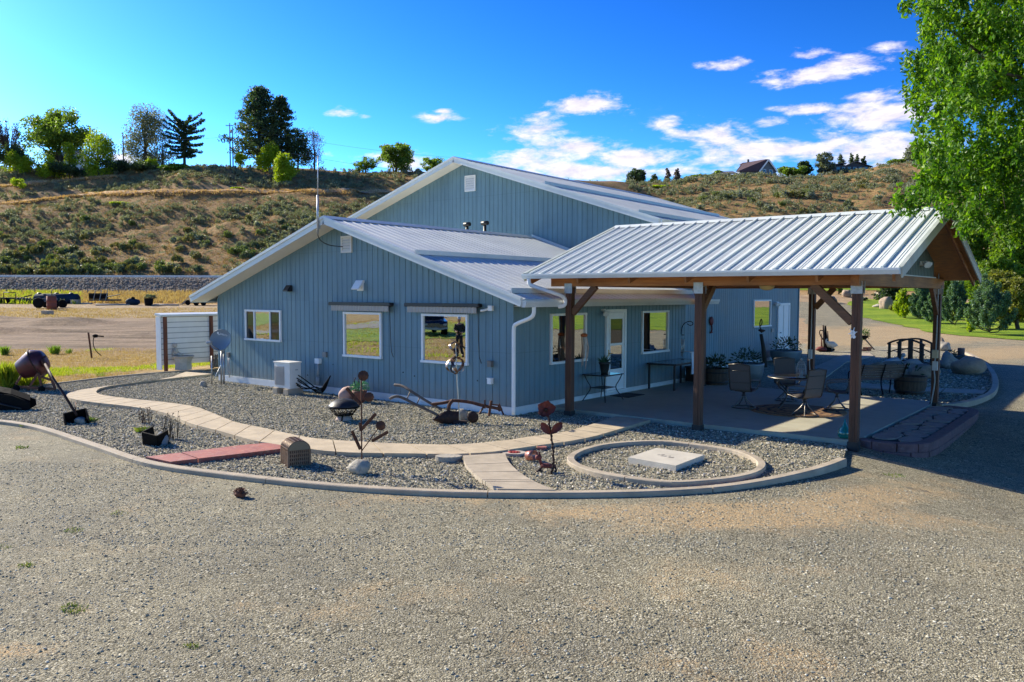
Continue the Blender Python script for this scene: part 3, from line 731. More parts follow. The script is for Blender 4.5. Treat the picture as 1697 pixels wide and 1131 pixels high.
def dark_glass():
    m, nt, b, _ = new_mat('dark_glass')
    b.inputs['Base Color'].default_value = (.012, .014, .015, 1); b.inputs['Roughness'].default_value = .03; b.inputs['Specular IOR Level'].default_value = .9
    return m
DGLASS = dark_glass()
def prof_wall(a0, a1, z0, ztop, P, pitch=.2, gw=.02, gd=.013, a_extra=()):
    """vertical grooved siding between a0..a1; P(a, out, z) -> point"""
    pr = []; a = a0
    xs = sorted(set([a0, a1]+list(a_extra)))
    k = math.ceil(a0/pitch)
    pts = [(a0, 0)]
    while k*pitch < a1-.02:
        c = k*pitch
        if c-gw/2 > a0: pts += [(c-gw/2-.004, 0), (c-gw/2+.004, -gd), (c+gw/2-.004, -gd), (c+gw/2+.004, 0)]
        k += 1
    pts.append((a1, 0))
    for e in a_extra:
        if not any(abs(p[0]-e) < .02 for p in pts): pts.append((e, 0))
    pts.sort(); mb = MB(); V = []
    for a, o in pts: V += [P(a, o, z0), P(a, o, ztop(a))]
    mb.add(V, [(2*i, 2*i+2, 2*i+3, 2*i+1) for i in range(len(pts)-1)])
    return mb
def roof_slope(p0, e1, L, e2, S, pitch=.305, rib=.015, th=.05, ribw=.07):
    """ribbed sheet: p0 eave corner, e1 along the eave, e2 up the slope"""
    p0 = np.array(p0, float); e1 = np.array(e1, float); e2 = np.array(e2, float); n = np.cross(e1, e2); n /= np.linalg.norm(n)
    if n[2] < 0: n = -n
    pts = [(0, 0)]; k = 0
    c = pitch/2
    while c < L-.05:
        pts += [(c-ribw/2, 0), (c-ribw*.33, rib), (c+ribw*.33, rib), (c+ribw/2, 0)]
        for q in (c+pitch*.42, c+pitch*.58):
            if q+.012 < L: pts += [(q-.011, 0), (q, rib*.22), (q+.011, 0)]
        c += pitch
    pts.append((L, 0)); mb = MB(); V = []
    pts.sort(key=lambda t: t[0])
    for a, h in pts: V += [p0+e1*a+n*h, p0+e1*a+n*h+e2*S]
    F = [(2*i, 2*i+2, 2*i+3, 2*i+1) for i in range(len(pts)-1)]
    o = len(V); b = [p0-n*th, p0+e1*L-n*th, p0+e1*L+e2*S-n*th, p0+e2*S-n*th]
    V += b; F.append((o+3, o+2, o+1, o))
    tops = [2*i for i in range(len(pts))]
    F += [tuple([o]+[o+1]+tops[::-1]), tuple([o+2, o+3]+[t+1 for t in tops]), (o, 0, 1, o+3), (o+1, o+2, 2*len(pts)-1, 2*len(pts)-2)]
    if np.dot(np.cross(e1, e2), n) < 0: F = [f[::-1] for f in F]
    mb.add(V, F); return mb
def window(parent, P, a0, a1, z0, z1, m=None, bars=(), name='window', fw=.055, sill=True, panes=None, off=(0, 0, 0)):
    """P(a, out, z): frame stands proud of the wall, pane set back in it"""
    mb = MB()
    def bx(b, A0, A1, o0, o1, Z0, Z1):
        c = [P(a, o, z) for z in (Z0, Z1) for o in (o0, o1) for a in (A0, A1)]
        b.add(c, [(0, 2, 3, 1), (4, 5, 7, 6), (0, 1, 5, 4), (2, 6, 7, 3), (0, 4, 6, 2), (1, 3, 7, 5)])
    bx(mb, a0, a1, -.03, .055, z1-fw, z1); bx(mb, a0-.012 if sill else a0, a1+.012 if sill else a1, -.03, .075 if sill else .055, z0, z0+fw)
    bx(mb, a0, a0+fw, -.03, .052, z0+fw, z1-fw); bx(mb, a1-fw, a1, -.03, .052, z0+fw, z1-fw)
    for b in bars: bx(mb, b-.02, b+.02, -.03, .045, z0+fw, z1-fw)
    w = mb.build(name, WHITE, parent, (0, 0, 0)); w.location = off
    ed = [a0+fw]+[b for b in bars]+[a1-fw]
    for i in range(len(ed)-1):
        q = MB(); bx(q, ed[i]+(.02 if i else 0), ed[i+1]-(.02 if i < len(ed)-2 else 0), -.02, .014, z0+fw, z1-fw)
        q.build('pane', (panes[i] if panes else m) or GLASS, w)
    return w
def boxP(b, P, A0, A1, o0, o1, Z0, Z1):
    c = [P(a, o, z) for z in (Z0, Z1) for o in (o0, o1) for a in (A0, A1)]
    return b.add(c, [(0, 2, 3, 1), (4, 5, 7, 6), (0, 1, 5, 4), (2, 6, 7, 3), (0, 4, 6, 2), (1, 3, 7, 5)])
PF = lambda a, o, z: (a, -o, z)           # front wall of the low building (faces -Y)
PS = lambda a, o, z: (o, a, z)            # its patio side (faces +X)
SL = .321
def gable_roof(E, xr, zr, half, y0, y1, wall_x0, wall_x1, yfront, right_only=False, th=.06, trim=.2):
    cs = math.sqrt(1+SL*SL)
    for sgn in (1, -1):
        e2 = np.array((-sgn, 0, SL))/cs; S = half*cs
        p0 = (xr+sgn*half, y0, zr-SL*half-.03)
        r = roof_slope(p0, (0, 1, 0), y1-y0, e2, S-.03).build('roof', ROOFM, E)
        # rake trim at the front and back, boxed eave
        for yy in (y0, y1):
            b = MB(); d = -1 if yy == y0 else 1
            a = np.array((xr+sgn*(half+.02), yy+d*.012, zr-SL*(half+.02)-trim/2+.015)); c = np.array((xr, yy+d*.012, zr-trim/2+.015))
            b.bar(a, c, .024, trim, (0, 0, 1)); b.bar(a+np.array((0, d*.02, trim/2-.03)), c+np.array((0, d*.02, trim/2-.03)), .03, .07)
            b.build('fascia', TRIM, E)
        b = MB(); x = xr+sgn*half; b.box((x-.012+sgn*.012, y0, zr-SL*half-trim-.0), (x+.012+sgn*.012, y1, zr-SL*half-.045)); b.build('fascia', TRIM, E)
        # sloping soffit under the front overhang, flat box soffit along the eave
        b = MB(); q = zr-.17
        b.prism([(xr, y0+.012, q), (xr, yfront, q), (xr+sgn*half, yfront, q-SL*half), (xr+sgn*half, y0+.012, q-SL*half)], (0, 0, -.015)); b.build('soffit', SOFFIT, E)
        b = MB(); wx = wall_x1 if sgn > 0 else wall_x0
        b.prism([(wx, yfront+.01, zr-SL*half-trim+.02), (x, yfront+.01, zr-SL*half-trim+.02), (x, y1-.02, zr-SL*half-trim+.02), (wx, y1-.02, zr-SL*half-trim+.02)], (0, 0, -.012)); b.build('soffit', SOFFIT, E)
    b = MB()
    b.prism([(xr-.19, y0-.01, zr-.065), (xr, y0-.01, zr+.03), (xr+.19, y0-.01, zr-.065), (xr, y0-.01, zr+.018)], (0, y1-y0+.02, 0)); b.build('ridge_cap', TRIM, E)
# ---- low front building
LOW = thing('metal_building', 'low blue-grey gabled building in front with three front windows and antenna at its ridge', 'building', (0, 0, 0))
xr, zr = -5.852, 4.64
prof_wall(-11.704, 0., .10, lambda a: zr-SL*abs(a-xr)-.175, PF, a_extra=(xr,)).build('wall', SIDING, LOW)
prof_wall(0., 8.5, .10, lambda a: 2.42, PS).build('wall', SIDING, LOW)
MB().add([(-11.704, 0, .1), (-11.704, 8.5, .1), (-11.704, 8.5, 2.6), (-11.704, 0, 2.6)], [(0, 1, 2, 3)][::1]).build('wall', SIDING, LOW)
b = MB(); b.box((-11.72, -.022, -.3), (.022, 0.012, .112)); b.box((-.01, .012, -.3), (.022, 8.5, .112)); b.box((-11.73, .012, -.3), (-11.70, 8.5, .112)); b.build('base_board', BASEW, LOW)
for x0, x1, z in ((-.035, .012, 2.45), (-11.715, -11.67, 2.5)):
    b = MB(); b.box((x0, -.02, .112), (x1, .03, z)); b.build('corner_trim', SIDING, LOW)
gable_roof(LOW, xr, zr, 6.48, -.54, 8.5, -11.704, 0., 0.)
window(LOW, PF, -10.218, -8.461, 1.253, 2.165, bars=(-9.76, -8.98), panes=[DGLASS, GLASS, DGLASS])
window(LOW, PF, -5.724, -4.253, .979, 2.165); window(LOW, PF, -2.819, -1.323, .979, 2.165)
window(LOW, PS, 1.378, 2.913, .981, 2.183); window(LOW, PS, 5.737, 7.308, .981, 2.183)
# roller awning cassettes over the two picture windows
CANV = M('beige_canvas', (.42, .385, .33), .85, var=.08, stretch=(30, 1, 1), vs=1.)
for a0, a1 in ((-6.17, -3.83), (-3.28, -.92)):
    b = MB(); boxP(b, PF, a0, a1, .0, .15, 2.345, 2.42); b.tube([(a0-.03, -.1, 2.375), (a1+.03, -.1, 2.375)], .05, 10)
    aw = b.build('awning', DARKM, LOW)
    b = MB(); V = []; n = 60
    for i in range(n+1):
        a = a0+.06+(a1-a0-.12)*i/n; o = .125+.006*math.sin(i*2.1); V += [PF(a, o, 2.345), PF(a, o, 2.19+.012*(i % 2))]
    b.add(V, [(2*i+1, 2*i+3, 2*i+2, 2*i) for i in range(n)]); b.add([(v[0], v[1]+.012, v[2]) for v in V], [(2*i, 2*i+2, 2*i+3, 2*i+1) for i in range(n)]); b.build('valance', CANV, aw)
    b = MB(); b.tube([(a1-.02, -.12, 2.36), (a1-.015, -.1, 1.6), (a1-.03, -.06, 1.2), (a1+.02, -.04, 1.05)], .008, 6); b.build('crank_rod', BLACK, aw)
# small fittings on the front wall
def louvre(parent, P, a0, a1, z0, z1, n, m):
    b = MB(); f = .04
    for A in ((a0, a1, z1-f, z1), (a0, a1, z0, z0+f), (a0, a0+f, z0+f, z1-f), (a1-f, a1, z0+f, z1-f)): boxP(b, P, A[0], A[1], -.01, .045, A[2], A[3])
    h = (z1-z0-2*f)/n
    for i in range(n):
        z = z0+f+h*i; c = [P(a0+f, .036, z+.01), P(a1-f, .036, z+.01), P(a1-f, .008, z+h), P(a0+f, .008, z+h)]
        c2 = [P(a0+f, .03, z+.004), P(a1-f, .03, z+.004), P(a1-f, .002, z+h-.006), P(a0+f, .002, z+h-.006)]
        b.add(c+c2, [(0, 1, 2, 3), (7, 6, 5, 4), (0, 4, 5, 1)])
    return b.build('vent', m, parent)
louvre(LOW, PF, -5.79, -5.37, 3.72, 4.16, 5, SOFFIT)
b = MB(); b.prism([(-8.15, -.0, 2.87), (-8.15, -.06, 2.88), (-8.15, -.17, 2.74), (-8.15, -.17, 2.70), (-8.15, 0, 2.71)], (.21, 0, 0)); b.build('wall_light', BLACK, LOW)
b = MB(); b.prism([(-5.19, 0, 2.99), (-5.19, -.05, 2.99), (-5.19, -.22, 2.77), (-5.19, -.2, 2.75), (-5.19, 0, 2.93)], (.28, 0, 0)); boxP(b, PF, -5.17, -4.93, 0, .03, 2.72, 2.93); b.build('exhaust_hood', WHITE, LOW)
b = MB(); boxP(b, PF, -.69, -.57, 0, .07, 2.26, 2.38); b.tube([(-.69, -.05, 2.3), (-.8, -.09, 2.27), (-.86, -.12, 2.26)], .025, 8); b.build('security_camera', WHITE, LOW)
for z, m in ((.99, M('box_bronze', (.16, .15, .135), .5)), (.6, WHITE)):
    b = MB(); boxP(b, PF, -.69, -.575, 0, .09, z, z+.125); b.box((-.70, -.1, z+.125), (-.565, 0, z+.14)); b.build('outlet_box', m, LOW)
b = MB(); boxP(b, PF, -6.87, -6.69, 0, .1, .73, .87); b.build('disconnect_box', WHITE, LOW)
for A in ((-6.57, -6.43, .92, 1.06), (-11.2, -11.08, .7, .83)):
    b = MB(); boxP(b, PF, A[0], A[1], 0, .07, A[2], A[3]); b.build('meter_box', M('box_grey', (.2, .2, .19), .6), LOW)
b = MB(); b.tube([(-6.78, -.05, .73), (-6.78, -.05, .35)], .03, 8); b.tube([(-6.78, -.05, .36), (-6.78, -.06, .15)], .05, 8); b.build('conduit', GREYP, LOW)
rr = random.Random(2)
for a in (-8.9, -6.2, -7.3, -5.0, -3.5, -1.05, -3.1):
    z = rr.uniform(.35, .75); b = MB(); b.lathe([(.016, 0), (.016, .012), (.006, .02)], 8, (a, 0, z), (0, -1, 0)); b.build('wall_plug', M('old_fixings', (.03, .05, .06), .7), LOW)
# satellite cabling on the corner
b = MB()
for k in range(3): b.tube([(-11.14+.03*k, -.05, .7), (-11.12+.05*k, -.08, .45), (-11.2+.09*k, -.06, .3), (-11.05+.04*k, -.07, .22), (-11.1, -.05, .05)], .011, 6)
b.build('cable', GREYP, LOW)
# door on the patio side
d0, d1, zb, zt = 3.83, 4.841, .122, 2.25
b = MB()
for A in ((d0, d0+.08, zb, zt), (d1-.08, d1, zb, zt), (d0+.08, d1-.08, zt-.08, zt)): boxP(b, PS, A[0], A[1], -.01, .06, A[2], A[3])
boxP(b, PS, d0-.02, d1+.02, 0, .09, zb-.03, zb)
fr = b.build('door', WHITE, LOW)
b = MB(); boxP(b, PS, d0+.085, d1-.085, .0, .035, zb+.005, zt-.085); lf = b.build('door_leaf', WHITE, fr)
b = MB(); a, c = d0+.2, d1-.2
boxP(b, PS, a, c, .034, .04, 1.36, 2.0); b.build('pane', DGLASS, fr)
b = MB(); boxP(b, PS, a, c, .034, .04, .68, 1.3); b.build('pane', GLASS, fr)
b = MB()
for A in ((a-.04, a, .64, 2.04), (c, c+.04, .64, 2.04), (a, c, 2.0, 2.04), (a, c, 1.3, 1.36), (a, c, .64, .68)): boxP(b, PS, A[0], A[1], .034, .055, A[2], A[3])
b.build('pane_frame', WHITE, fr)
b = MB(); b.tube([(.035, d0+.13, 1.1), (.09, d0+.13, 1.1), (.09, d0+.25, 1.1)], .013, 8); boxP(b, PS, d0+.1, d0+.16, .034, .05, 1.03, 1.2); b.build('handle', M('brass', (.45, .33, .13), .35, metal=.9), fr)
b = MB(); b.ico((.12, 3.66, 2.2), .05, 2); b.tube([(0, 3.66, 2.24), (.12, 3.66, 2.24)], .03); b.lathe([(.03, 0), (.055, .05), (.06, .1)], 12, (.12, 3.62, 2.19), (.6, -.5, -.6)); b.lathe([(.03, 0), (.055, .05), (.06, .1)], 12, (.12, 3.7, 2.19), (.6, .5, -.6)); b.build('wall_light', WHITE, LOW)
# rain gutter and downspout
b = MB(); b.prism([(.645, -.54, 2.36), (.645, -.54, 2.50), (.655, -.54, 2.50), (.70, -.54, 2.495), (.765, -.54, 2.50), (.765, -.54, 2.46), (.73, -.54, 2.36)], (0, 9.75, 0)); b.build('gutter', TRIM, LOW)
b = MB(); b.tube(smoothline([(.70, -.18, 2.37), (.70, -.18, 2.2), (.6, -.17, 2.12), (.12, -.1, 1.98), (.07, -.08, 1.9), (.07, -.08, 1.6), (.07, -.08, -.04)], 2), .045, 10); b.build('downspout', WHITE, LOW)
# snow rails on the right-hand slope
nrm = (SL, 0, 1.)
def rail(E, pa, pb, xr, zr, y1max, h=.09):
    a = PLN(*pa, (xr, 0, zr), nrm); b_ = PLN(*pb, (xr, 0, zr), nrm); x = (a[0]+b_[0])/2
    z = zr-SL*(x-xr); b = MB()
    b.box((x-.012, a[1], z-.02), (x+.012, min(y1max, b_[1]+.3), z+h)); b.box((x-.12, a[1], z-.0), (x-.012, min(y1max, b_[1]+.3), z+.045))
    k = a[1]+.1
    b.build('snow_rail', TRIM, E)
rail(LOW, (692.7, 422), (914, 432), xr, zr, 8.3); rail(LOW, (841.7, 482), (1148, 488), xr, zr, 8.4)
# antenna at the front of the ridge
b = MB(); b.tube([(-6.03, -.6, 4.2), (-6.02, -.6, 5.2)], .028, 8); b.tube([(-6.02, -.6, 5.2), (-5.98, -.6, 6.2)], .014, 6); b.box((-6.07, -.58, 4.33), (-5.99, -.54, 4.5)); an = b.build('antenna', M('pole_grey', (.45, .46, .47), .4, metal=.5), LOW)
b = MB(); b.tube(smoothline([(-6.03, -.62, 4.3), (-6.0, -.6, 4.05), (-5.85, -.4, 3.9), (-5.7, -.05, 3.88)], 2), .012, 6); b.build('cable', BLACK, an)
# wall hangings on the patio side
# ---- tall building behind
TALL = thing('metal_hall', 'tall blue-grey gabled building behind, white louvre vent high in its gable', 'building', (0, 0, 0))
XR, ZR, HF, YG = -9.05, 7.63, 8.37, 8.5
PG = lambda a, o, z: (a, YG-o, z)
PT = lambda a, o, z: (-1.25+o, a, z)
prof_wall(-16.85, -1.25, .1, lambda a: ZR-SL*abs(a-XR)-.175, PG, a_extra=(XR,)).build('wall', SIDING, TALL)
prof_wall(YG, 22.15, .0, lambda a: 4.95, PT, pitch=.19).build('wall', SIDING, TALL)
MB().add([(-16.85, YG, -.2), (-16.85, 22.15, -.2), (-16.85, 22.15, 5.1), (-16.85, YG, 5.1)], [(0, 1, 2, 3)]).build('wall', SIDING, TALL)
MB().add([(-1.25, 22.15, -.2), (-16.85, 22.15, -.2), (-16.85, 22.15, 5.0), (XR, 22.15, 7.4), (-1.25, 22.15, 5.0)], [(0, 1, 2, 3, 4)]).build('wall', SIDING, TALL)
b = MB(); b.box((-1.262, 22.1, 0), (-1.21, 22.16, 4.8)); b.build('corner_trim', SIDING, TALL)
b = MB(); b.box((-1.26, YG, -.3), (-1.228, 22.17, .05)); b.build('base_board', BASEW, TALL)
gable_roof(TALL, XR, ZR, HF, YG-.55, 22.7, -16.85, -1.25, YG)
louvre(TALL, PG, -8.97, -8.46, 6.42, 7.0, 6, WHITE)
rail(TALL, (914, 308), (1200, 359), XR, ZR, 22.4); rail(TALL, (1066, 354.5), (1155, 367), XR, ZR, 22.4)
window(TALL, PT, 16.9, 18.75, 1.35, 2.45, m=GLASS)
b = MB()
for A in ((19.55, 19.65, .05, 2.3), (20.85, 20.95, .05, 2.3), (19.65, 20.85, 2.2, 2.3)): boxP(b, PT, A[0], A[1], -.01, .06, A[2], A[3])
fr = b.build('door', WHITE, TALL); b = MB(); boxP(b, PT, 19.655, 20.845, 0, .03, .05, 2.195)
b.build('door_leaf', WHITE, fr)
b = MB(); boxP(b, PT, 20.2, 20.24, .02, .05, .06, 2.19); b.tube([(-1.2, 19.8, 1.05), (-1.13, 19.8, 1.05)], .03); b.build('door_edge', TRIM, fr)
b = MB(); b.lathe([(.03, 0), (.07, .06), (.08, .12)], 12, (-1.15, 19.2, 2.3), (.6, -.5, -.5)); b.lathe([(.03, 0), (.07, .06), (.08, .12)], 12, (-1.15, 19.35, 2.3), (.6, .5, -.5)); b.box((-1.25, 19.15, 2.26), (-1.13, 19.4, 2.36)); b.build('wall_light', WHITE, TALL)
b = MB(); boxP(b, PT, 18.9, 19.05, 0, .05, 1.1, 1.25); b.build('outlet_box', GREYP, TALL)
b = MB(); b.prism([(-.665, YG-.55, 4.78), (-.665, YG-.55, 4.92), (-.55, YG-.55, 4.92), (-.58, YG-.55, 4.78)], (0, 14.7, 0)); b.build('gutter', TRIM, TALL)
b = MB(); b.prism([(-.9, 8.44, 3.02), (-5.85, 8.44, 4.72), (-5.85, 8.44, 4.63), (-.9, 8.44, 2.94)], (0, .045, 0)); b.build('flashing', TRIM, TALL)
for x in (-8.09, -7.26):
    b = MB(); b.tube([(x, 7.6, 3.9), (x, 7.6, 5.05)], .055, 10); b.tube([(x-.13, 7.6, 5.12), (x+.13, 7.6, 5.12)], .075, 12); b.build('flue_cap', BLACK, LOW)
# ------------------------------------------------------------------ open timber canopy over the patio
PAV = thing('canopy', 'open-sided timber patio canopy with white ribbed metal gable roof on six brown posts', 'canopy', (4., 4.2, 0))
OFF = (-4., -4.2, 0)
def pv(b, name, m, par=None):
    o = b.build(name, m, par or PAV)
    if par is None: o.location = OFF
    return o
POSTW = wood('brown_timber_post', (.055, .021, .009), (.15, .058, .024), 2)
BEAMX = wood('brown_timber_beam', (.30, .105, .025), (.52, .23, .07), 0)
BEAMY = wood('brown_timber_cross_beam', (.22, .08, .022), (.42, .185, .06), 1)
OSB = M('orange_board_soffit', (.46, .225, .08), .75, var=.25, vs=7., bmp=.2, stretch=(1, 2, 1))
GALV = M('galvanised_plate', (.42, .43, .43), .45, metal=.6, var=.25, vs=14.)
CROOF = M('white_metal_roof', (.68, .71, .675), .45, metal=.05, var=.04, vs=.6, dirt=.18)
x0, x1, y0, y1, ry, rz, ez = .08, 7.85, .30, 8.1, 4.2, 4.39, 3.085
half = ry-y0; sl = (rz-ez)/half; cs = math.sqrt(1+sl*sl)
for sgn in (-1, 1):
    e2 = np.array((0, -sgn, sl))/cs
    r = roof_slope((x0, ry+sgn*half, ez), (1, 0, 0), x1-x0, e2, half*cs-.02, rib=.036, ribw=.05, pitch=.305)
    pv(r, 'roof', CROOF)
    # boards under the metal
    b = MB(); b.prism([(x0+.02, ry, rz-.075), (x0+.02, ry+sgn*(half-.02), ez-.07), (x1-.02, ry+sgn*(half-.02), ez-.07), (x1-.02, ry, rz-.075)], (0, 0, -.02)); pv(b, 'roof_boards', OSB)
    for xx, d in ((x0, -1), (x1, 1)):
        b = MB(); b.bar((xx+d*.014, ry+sgn*(half+.02), ez-.075), (xx+d*.014, ry, rz-.075), .026, .185); b.bar((xx+d*.0, ry+sgn*(half+.02), ez+.012), (xx+d*.0, ry, rz+.012), .07, .03); pv(b, 'rake_trim', M('sage_trim', (.42, .45, .40), .5, dirt=.3))
    b = MB()
    for k in range(7):   # rafters seen from below
        xr_ = x0+.12+(x1-x0-.24)*k/6
        b = MB(); b.bar((xr_, ry+sgn*(half-.05), ez-.16), (xr_, ry, rz-.17), .045, .13); pv(b, 'rafter', BEAMY)
b = MB(); b.prism([(x0-.01, ry-.16, rz-.035), (x0-.01, ry, rz+.045), (x0-.01, ry+.16, rz-.035), (x0-.01, ry, rz+.03)], (x1-x0+.02, 0, 0)); pv(b, 'ridge_cap', TRIM)
yg = y0-.01
b = MB(); b.prism([(x0-.0, yg, 2.98), (x0, yg, 3.085), (x0, yg-.03, 3.09), (x0, yg-.12, 3.085), (x0, yg-.12, 3.05), (x0, yg-.09, 2.98)], (x1-x0+.0, 0, 0)); gt = pv(b, 'gutter', TRIM)
b = MB(); b.tube(smoothline([(.25, yg-.06, 2.98), (.25, yg-.06, 2.86), (.32, yg+.0, 2.82), (.72, .45, 2.68), (.84, .72, 2.6), (.86, .80, 2.48), (.84, .76, 2.38), (.72, .70, 2.36)], 2), .045, 10); pv(b, 'downspout', WHITE)
# beams
b = MB(); b.box((.45, .79, 2.815), (7.10, .93, 3.03), .006); b2 = pv(b, 'beam', BEAMX)
b = MB(); b.box((.45, 7.62, 2.815), (7.10, 7.76, 3.03), .006); pv(b, 'beam', BEAMX)
for xx in (.93, 7.03): 
    b = MB(); b.box((xx-.07, .66 if xx > 2 else .932, 2.80 if xx > 2 else 2.815), (xx+.073, 8.02, 3.035), .006); pv(b, 'beam', BEAMY)
for xx in (3.1, 4.05, 5.1):
    b = MB(); b.box((xx-.045, .932, 2.83), (xx+.045, 7.618, 3.02), .006); pv(b, 'tie_beam', BEAMY)
# posts with plates and knee braces
posts = [(.93, .86), (4.04, .86), (7.03, .86), (.93, 7.69), (4.04, 7.69), (7.03, 7.69)]
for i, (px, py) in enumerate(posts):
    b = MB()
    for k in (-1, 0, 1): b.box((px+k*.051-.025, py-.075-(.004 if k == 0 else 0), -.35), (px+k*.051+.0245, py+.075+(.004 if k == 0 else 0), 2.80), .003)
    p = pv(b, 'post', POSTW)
    b = MB()
    for s in (-1, 1): b.box((px-.10, py+s*.082-.003, 2.66), (px+.10, py+s*.082+.003, 2.88)); 
    b.box((px-.085, py-.081, 2.795), (px+.085, py+.081, 2.803))
    b.build('post_plate', GALV, p)
    b = MB(); b.box((px-.09, py-.09, -.12), (px+.09, py+.09, .035)); b.build('post_base', DARKM, p)
def brace(a, c):
    b = MB(); b.bar(a, c, .09, .14, (0, 0, 1), .004); pv(b, 'knee_brace', wood('brace_timber', (.11, .05, .02), (.25, .12, .05), 0))
brace((1.0, .86, 2.22), (1.6, .86, 2.82)); brace((6.95, .86, 2.15), (6.25, .86, 2.83)); brace((4.04, .94, 2.3), (4.04, 1.5, 2.84)); brace((7.03, 7.6, 2.2), (7.03, 6.95, 2.83)); brace((4.12, 7.69, 2.3), (4.6, 7.69, 2.83)); brace((.93, 7.6, 2.3), (.93, 7.1, 2.83))
# gable infill with ribbed siding
SAGE = M('sage_siding', (.085, .13, .115), .55, var=.1)
for xx, d in ((.93, -1), (7.03, 1)):
    P = (lambda xx, d: lambda a, o, z: (xx+d*(.06+o), a, z))(xx, d)
    g = prof_wall(ry-2.62, ry+2.62, 3.04, lambda a: rz-.105-sl*abs(a-ry), P, pitch=.15, gw=.04, a_extra=(ry,)); pv(g, 'gable_siding', SAGE)
    b = MB(); b.box((xx+d*.045, ry-2.7, 3.035), (xx+d*.1, ry+2.7, 3.06)); pv(b, 'gable_sill', TRIM)
b = MB(); b.box((7.09, 5.35, 3.28), (7.16, 5.5, 3.38)); b.lathe([(.03, 0), (.06, .05), (.075, .12)], 12, (7.17, 5.38, 3.35), (.6, -.5, -.4)); b.lathe([(.03, 0), (.06, .05), (.075, .12)], 12, (7.17, 5.5, 3.35), (.6, .5, -.4)); pv(b, 'floodlight', WHITE)
b = MB(); b.lathe([(.15, 0), (.15, -.03), (.12, -.075), (.05, -.1), (0, -.105)], 20, (5.0, 1.9, 2.83)); pv(b, 'ceiling_lamp', M('yellowed_diffuser', (.62, .52, .25), .4))
# conduits and outlet boxes on the rear posts
for px, py, w in ((7.03, 7.69, .0), (4.04, 7.69, 0)):
    b = MB(); b.tube(smoothline([(px+.02, py-.1, 3.2 if px > 5 else 2.9), (px+.02, py-.1, 1.2), (px-.02, py-.1, .9), (px+.02, py-.1, .55), (px-.02, py-.1, .25), (px-.05, py-.12, .0)], 2), .017, 6); pv(b, 'conduit', M('conduit_grey', (.36, .36, .35), .5, metal=.3))
b = MB(); b.box((6.97, 7.53, 1.12), (7.1, 7.6, 1.32), .008); pv(b, 'outlet_box', M('beige_box', (.5, .43, .28), .5))
b = MB(); b.box((6.98, 7.53, .82), (7.1, 7.6, 1.04), .008); pv(b, 'outlet_box', M('light_grey_box', (.5, .5, .47), .5))
b = MB(); b.box((4.0, 7.54, .95), (4.1, 7.6, 1.2), .006); pv(b, 'outlet_box', MATS['light_grey_box'])
# white cut-out ornament on the corner post
b = MB(); c = GY(1413.5, 552, .78)
for k in range(3):
    a = k*PI/3+.2; b.bar((c[0]-.075*math.cos(a), .778, c[2]-.1*math.sin(a)), (c[0]+.075*math.cos(a), .778, c[2]+.1*math.sin(a)), .012, .02, (0, 1, 0))
b.lathe([(.045, 0), (.045, .01)], 10, (c[0], .785, c[2]), (0, -1, 0)); b.lathe([(.03, 0), (.03, .01)], 10, (c[0]+.02, .785, c[2]-.07), (0, -1, 0))
orn = b.build('post_ornament', WHITE, None, tuple(c)); tag(orn, 'small white cut-out ornament fixed to the front corner post of the canopy', 'ornament')
# ------------------------------------------------------------------ yard ornaments (front garden)
def prop(name, label, cat, u, v, z=ZB, group=None):
    """a thing standing at a surveyed spot; local x = right, y = away, z = up.  p(U, V, y) gives local points"""
    w = GZ(u, v, z); dep = depth(w); E = thing(name, label, cat, w, -YAW, group); s0, d0 = toSD(w[0], w[1])
    def p(U, V, y=0.):
        q = AT(U, V, dep+y); s, d = toSD(q[0], q[1]); return np.array((s-s0, d-d0, q[2]-w[2]))
    return E, p, dep/FPX
RUST = M('rusty_iron', (.085, .032, .018), .8, metal=.2, var=.45, vs=7., col2=(.17, .065, .025), c2=(.5, .65), bmp=.3, bs_=50)
RUSTD = M('dark_rusty_iron', (.035, .016, .012), .75, metal=.25, var=.4, vs=7., col2=(.07, .028, .016), c2=(.5, .65), bmp=.3, bs_=50)
RUSTR = M('red_rust_iron', (.16, .035, .028), .7, metal=.2, var=.4, vs=6.)
OLDW = wood('weathered_wood', (.10, .075, .06), (.26, .21, .17), 0, .8)
ROCK = M('grey_boulder', (.36, .32, .255), .9, var=.25, vs=3.5, bmp=.7, bs_=18, col2=(.2, .18, .16), c2=(.5, .68))
ROCKB = M('tan_boulder', (.34, .25, .17), .9, var=.25, vs=3., bmp=.7, bs_=16, col2=(.22, .17, .13), c2=(.5, .68))
BLKI = M('black_iron', (.0045, .0045, .0045), .8, metal=0., spec=.15, var=.4, vs=9., col2=(.02, .013, .01), c2=(.55, .7))
def rock_thing(label, u, v, r, sc, m=None, z=ZB, seed=1, group=None, flat=.55, name='rock'):
    w = GZ(u, v, z); b = MB().ico((0, 0, r*sc[2]*.62), r, 3, sc, .3, seed, flat=sc[2]*.62/1. if flat else None)
    b.v = [(x, y, max(-.03, zz)) for x, y, zz in b.v]
    o = b.build(name, m or ROCK, None, tuple(w)); 
    o.data.transform(Matrix.Translation((w[0], w[1], w[2]))); o.rotation_euler = (0, 0, 0)
    return tag(o, label, 'rock', group)
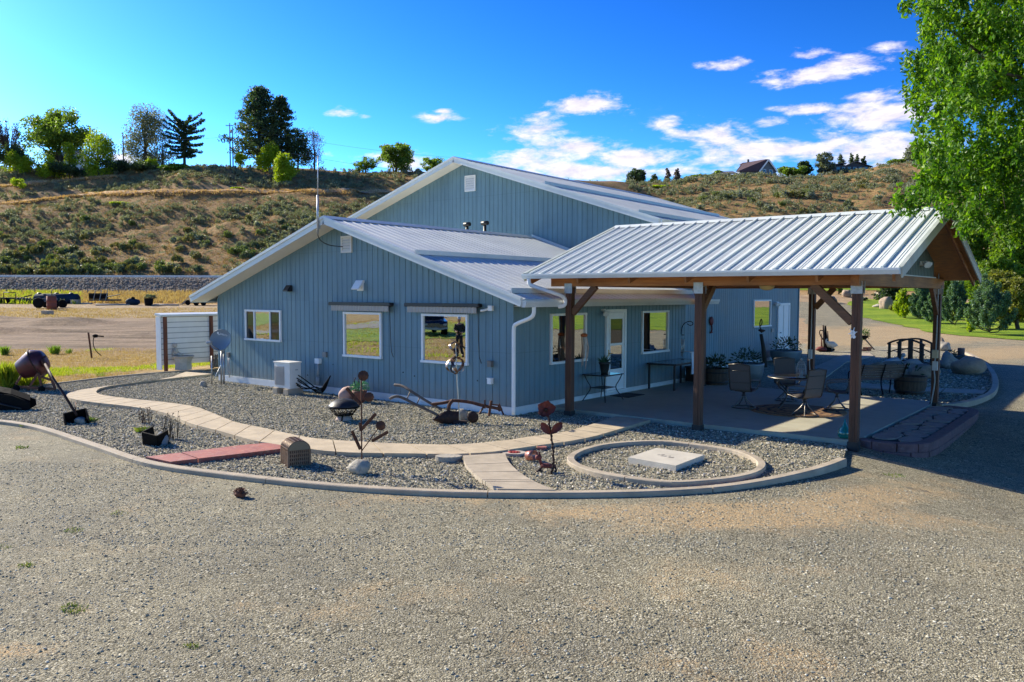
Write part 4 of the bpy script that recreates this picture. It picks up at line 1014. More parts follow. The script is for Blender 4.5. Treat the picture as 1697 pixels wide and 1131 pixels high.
# -- cement mixer
E, p, k = prop('cement_mixer', 'old rusty maroon cement mixer tilted on its angle-iron frame at the bed edge', 'cement mixer', 60, 647)
DRUM = M('maroon_drum', (.10, .026, .03), .42, metal=.25, var=.35, vs=4., col2=(.06, .03, .025), c2=(.5, .7), dirt=.4)
Z9 = lambda x, y, d=0: p(x/9.43, 560+y/9.43, d)
a, m_, c = Z9(307, 515), Z9(535, 397), Z9(690, 395); ax = (m_-a)/np.linalg.norm(m_-a); ax = ax*np.array((1, 1, 1))+np.array((0, .25, 0)); ax /= np.linalg.norm(ax)
L1 = np.linalg.norm(m_-a)
b = MB(); b.lathe([(.20, .015), (.235, 0), (.25, .01), (.385, L1*.85), (.40, L1*.95), (.40, L1*1.05), (.385, L1*1.15), (.27, L1*1.55), (.20, L1*1.62), (0, L1*1.63)], 28, a, ax); b.lathe([(.225, .01), (.37, L1*.85), (.36, L1*1.1), (.1, L1*1.5), (0, L1*1.5)], 24, a, ax)
dr = b.build('drum', DRUM, E)
b = MB(); b.lathe([(.40, L1*.96), (.425, L1*.97), (.425, L1*1.03), (.40, L1*1.04)], 28, a, ax); b.build('ring_gear', RUSTD, dr)
b = MB()
for y in (-.22, .22):
    for q in (((590, 555), (430, 822)), ((600, 560), (655, 770)), ((330, 600), (245, 730)), ((705, 400), (860, 790)), ((640, 610), (790, 660)), ((745, 545), (625, 610))):
        b.bar(Z9(*q[0], y), Z9(*q[1], y*1.3), .05, .05)
    b.bar(Z9(235, 765, y*1.4), Z9(870, 800, y*1.4), .05, .06)
for x, yy in ((240, 765), (440, 790), (860, 800)): b.bar(Z9(x, yy, -.32), Z9(x, yy, .32), .05, .05)
b.bar(Z9(590, 560, -.24), Z9(590, 560, .24), .05, .05); b.bar(Z9(705, 400, -.24), Z9(705, 400, .24), .04, .04)
b.build('frame', M('mixer_rust', (.17, .065, .035), .8, var=.35, vs=7), E)
b = MB(); b.bar(Z9(640, 330), Z9(715, 290), .03, .05); b.lathe([(.0, -.03), (.13, -.03), (.13, .03), (.0, .03)], 16, Z9(695, 400, -.1), (1, .3, .4)); b.build('tilt_gear', RUST, E)
for x, yy, y in ((255, 800, -.36), (255, 790, .36), (650, 810, -.36)):
    b = MB(); b.lathe([(.03, -.03), (.085, -.03), (.085, .03), (.03, .03)], 16, Z9(x, yy-6, y), (0, 1, 0)); b.build('wheel', BLKI, E)
# -- long-handled scoop leaning on the mixer
E, p, k = prop('scraper_scoop', 'rusty long-handled black scoop whose pole leans up against the cement mixer', 'scoop', 126, 703)
b = MB(); b.tube([p(75, 604, .9), p(87, 626, .55), p(108, 657, .3), p(127, 688)], .028, 8); b.build('pole', RUSTD, E)
def openbox(b, c, A, w, l, h, t=.012):
    A = np.array(A); c = np.array(c)
    for o, hh in (((0, 0, -h/2), (w/2, l/2, t)), ((-w/2, 0, 0), (t, l/2, h/2)), ((w/2, 0, 0), (t, l/2, h/2)), ((0, l/2, 0), (w/2, t, h/2))): b.obox(c+A@np.array(o), hh, A)
    return b
def rotm(x=0, y=0, z=0): return np.array(Matrix.Rotation(z, 3, 'Z')@Matrix.Rotation(y, 3, 'Y')@Matrix.Rotation(x, 3, 'X'))
b = openbox(MB(), p(127, 696), rotm(R(35), R(-12), R(25)), .42, .34, .2); b.build('bucket', BLKI, E)
b = MB(); b.tube([p(125.5, 667, .3), p(125, 684)], .012, 6); b.build('prop_rod', RUST, E)
rock_thing('pale rock in the mouth of the long-handled scoop', 134, 702.5, .11, (1.2, .9, .8), seed=4)
# -- slip scraper pan at the frame's left edge
E, p, k = prop('slip_scraper', 'black steel scraper pan lying upside down at the left edge of the bed', 'scraper pan', 20, 681)
b = MB(); pts = [(-20, 646), (18, 653), (50, 664), (50, 677)]
for y0_, y1_ in ((0, .25),):
    q0 = [p(U, V, y0_+.05) for U, V in pts]; q1 = [p(U, V-9, y1_) for U, V in pts]
    for i in range(3): b.prism([q0[i], q0[i+1], q1[i+1], q1[i]], (0, 0, -.02))
    b.prism([p(-20, 690), p(-20, 652), p(18, 655), p(49, 667), p(50, 678), p(40, 684)], (0, .02, 0)); b.prism([q+np.array((0, .23, 0)) for q in (p(-20, 680), p(-20, 648), p(18, 652), p(49, 664), p(50, 674), p(40, 680))], (0, .02, 0))
b.build('pan', BLKI, E)
b = MB(); b.tube([p(-20, 665, -.03), p(10, 672, -.05), p(36, 678, -.04)], .02, 6); b.build('handle_bar', DARKM, E)
# -- small scoop with stones, dry stalks
E, p, k = prop('scraper_scoop', 'small square black scoop bucket lying on the pebbles with grey stones beside it', 'scoop', 257, 738)
openbox(MB(), p(258, 726), rotm(R(-75), R(8), R(-20)), .34, .28, .26).build('bucket', BLKI, E)
b = MB(); b.tube([p(246, 716), p(249, 724, -.1), p(262, 730, -.16)], .009, 6); b.build('bail', DARKM, E)
rock_thing('blue-grey stone leaning on the small black scoop', 269, 738, .12, (.8, .8, 1.2), M('blue_grey_stone', (.2, .22, .24), .9, bmp=.5), seed=9)
rock_thing('small grey stone beside the small black scoop', 275, 735, .07, (1, .8, .8), seed=12)
def stalks(label, u, v, n, h, spread, m, seed, cat='plant', name='dry_plant', z=ZB, r=.006):
    w = GZ(u, v, z); E = thing(name, label, cat, w, -YAW); g = random.Random(seed); b = MB(); lf = MB()
    for i in range(n):
        a = g.uniform(0, 2*PI); rad = g.uniform(0, spread); x, y = rad*math.cos(a), rad*math.sin(a); H = h*g.uniform(.6, 1.05); lx, ly = g.gauss(0, .13)*H, g.gauss(0, .13)*H
        b.tube([(x, y, -.02), (x+lx*.4, y+ly*.4, H*.5), (x+lx, y+ly, H)], [r*1.2, r, r*.5], 5)
        for j in range(6):
            t = g.uniform(.2, 1); c = np.array((x+lx*t, y+ly*t, H*t)); d = np.array((g.gauss(0, 1), g.gauss(0, 1), g.uniform(.2, 1.4))); d /= np.linalg.norm(d); sd_ = np.cross(d, (g.gauss(0, 1), g.gauss(0, 1), .3)); sd_ /= np.linalg.norm(sd_)+1e-6; l = g.uniform(.02, .06)
            lf.add([c, c+d*l*.5+sd_*l*.18, c+d*l, c+d*l*.5-sd_*l*.18], [(0, 1, 2, 3)])
    b.build('stem', m, E); lf.build('leaf', m, E); return E
DRY = M('dry_stalk', (.075, .06, .04), .9, var=.3)
stalks('clump of dry brown upright stalks right of the small black scoop', 282, 728, 16, .5, .16, DRY, 1)
stalks('dry dark brown weed standing on the pebbles left of the winding walk', 240, 702, 12, .34, .14, M('dry_brown', (.07, .035, .02), .9), 2)
# -- lattice chest
E, p, k = prop('metal_chest', 'reddish brown openwork metal chest with rounded lid at the end of the red path', 'chest', 490, 770)
CH = M('chest_strap', (.15, .095, .065), .5, metal=.45, var=.3, vs=8); CHI = M('chest_inner', (.045, .014, .014), .7)
A_ = rotm(z=R(-38)); 
A_ = np.eye(3); w_, l_, h_, lr = .17, .21, .27, .17     # half width, half length, box height, lid radius
Ez = E; E.rotation_euler = (0, 0, -YAW+R(-60))
b = MB(); b.box((-l_+.012, -w_+.012, .03), (l_-.012, w_-.012, h_), .0); b.build('inner_box', CHI, E)
b = MB()
for sx in (-1, 1):
    for sy in (-1, 1): b.box((sx*l_-.014, sy*w_-.014, 0), (sx*l_+.014, sy*w_+.014, h_))
for z in (.03, .09, .15, .21, .27, h_):
    b.box((-l_, -w_-.006, z-.011), (l_, -w_+.004, z+.011)); b.box((-l_, w_-.004, z-.011), (l_, w_+.006, z+.011)); b.box((-l_-.006, -w_, z-.011), (-l_+.004, w_, z+.011)); b.box((l_-.004, -w_, z-.011), (l_+.006, w_, z+.011))
n = 13
for i in range(n):
    x = -l_+2*l_*(i+.5)/n; b.box((x-.008, -w_-.01, 0), (x+.008, -w_, h_)); b.box((x-.008, w_, 0), (x+.008, w_+.01, h_))
for i in range(11):
    y = -w_+2*w_*(i+.5)/11; b.box((-l_-.01, y-.008, 0), (-l_, y+.008, h_)); b.box((l_, y-.008, 0), (l_+.01, y+.008, h_))
b.build('lattice', CH, E)
b = MB(); cir = lambda r, z0=h_: [(0, r*math.cos(t), z0+r*.78*math.sin(t)) for t in np.linspace(0, PI, 15)]
b.prism([(l_-.01, y, z) for _, y, z in cir(w_)], (.022, 0, 0)); b.build('lid_end', M('chest_end', (.17, .13, .085), .55, metal=.3), E); b = MB(); b.prism([(-l_-.012, y, z) for _, y, z in cir(w_)], (.022, 0, 0)); lid = b.build('lid_end', M('chest_end', (.17, .13, .085), .55, metal=.3), E)
b = MB(); q = cir(w_-.01); b.add([(-l_, y, z) for _, y, z in q]+[(l_, y, z) for _, y, z in q], [(i+1, i, i+15, i+16) for i in range(14)]); b.build('lid_inner', M('chest_pink', (.30, .13, .12), .6), lid)
b = MB()
for i in range(11):
    x = -l_+2*l_*i/10; b.tube([(x, y, z) for _, y, z in cir(w_+.004)], .009, 4)
for t in np.linspace(.15, PI-.15, 9): b.box((-l_, (w_+.004)*math.cos(t)-.008, h_+(w_+.004)*.78*math.sin(t)-.008), (l_, (w_+.004)*math.cos(t)+.008, h_+(w_+.004)*.78*math.sin(t)+.008))
b.build('lid_lattice', CH, lid)
# -- outdoor unit of the heat pump
E = thing('heat_pump', 'white outdoor heat pump unit on grey blocks below the small slider window', 'air conditioner', GZ(478, 656, ZB)+np.array((-.34, .22, 0)))
ACW = M('ac_white', (.68, .66, .61), .45, var=.05, dirt=.15)
b = MB(); b.box((-.34, -.17, .17), (.34, .2, .86), .012); b.build('body', ACW, E)
b = MB(); b.box((-.36, -.19, .855), (.36, .22, .885), .008); b.build('top_cover', ACW, E)
b = MB(); b.box((-.32, -.178, .25), (.1, -.172, .76))
for i in range(22): b.box((-.31, -.188, .262+.0225*i), (.09, -.178, .268+.0225*i))
b.build('fan_grille', M('ac_grille', (.36, .33, .31), .5), E)
b = MB(); b.box((.335, -.12, .3), (.352, .12, .78), .004); b.build('side_panel', ACW, E)
b = MB(); b.box((.351, .0, .66), (.354, .09, .69)); b.build('nameplate', GREYP, E)
for x in (-.24, .24):
    b = MB(); b.box((x-.1, -.24, .0), (x+.1, .26, .17), .01); b.build('block', CONC2, E)
b = MB()
for i, (o, z) in enumerate(((0, .45), (.03, .38), (-.03, .32), (.05, .52), (0, .26))): b.tube(smoothline([(.35, .05+o, z), (.6, .1+o, z-.12), (.95, .2, .1+.04*i), (1.05, .3, .05+.03*i), (1.12, .4, .18+.04*i), (1.2+.02*i, .44, .42+.03*i)], 2), .015, 7)
b.build('refrigerant_line', BLKI, E)
# -- satellite dish
E, p, k = prop('satellite_dish', 'grey satellite dish on a steel mast at the left corner of the blue building', 'satellite dish', 369, 637)
STEEL = M('galvanised_tube', (.36, .37, .38), .4, metal=.7, var=.12)
b = MB()
for dx in (-2.2, 2.2): b.tube([p(369+dx, 637), p(369+dx*.9, 582)], .028, 8)
b.tube([p(351, 637, -.2), p(351, 590, -.2)], .022, 8); b.tube([p(353, 632, -.15), p(366, 606)], .012, 6); b.build('mast', STEEL, E)
DISH = M('dish_grey', (.17, .215, .25), .45, var=.05)
c = p(366, 564, -.08); nrm_ = np.array((-.28, -.93, .24)); nrm_ /= np.linalg.norm(nrm_); ex = np.cross((0, 0, 1), nrm_); ex /= np.linalg.norm(ex); ey = np.cross(nrm_, ex)
b = MB(); V = []; nr_, na_ = 6, 32; rx, ry_ = .37, .32
for i in range(nr_+1):
    for j in range(na_):
        t = 2*PI*j/na_; q = i/nr_; V.append(c+ex*rx*q*math.cos(t)+ey*ry_*q*math.sin(t)+nrm_*(.085*q*q-.05))
F = [(i*na_+j, i*na_+(j+1) % na_, (i+1)*na_+(j+1) % na_, (i+1)*na_+j) for i in range(nr_) for j in range(na_)]
b.add(V, F, True); b.add([v-nrm_*.012 for v in V], [f[::-1] for f in F], True); b.tube([V[nr_*na_+j]-nrm_*.006 for j in range(na_)], .009, 5, closed=True)
ds = b.build('reflector', DISH, E)
b = MB(); a0 = c-ey*ry_*.95-nrm_*.02; a1 = p(346.5, 568, -.42); b.tube([a0, a0*.4+a1*.6-np.array((0, 0, .03)), a1], .016, 6); b.build('feed_arm', STEEL, E)
b = MB(); b.obox(a1, (.085, .05, .045), np.array([ex, nrm_, ey]).T, .02); b.lathe([(.03, 0), (.045, .06)], 12, a1-nrm_*.04, -nrm_); b.build('receiver', GREYP, E)
b = MB(); b.obox(p(368, 580, .06), (.06, .06, .1), None, .01); b.build('bracket', STEEL, E)
# lettering printed upside down on the dish
tcu = bpy.data.curves.new('lettering', 'FONT'); tcu.body = 'DIRECTV'; tcu.size = .095; tcu.align_x = 'CENTER'; tcu.align_y = 'CENTER'; tcu.extrude = .001
to = bpy.data.objects.new('lettering_tmp', tcu); COL.objects.link(to); dg = bpy.context.evaluated_depsgraph_get(); me = bpy.data.meshes.new_from_object(to.evaluated_get(dg)); bpy.data.objects.remove(to)
lo_ = bpy.data.objects.new('lettering', me); COL.objects.link(lo_); lo_.parent = ds; me.materials.append(M('dish_print', (.82, .84, .85), .5))
def drape(x, y, h=.006): q = (x/rx)**2+(y/ry_)**2; return c+ex*x+ey*y+nrm_*(.085*q-.05+h)
sc_ = .27/max(1e-6, max(v.co.x for v in me.vertices)-min(v.co.x for v in me.vertices)); ca_, sa_ = math.cos(R(-13)), math.sin(R(-13))
def onface(x, y): return (.065+x*ca_-y*sa_, .165+x*sa_+y*ca_)
for v in me.vertices: x, y = onface(v.co.x*sc_, v.co.y*sc_); v.co = Vector(drape(x, y, .006+v.co.z))
b = MB(); V = []; n = 16
for rr_ in (0., .03): V += [drape(*onface(-.205+rr_*math.cos(2*PI*k/n), .005+rr_*math.sin(2*PI*k/n))) for k in range(n)]
b.add(V, [(k, (k+1) % n, n+(k+1) % n, n+k) for k in range(n)]); V = []
for k in range(9): t = -2.6+2.4*k/8; V += [drape(*onface(-.165+.022*math.cos(t), .0+.035*math.sin(t))), drape(*onface(-.165+.034*math.cos(t), .0+.047*math.sin(t)))]
b.add(V, [(2*k, 2*k+1, 2*k+3, 2*k+2) for k in range(8)]); b.build('emblem', MATS['dish_print'], ds)
rock_thing('small grey rock on the pebbles beside the satellite dish mast', 337, 641.5, .1, (1.1, .8, 1.1), seed=6)
# -- white panel screen behind the left corner
E, p, k = prop('screen_panel', 'white boarded privacy screen with two brown posts and a metal cap beside the building', 'fence', 275, 613, -.05)
pa = GZ(275, 613.5, -.05); pb = GZ(351, 607.5, -.05); E.location = tuple(pa); dv = pb-pa; E.rotation_euler = (0, 0, math.atan2(dv[1], dv[0])); LN = np.linalg.norm(dv[:2])
hS = (613.5-524)*depth(pa)/FPX
BRW = wood('red_brown_post', (.13, .035, .015), (.22, .07, .03), 2)
for x in (0, LN):
    b = MB(); b.box((x-.05, -.06, -.2), (x+.05, .04, hS-.03), .005); b.build('post', BRW, E)
b = MB(); n = 9
for i in range(n):
    z0_ = .16+(hS-.2)*i/n; z1_ = .16+(hS-.2)*(i+1)/n; b.box((-.12, .05, z0_+.011), (LN+.63, .085, z1_-.011)); q_ = MB(); q_.box((-.12, .045, z1_-.012), (LN+.63, .0495, z1_+.012)); q_.build('board_shadow_line', M('shadow_line_grey', (.33, .34, .34), .7), E)  # grey strips stand in for the shadow lines where boards overlap
b.build('boards', M('white_boards', (.82, .82, .78), .55, var=.05, dirt=.15), E)
b = MB(); b.box((-.14, .05, .0), (-.10, .35, hS-.02)); b.build('end_board', M('white_boards', (.66, .66, .63)), E)
b = MB(); b.prism([(-.2, -.1, hS-.02), (-.2, -.1, hS+.05), (-.2, .3, hS+.1), (-.2, .3, hS+.02)], (LN+.9, 0, 0)); b.build('cap', TRIM, E)
# -- stone urn with a seated child figure
STONE = M('cast_stone', (.54, .50, .43), .9, var=.2, vs=5, bmp=.4, bs_=40, dirt=.5)
E, p, k = prop('stone_planter', 'pale cast stone basin planter standing in front of the white screen', 'planter', 304, 612.5, -.05)
b = MB(); A = k
b.lathe([(14.5*k, 0), (14*k, 2*k), (13.5*k, 12*k), (15.5*k, 19*k), (18*k, 21*k), (18.5*k, 22.5*k), (17.5*k, 23*k), (15*k, 21.5*k), (0, 21.3*k)], 8, (0, 0, 0), smooth=False); b.build('basin', STONE, E)
E2, p2, k2 = prop('garden_statue', 'small pale stone statue of a seated child on the edge of the stone basin', 'statue', 294, 590, .55)
E2.location = (E.location[0]-.28*RT0[0], E.location[1]-.28*RT0[1], E.location[2]+22.5*k)
b = MB(); b.tube([(0, 0, 0), (.0, 0, .1), (.01, 0, .22), (.0, 0, .30)], [.095, .10, .085, .04], 12); b.ico((0, 0, .37), .075, 2, (1, 1, 1.15)); b.tube([(.03, -.05, .05), (.16, -.08, .06), (.24, -.06, .01)], [.05, .045, .03], 8); b.tube([(.03, .05, .05), (.17, .06, .06), (.25, .07, .01)], [.05, .045, .03], 8); b.tube([(-.02, -.08, .24), (.05, -.12, .14), (.12, -.07, .1)], [.035, .03, .022], 8); b.tube([(-.02, .08, .24), (.05, .1, .14), (.12, .06, .1)], [.035, .03, .022], 8); b.ico((-.02, 0, .4), .07, 2, (1, 1.05, .9)); b.build('figure', STONE, E2)
E, p, k = prop('garden_statue', 'dark stone cat-like figurine standing beside the right post of the white screen', 'statue', 357.5, 608.5, -.05)
b = MB(); b.tube([(0, 0, 0), (0, 0, .12), (.02, 0, .25), (.03, -.02, .33)], [.11, .13, .09, .05], 10); b.ico((.04, -.03, .38), .075, 2); b.tube([(.0, -.02, .43), (-.01, -.02, .48)], [.03, .005], 6); b.tube([(.08, -.02, .43), (.09, -.02, .48)], [.03, .005], 6); b.build('figure', M('weathered_stone', (.2, .17, .13), .9, bmp=.3), E)
# -- fire bowl with spark dome
E, p, k = prop('fire_pit', 'black domed wire-basket fire bowl standing on the pebbles', 'fire pit', 570, 697)
Z6 = lambda x, y, d=0: p(400+x/5.653, 560+y/5.653, d)
hr_ = (Z6(1095, 630)-Z6(820, 630))[0]/2; zc = Z6(960, 635)[2]; bz = .04
b = MB(); b.lathe([(hr_*1.02, -.02), (hr_*1.05, 0), (hr_*.98, .02), (hr_*.85, .07), (hr_*.55, .125), (hr_*.2, .15), (0, .155)], 32, (0, 0, zc)); b.build('dome', M('dome_mesh', (.03, .03, .033), .5, metal=.4, var=.3, vs=20), E)
b = MB(); b.tube(arc((0, 0, zc-.02), hr_*1.02, 0, 2*PI, 31)[:-1], .02, 6, closed=True); b.tube(arc((0, 0, zc-.19), hr_*.62, 0, 2*PI, 31)[:-1], .012, 6, closed=True); b.tube(arc((0, 0, zc-.1), hr_*.86, 0, 2*PI, 31)[:-1], .007, 5, closed=True); b.tube(arc((0, 0, .05), hr_*.4, 0, 2*PI, 31)[:-1], .015, 6, closed=True); b.build('rim', BLKI, E)
b = MB()
for i in range(28):
    t = 2*PI*i/28; t2 = t+.25*(-1)**i; b.tube([(hr_*math.cos(t), hr_*math.sin(t), zc-.02), (hr_*.86*math.cos(t2), hr_*.86*math.sin(t2), zc-.1), (hr_*.62*math.cos(t), hr_*.62*math.sin(t), zc-.19)], .006, 4)
b.build('wire_basket', BLKI, E)
for i in range(3):
    t = .5+2*PI*i/3; b = MB(); b.tube([(hr_*.62*math.cos(t), hr_*.62*math.sin(t), zc-.19), (hr_*.45*math.cos(t), hr_*.45*math.sin(t), zc*.4), (hr_*.66*math.cos(t), hr_*.66*math.sin(t), -.02)], .014, 6); b.build('leg', BLKI, E)
b = MB(); b.lathe([(hr_*.62, zc-.19), (hr_*.3, zc-.22), (0, zc-.225)], 20); b.build('ash_pan', BLKI, E)
b = MB(); b.lathe([(.19, 0), (.17, .05), (.11, .12), (.0, .13)], 14); o = b.build('stone_foot', M('pinkish_stone', (.40, .30, .25), .9), E)
# -- pots by the wall
TERRA = M('terracotta', (.17, .06, .038), .8, var=.3, vs=4, dirt=.4); SUCC = foliage('blue_green_leaf', (.03, .13, .09), (.07, .22, .15), (.14, .30, .22), .2)
def plantball(b, c, r, n, g, l=(.05, .11), w=.28, up=.4):
    for i in range(n):
        d = np.array((g.gauss(0, 1), g.gauss(0, 1), g.gauss(up, .8))); d /= np.linalg.norm(d); o = np.array(c)+d*r*g.uniform(.3, 1)*np.array((1, 1, .8)); d2 = d+np.array((g.gauss(0, .4), g.gauss(0, .4), g.gauss(0, .4))); d2 /= np.linalg.norm(d2); s = np.cross(d2, (g.gauss(0, 1), g.gauss(0, 1), g.gauss(0, 1))); s /= np.linalg.norm(s)+1e-6; L = g.uniform(*l); nn = np.cross(d2, s)
        b.add([o, o+d2*L*.45+s*L*w*.5+nn*L*.05, o+d2*L, o+d2*L*.45-s*L*w*.5+nn*L*.05], [(0, 1, 2, 3)])
    return b
E, p, k = prop('flower_pot', 'dark red terracotta pot of blue-green succulents in front of the white base board', 'planter', 596, 667)
b = MB(); b.lathe([(.11, 0), (.16, .1), (.18, .24), (.19, .3), (.165, .3), (.16, .26), (0, .25)], 20); b.build('pot', TERRA, E)
g = random.Random(4); plantball(MB(), (0, 0, .36), .22, 320, g).build('leaves', SUCC, E)
b = MB(); b.tube([(-.1, 0, .3), (-.13, 0, .55), (-.1, 0, .62)], .012, 5); b.tube([(-.02, .02, .3), (-.03, .02, .58)], .012, 5); b.build('dry_stem', RUSTD, E)
E, p, k = prop('clay_jar', 'pale pink rounded clay jar lying on its side behind the fire bowl', 'jar', 577, 664)
b = MB(); b.lathe([(0, -.3), (.11, -.29), (.17, -.2), (.2, -.05), (.185, .08), (.13, .17), (.12, .2), (.14, .23), (.11, .23), (.09, .1)], 20, (0, 0, .17), (.3, 1, .15)); b.build('body', M('pink_clay', (.42, .27, .22), .85, var=.2, dirt=.3), E)
# -- rusted disc flowers
def petals_disc(b, c, n_, r, th=.006, lobes=9, lob=.06):
    n_ = np.array(n_, float); n_ /= np.linalg.norm(n_); x = np.cross(n_, (0, 0, 1)); x /= np.linalg.norm(x); y = np.cross(n_, x); c = np.array(c); k_ = 72; V = []; 
    rad = [r*(1-lob+lob*abs(math.cos(lobes*t/2))) for t in np.linspace(0, 2*PI, k_, endpoint=False)]
    for s in (0, th):
        for f, d in ((1, 0), (.55, -.018), (.12, -.028)):
            for j in range(k_): t = 2*PI*j/k_; V.append(c+(x*math.cos(t)+y*math.sin(t))*rad[j]*f+n_*(s+d*-1))
    F = []
    for s in (0, 3):
        for i in (0, 1):
            for j in range(k_): q = ((s+i)*k_+j, (s+i)*k_+(j+1) % k_, (s+i+1)*k_+(j+1) % k_, (s+i+1)*k_+j); F.append(q if s == 0 else q[::-1])
        F.append(tuple((s+2)*k_+j for j in range(k_)))
    for j in range(k_): F.append((j, 3*k_+j, 3*k_+(j+1) % k_, (j+1) % k_))
    return b.add(V, F)
rock_thing('rounded grey rock at the foot of the rusted disc flowers', 595, 786, .165, (1.08, .8, .82), seed=3)
E, p, k = prop('metal_flower', 'tall rusted steel sculpture of three disc flowers on thin stems rising from a rock', 'sculpture', 600, 780)
Z8 = lambda x, y, d=0: p(530+x/5.653, 600+y/5.653, d)
b = MB(); b.tube([p(600, 779), Z8(392, 830), Z8(390, 400), Z8(388, 130, -.02)], .011, 7); b.tube([Z8(395, 832), Z8(550, 620, -.02)], .009, 6); b.tube([Z8(390, 385), Z8(470, 320, -.02)], .009, 6); b.build('stem', RUST, E)
for x, y, r in ((407, 130, 50), (570, 597, 46), (462, 330, 46)):
    c = Z8(x, y); petals_disc(MB(), c, (.15, -1, .12), r/5.653*k, lobes=10 if r != 46 or x < 500 else 14).build('disc_flower', RUST, E)
for q in (((300, 645), (380, 820)), ((640, 655), (488, 742)), ((525, 485), (385, 640)), ((250, 245), (385, 400))):
    b = MB(); a, c = Z8(*q[0]), Z8(*q[1]); b.bar(a, c, .05, .012, (0, 1, 0), .004); b.bar(a+np.array((0, -.012, 0)), c+np.array((0, -.012, 0)), .015, .02); b.build('blade_leaf', RUST, E)
b = MB(); b.bar(Z8(380, 570), Z8(385, 650), .05, .014, (0, 1, 0), .004); b.build('blade_leaf', RUST, E)
# -- rusted petal flower
E, p, k = prop('metal_flower', 'dark red iron flower with rounded petals and two spoon leaves on a twisted stem', 'sculpture', 914, 787)
Z7 = lambda x, y, d=0: p(840+x/7.07, 660+y/7.07, d)
b = MB(); st = [Z7(515, 905), Z7(545, 780), Z7(545, 640), Z7(525, 480), Z7(500, 330), Z7(490, 220), Z7(455, 130)]; b.tube(st, .014, 7)
st2 = resample(smoothline(st, 2), 60); b.tube([q+np.array((.017*math.cos(i*.9), .017*math.sin(i*.9), 0)) for i, q in enumerate(st2)], .008, 5); b.build('stem', RUSTD, E)
def spoon(a, c, w, m, tilt=.25):
    a, c = np.array(a), np.array(c); d = c-a; L = np.linalg.norm(d); d /= L; s = np.cross(d, (0, -1, tilt)); s /= np.linalg.norm(s); nn = np.cross(s, d); b = MB(); V = []; n = 10
    for i in range(n+1):
        t = i/n; ww = w*math.sin(min(PI*.985, PI*t**1.25*.95+.03))**.65
        for k_, f in enumerate((-1, -.5, 0, .5, 1)): V.append(a+d*L*t+s*ww*f+nn*(.035*f*f))
    F = [(i*5+j, i*5+j+1, i*5+j+6, i*5+j+5) for i in range(n) for j in range(4)]; b.add(V, F, True); b.add([v-nn*.006 for v in V], [f[::-1] for f in F], True); return b
for q in (((455, 140), (375, 85)), ((455, 135), (480, 40)), ((460, 140), (560, 110)), ((450, 150), (385, 190)), ((460, 150), (480, 210))):
    spoon(Z7(*q[0]), Z7(q[0][0]+(q[1][0]-q[0][0])*1.12, q[0][1]+(q[1][1]-q[0][1])*1.12, -.05), .075, RUSTR).build('petal', RUSTR, E)
b = MB(); b.ico(Z7(455, 140, -.03), .03, 2); b.build('flower_centre', RUSTD, E)
for q in (((500, 425), (400, 290)), ((515, 420), (650, 290))): spoon(Z7(*q[0]), Z7(*q[1], -.05), .06, RUSTR).build('leaf', RUSTR, E)
# -- metal dog
E, p, k = prop('metal_dog', 'small brown cut-steel dog figure standing beside the dark red iron flower', 'sculpture', 905, 783)
b = MB(); b.tube([Z7(400, 790), Z7(560, 800)], .035, 10); b.tube([Z7(405, 785), Z7(390, 730), Z7(375, 690)], .022, 8); dg_ = b.build('body', RUSTR, E)
for q in (((405, 800), (375, 880)), ((420, 800), (330, 885)), ((545, 805), (515, 905)), ((560, 800), (580, 850), (530, 900))):
    b = MB(); b.tube([Z7(*t, .03*(-1)**i) for i, t in enumerate(q)], [.02, .014, .012][:len(q)], 7); b.build('leg', RUSTD, E)
b = MB(); b.ico(Z7(370, 695), .055, 2, (1, .8, .9)); b.tube([Z7(365, 700), Z7(335, 710)], [.035, .02], 8); b.build('head', RUSTR, E)
for x in (350, 380):
    b = MB(); b.bar(Z7(x+5, 670), Z7(x, 630), .03, .012, (0, 1, 0)); b.build('ear', RUSTR, E)
b = MB(); b.tube(smoothline([Z7(555, 795), Z7(585, 770), Z7(570, 740), Z7(550, 770)], 1), .008, 6); b.build('tail', RUSTD, E)
E, p, k = prop('tin_can', 'copper-pink tin cup lying on the pebbles left of the metal dog', 'can', 874, 764)
b = MB(); b.lathe([(.0, .0), (.075, .0), (.085, .15), (.078, .15), (.07, .01), (0, .012)], 18, (0, 0, .085), (.75, -.55, .15)); b.build('cup', M('copper_pink', (.5, .2, .14), .35, metal=.6, var=.15), E)
# -- stones
def slab_stone(label, u, v, r, sc, m, z=ZB, h=.05, name='stepping_stone', seed=1, cat='stone'):
    w = GZ(u, v, z); b = MB(); n = 24; V = [(r*sc[0]*(1+.12*mnoise.noise(Vector((math.cos(t)*1.3+seed, math.sin(t)*1.3, seed))))*math.cos(t), r*sc[1]*(1+.12*mnoise.noise(Vector((math.cos(t)+seed*2, math.sin(t), 2.))))*math.sin(t), h) for t in np.linspace(0, 2*PI, n, endpoint=False)]
    b.prism(V, (0, 0, -h-.03)); E = b.build(name, m, None, (0, 0, 0)); E.location = tuple(w); E.rotation_euler = (0, 0, -YAW); return tag(E, label, cat)
s_ = slab_stone('pale round stepping stone with a red emblem painted on it', 852, 754.5, .2, (1.0, .8), M('pale_stone', (.40, .34, .28), .85, var=.2))
b = MB(); b.lathe([(.075, .051), (.11, .0525), (.11, .051)], 24); b.box((-.035, -.05, .05), (.0, .05, .0525)); b.box((.01, -.05, .05), (.045, .05, .0525)); b.build('red_emblem', M('red_paint', (.36, .04, .035), .6), s_)
slab_stone('small reddish flat stone beside the copper tin cup', 898, 746, .085, (1.1, .9), M('red_stone', (.30, .10, .08), .8), h=.06, seed=3)
slab_stone('grey flat stone lying beside the walk where it forks', 743, 764.5, .18, (1.2, .8), ROCK, h=.09, seed=5)
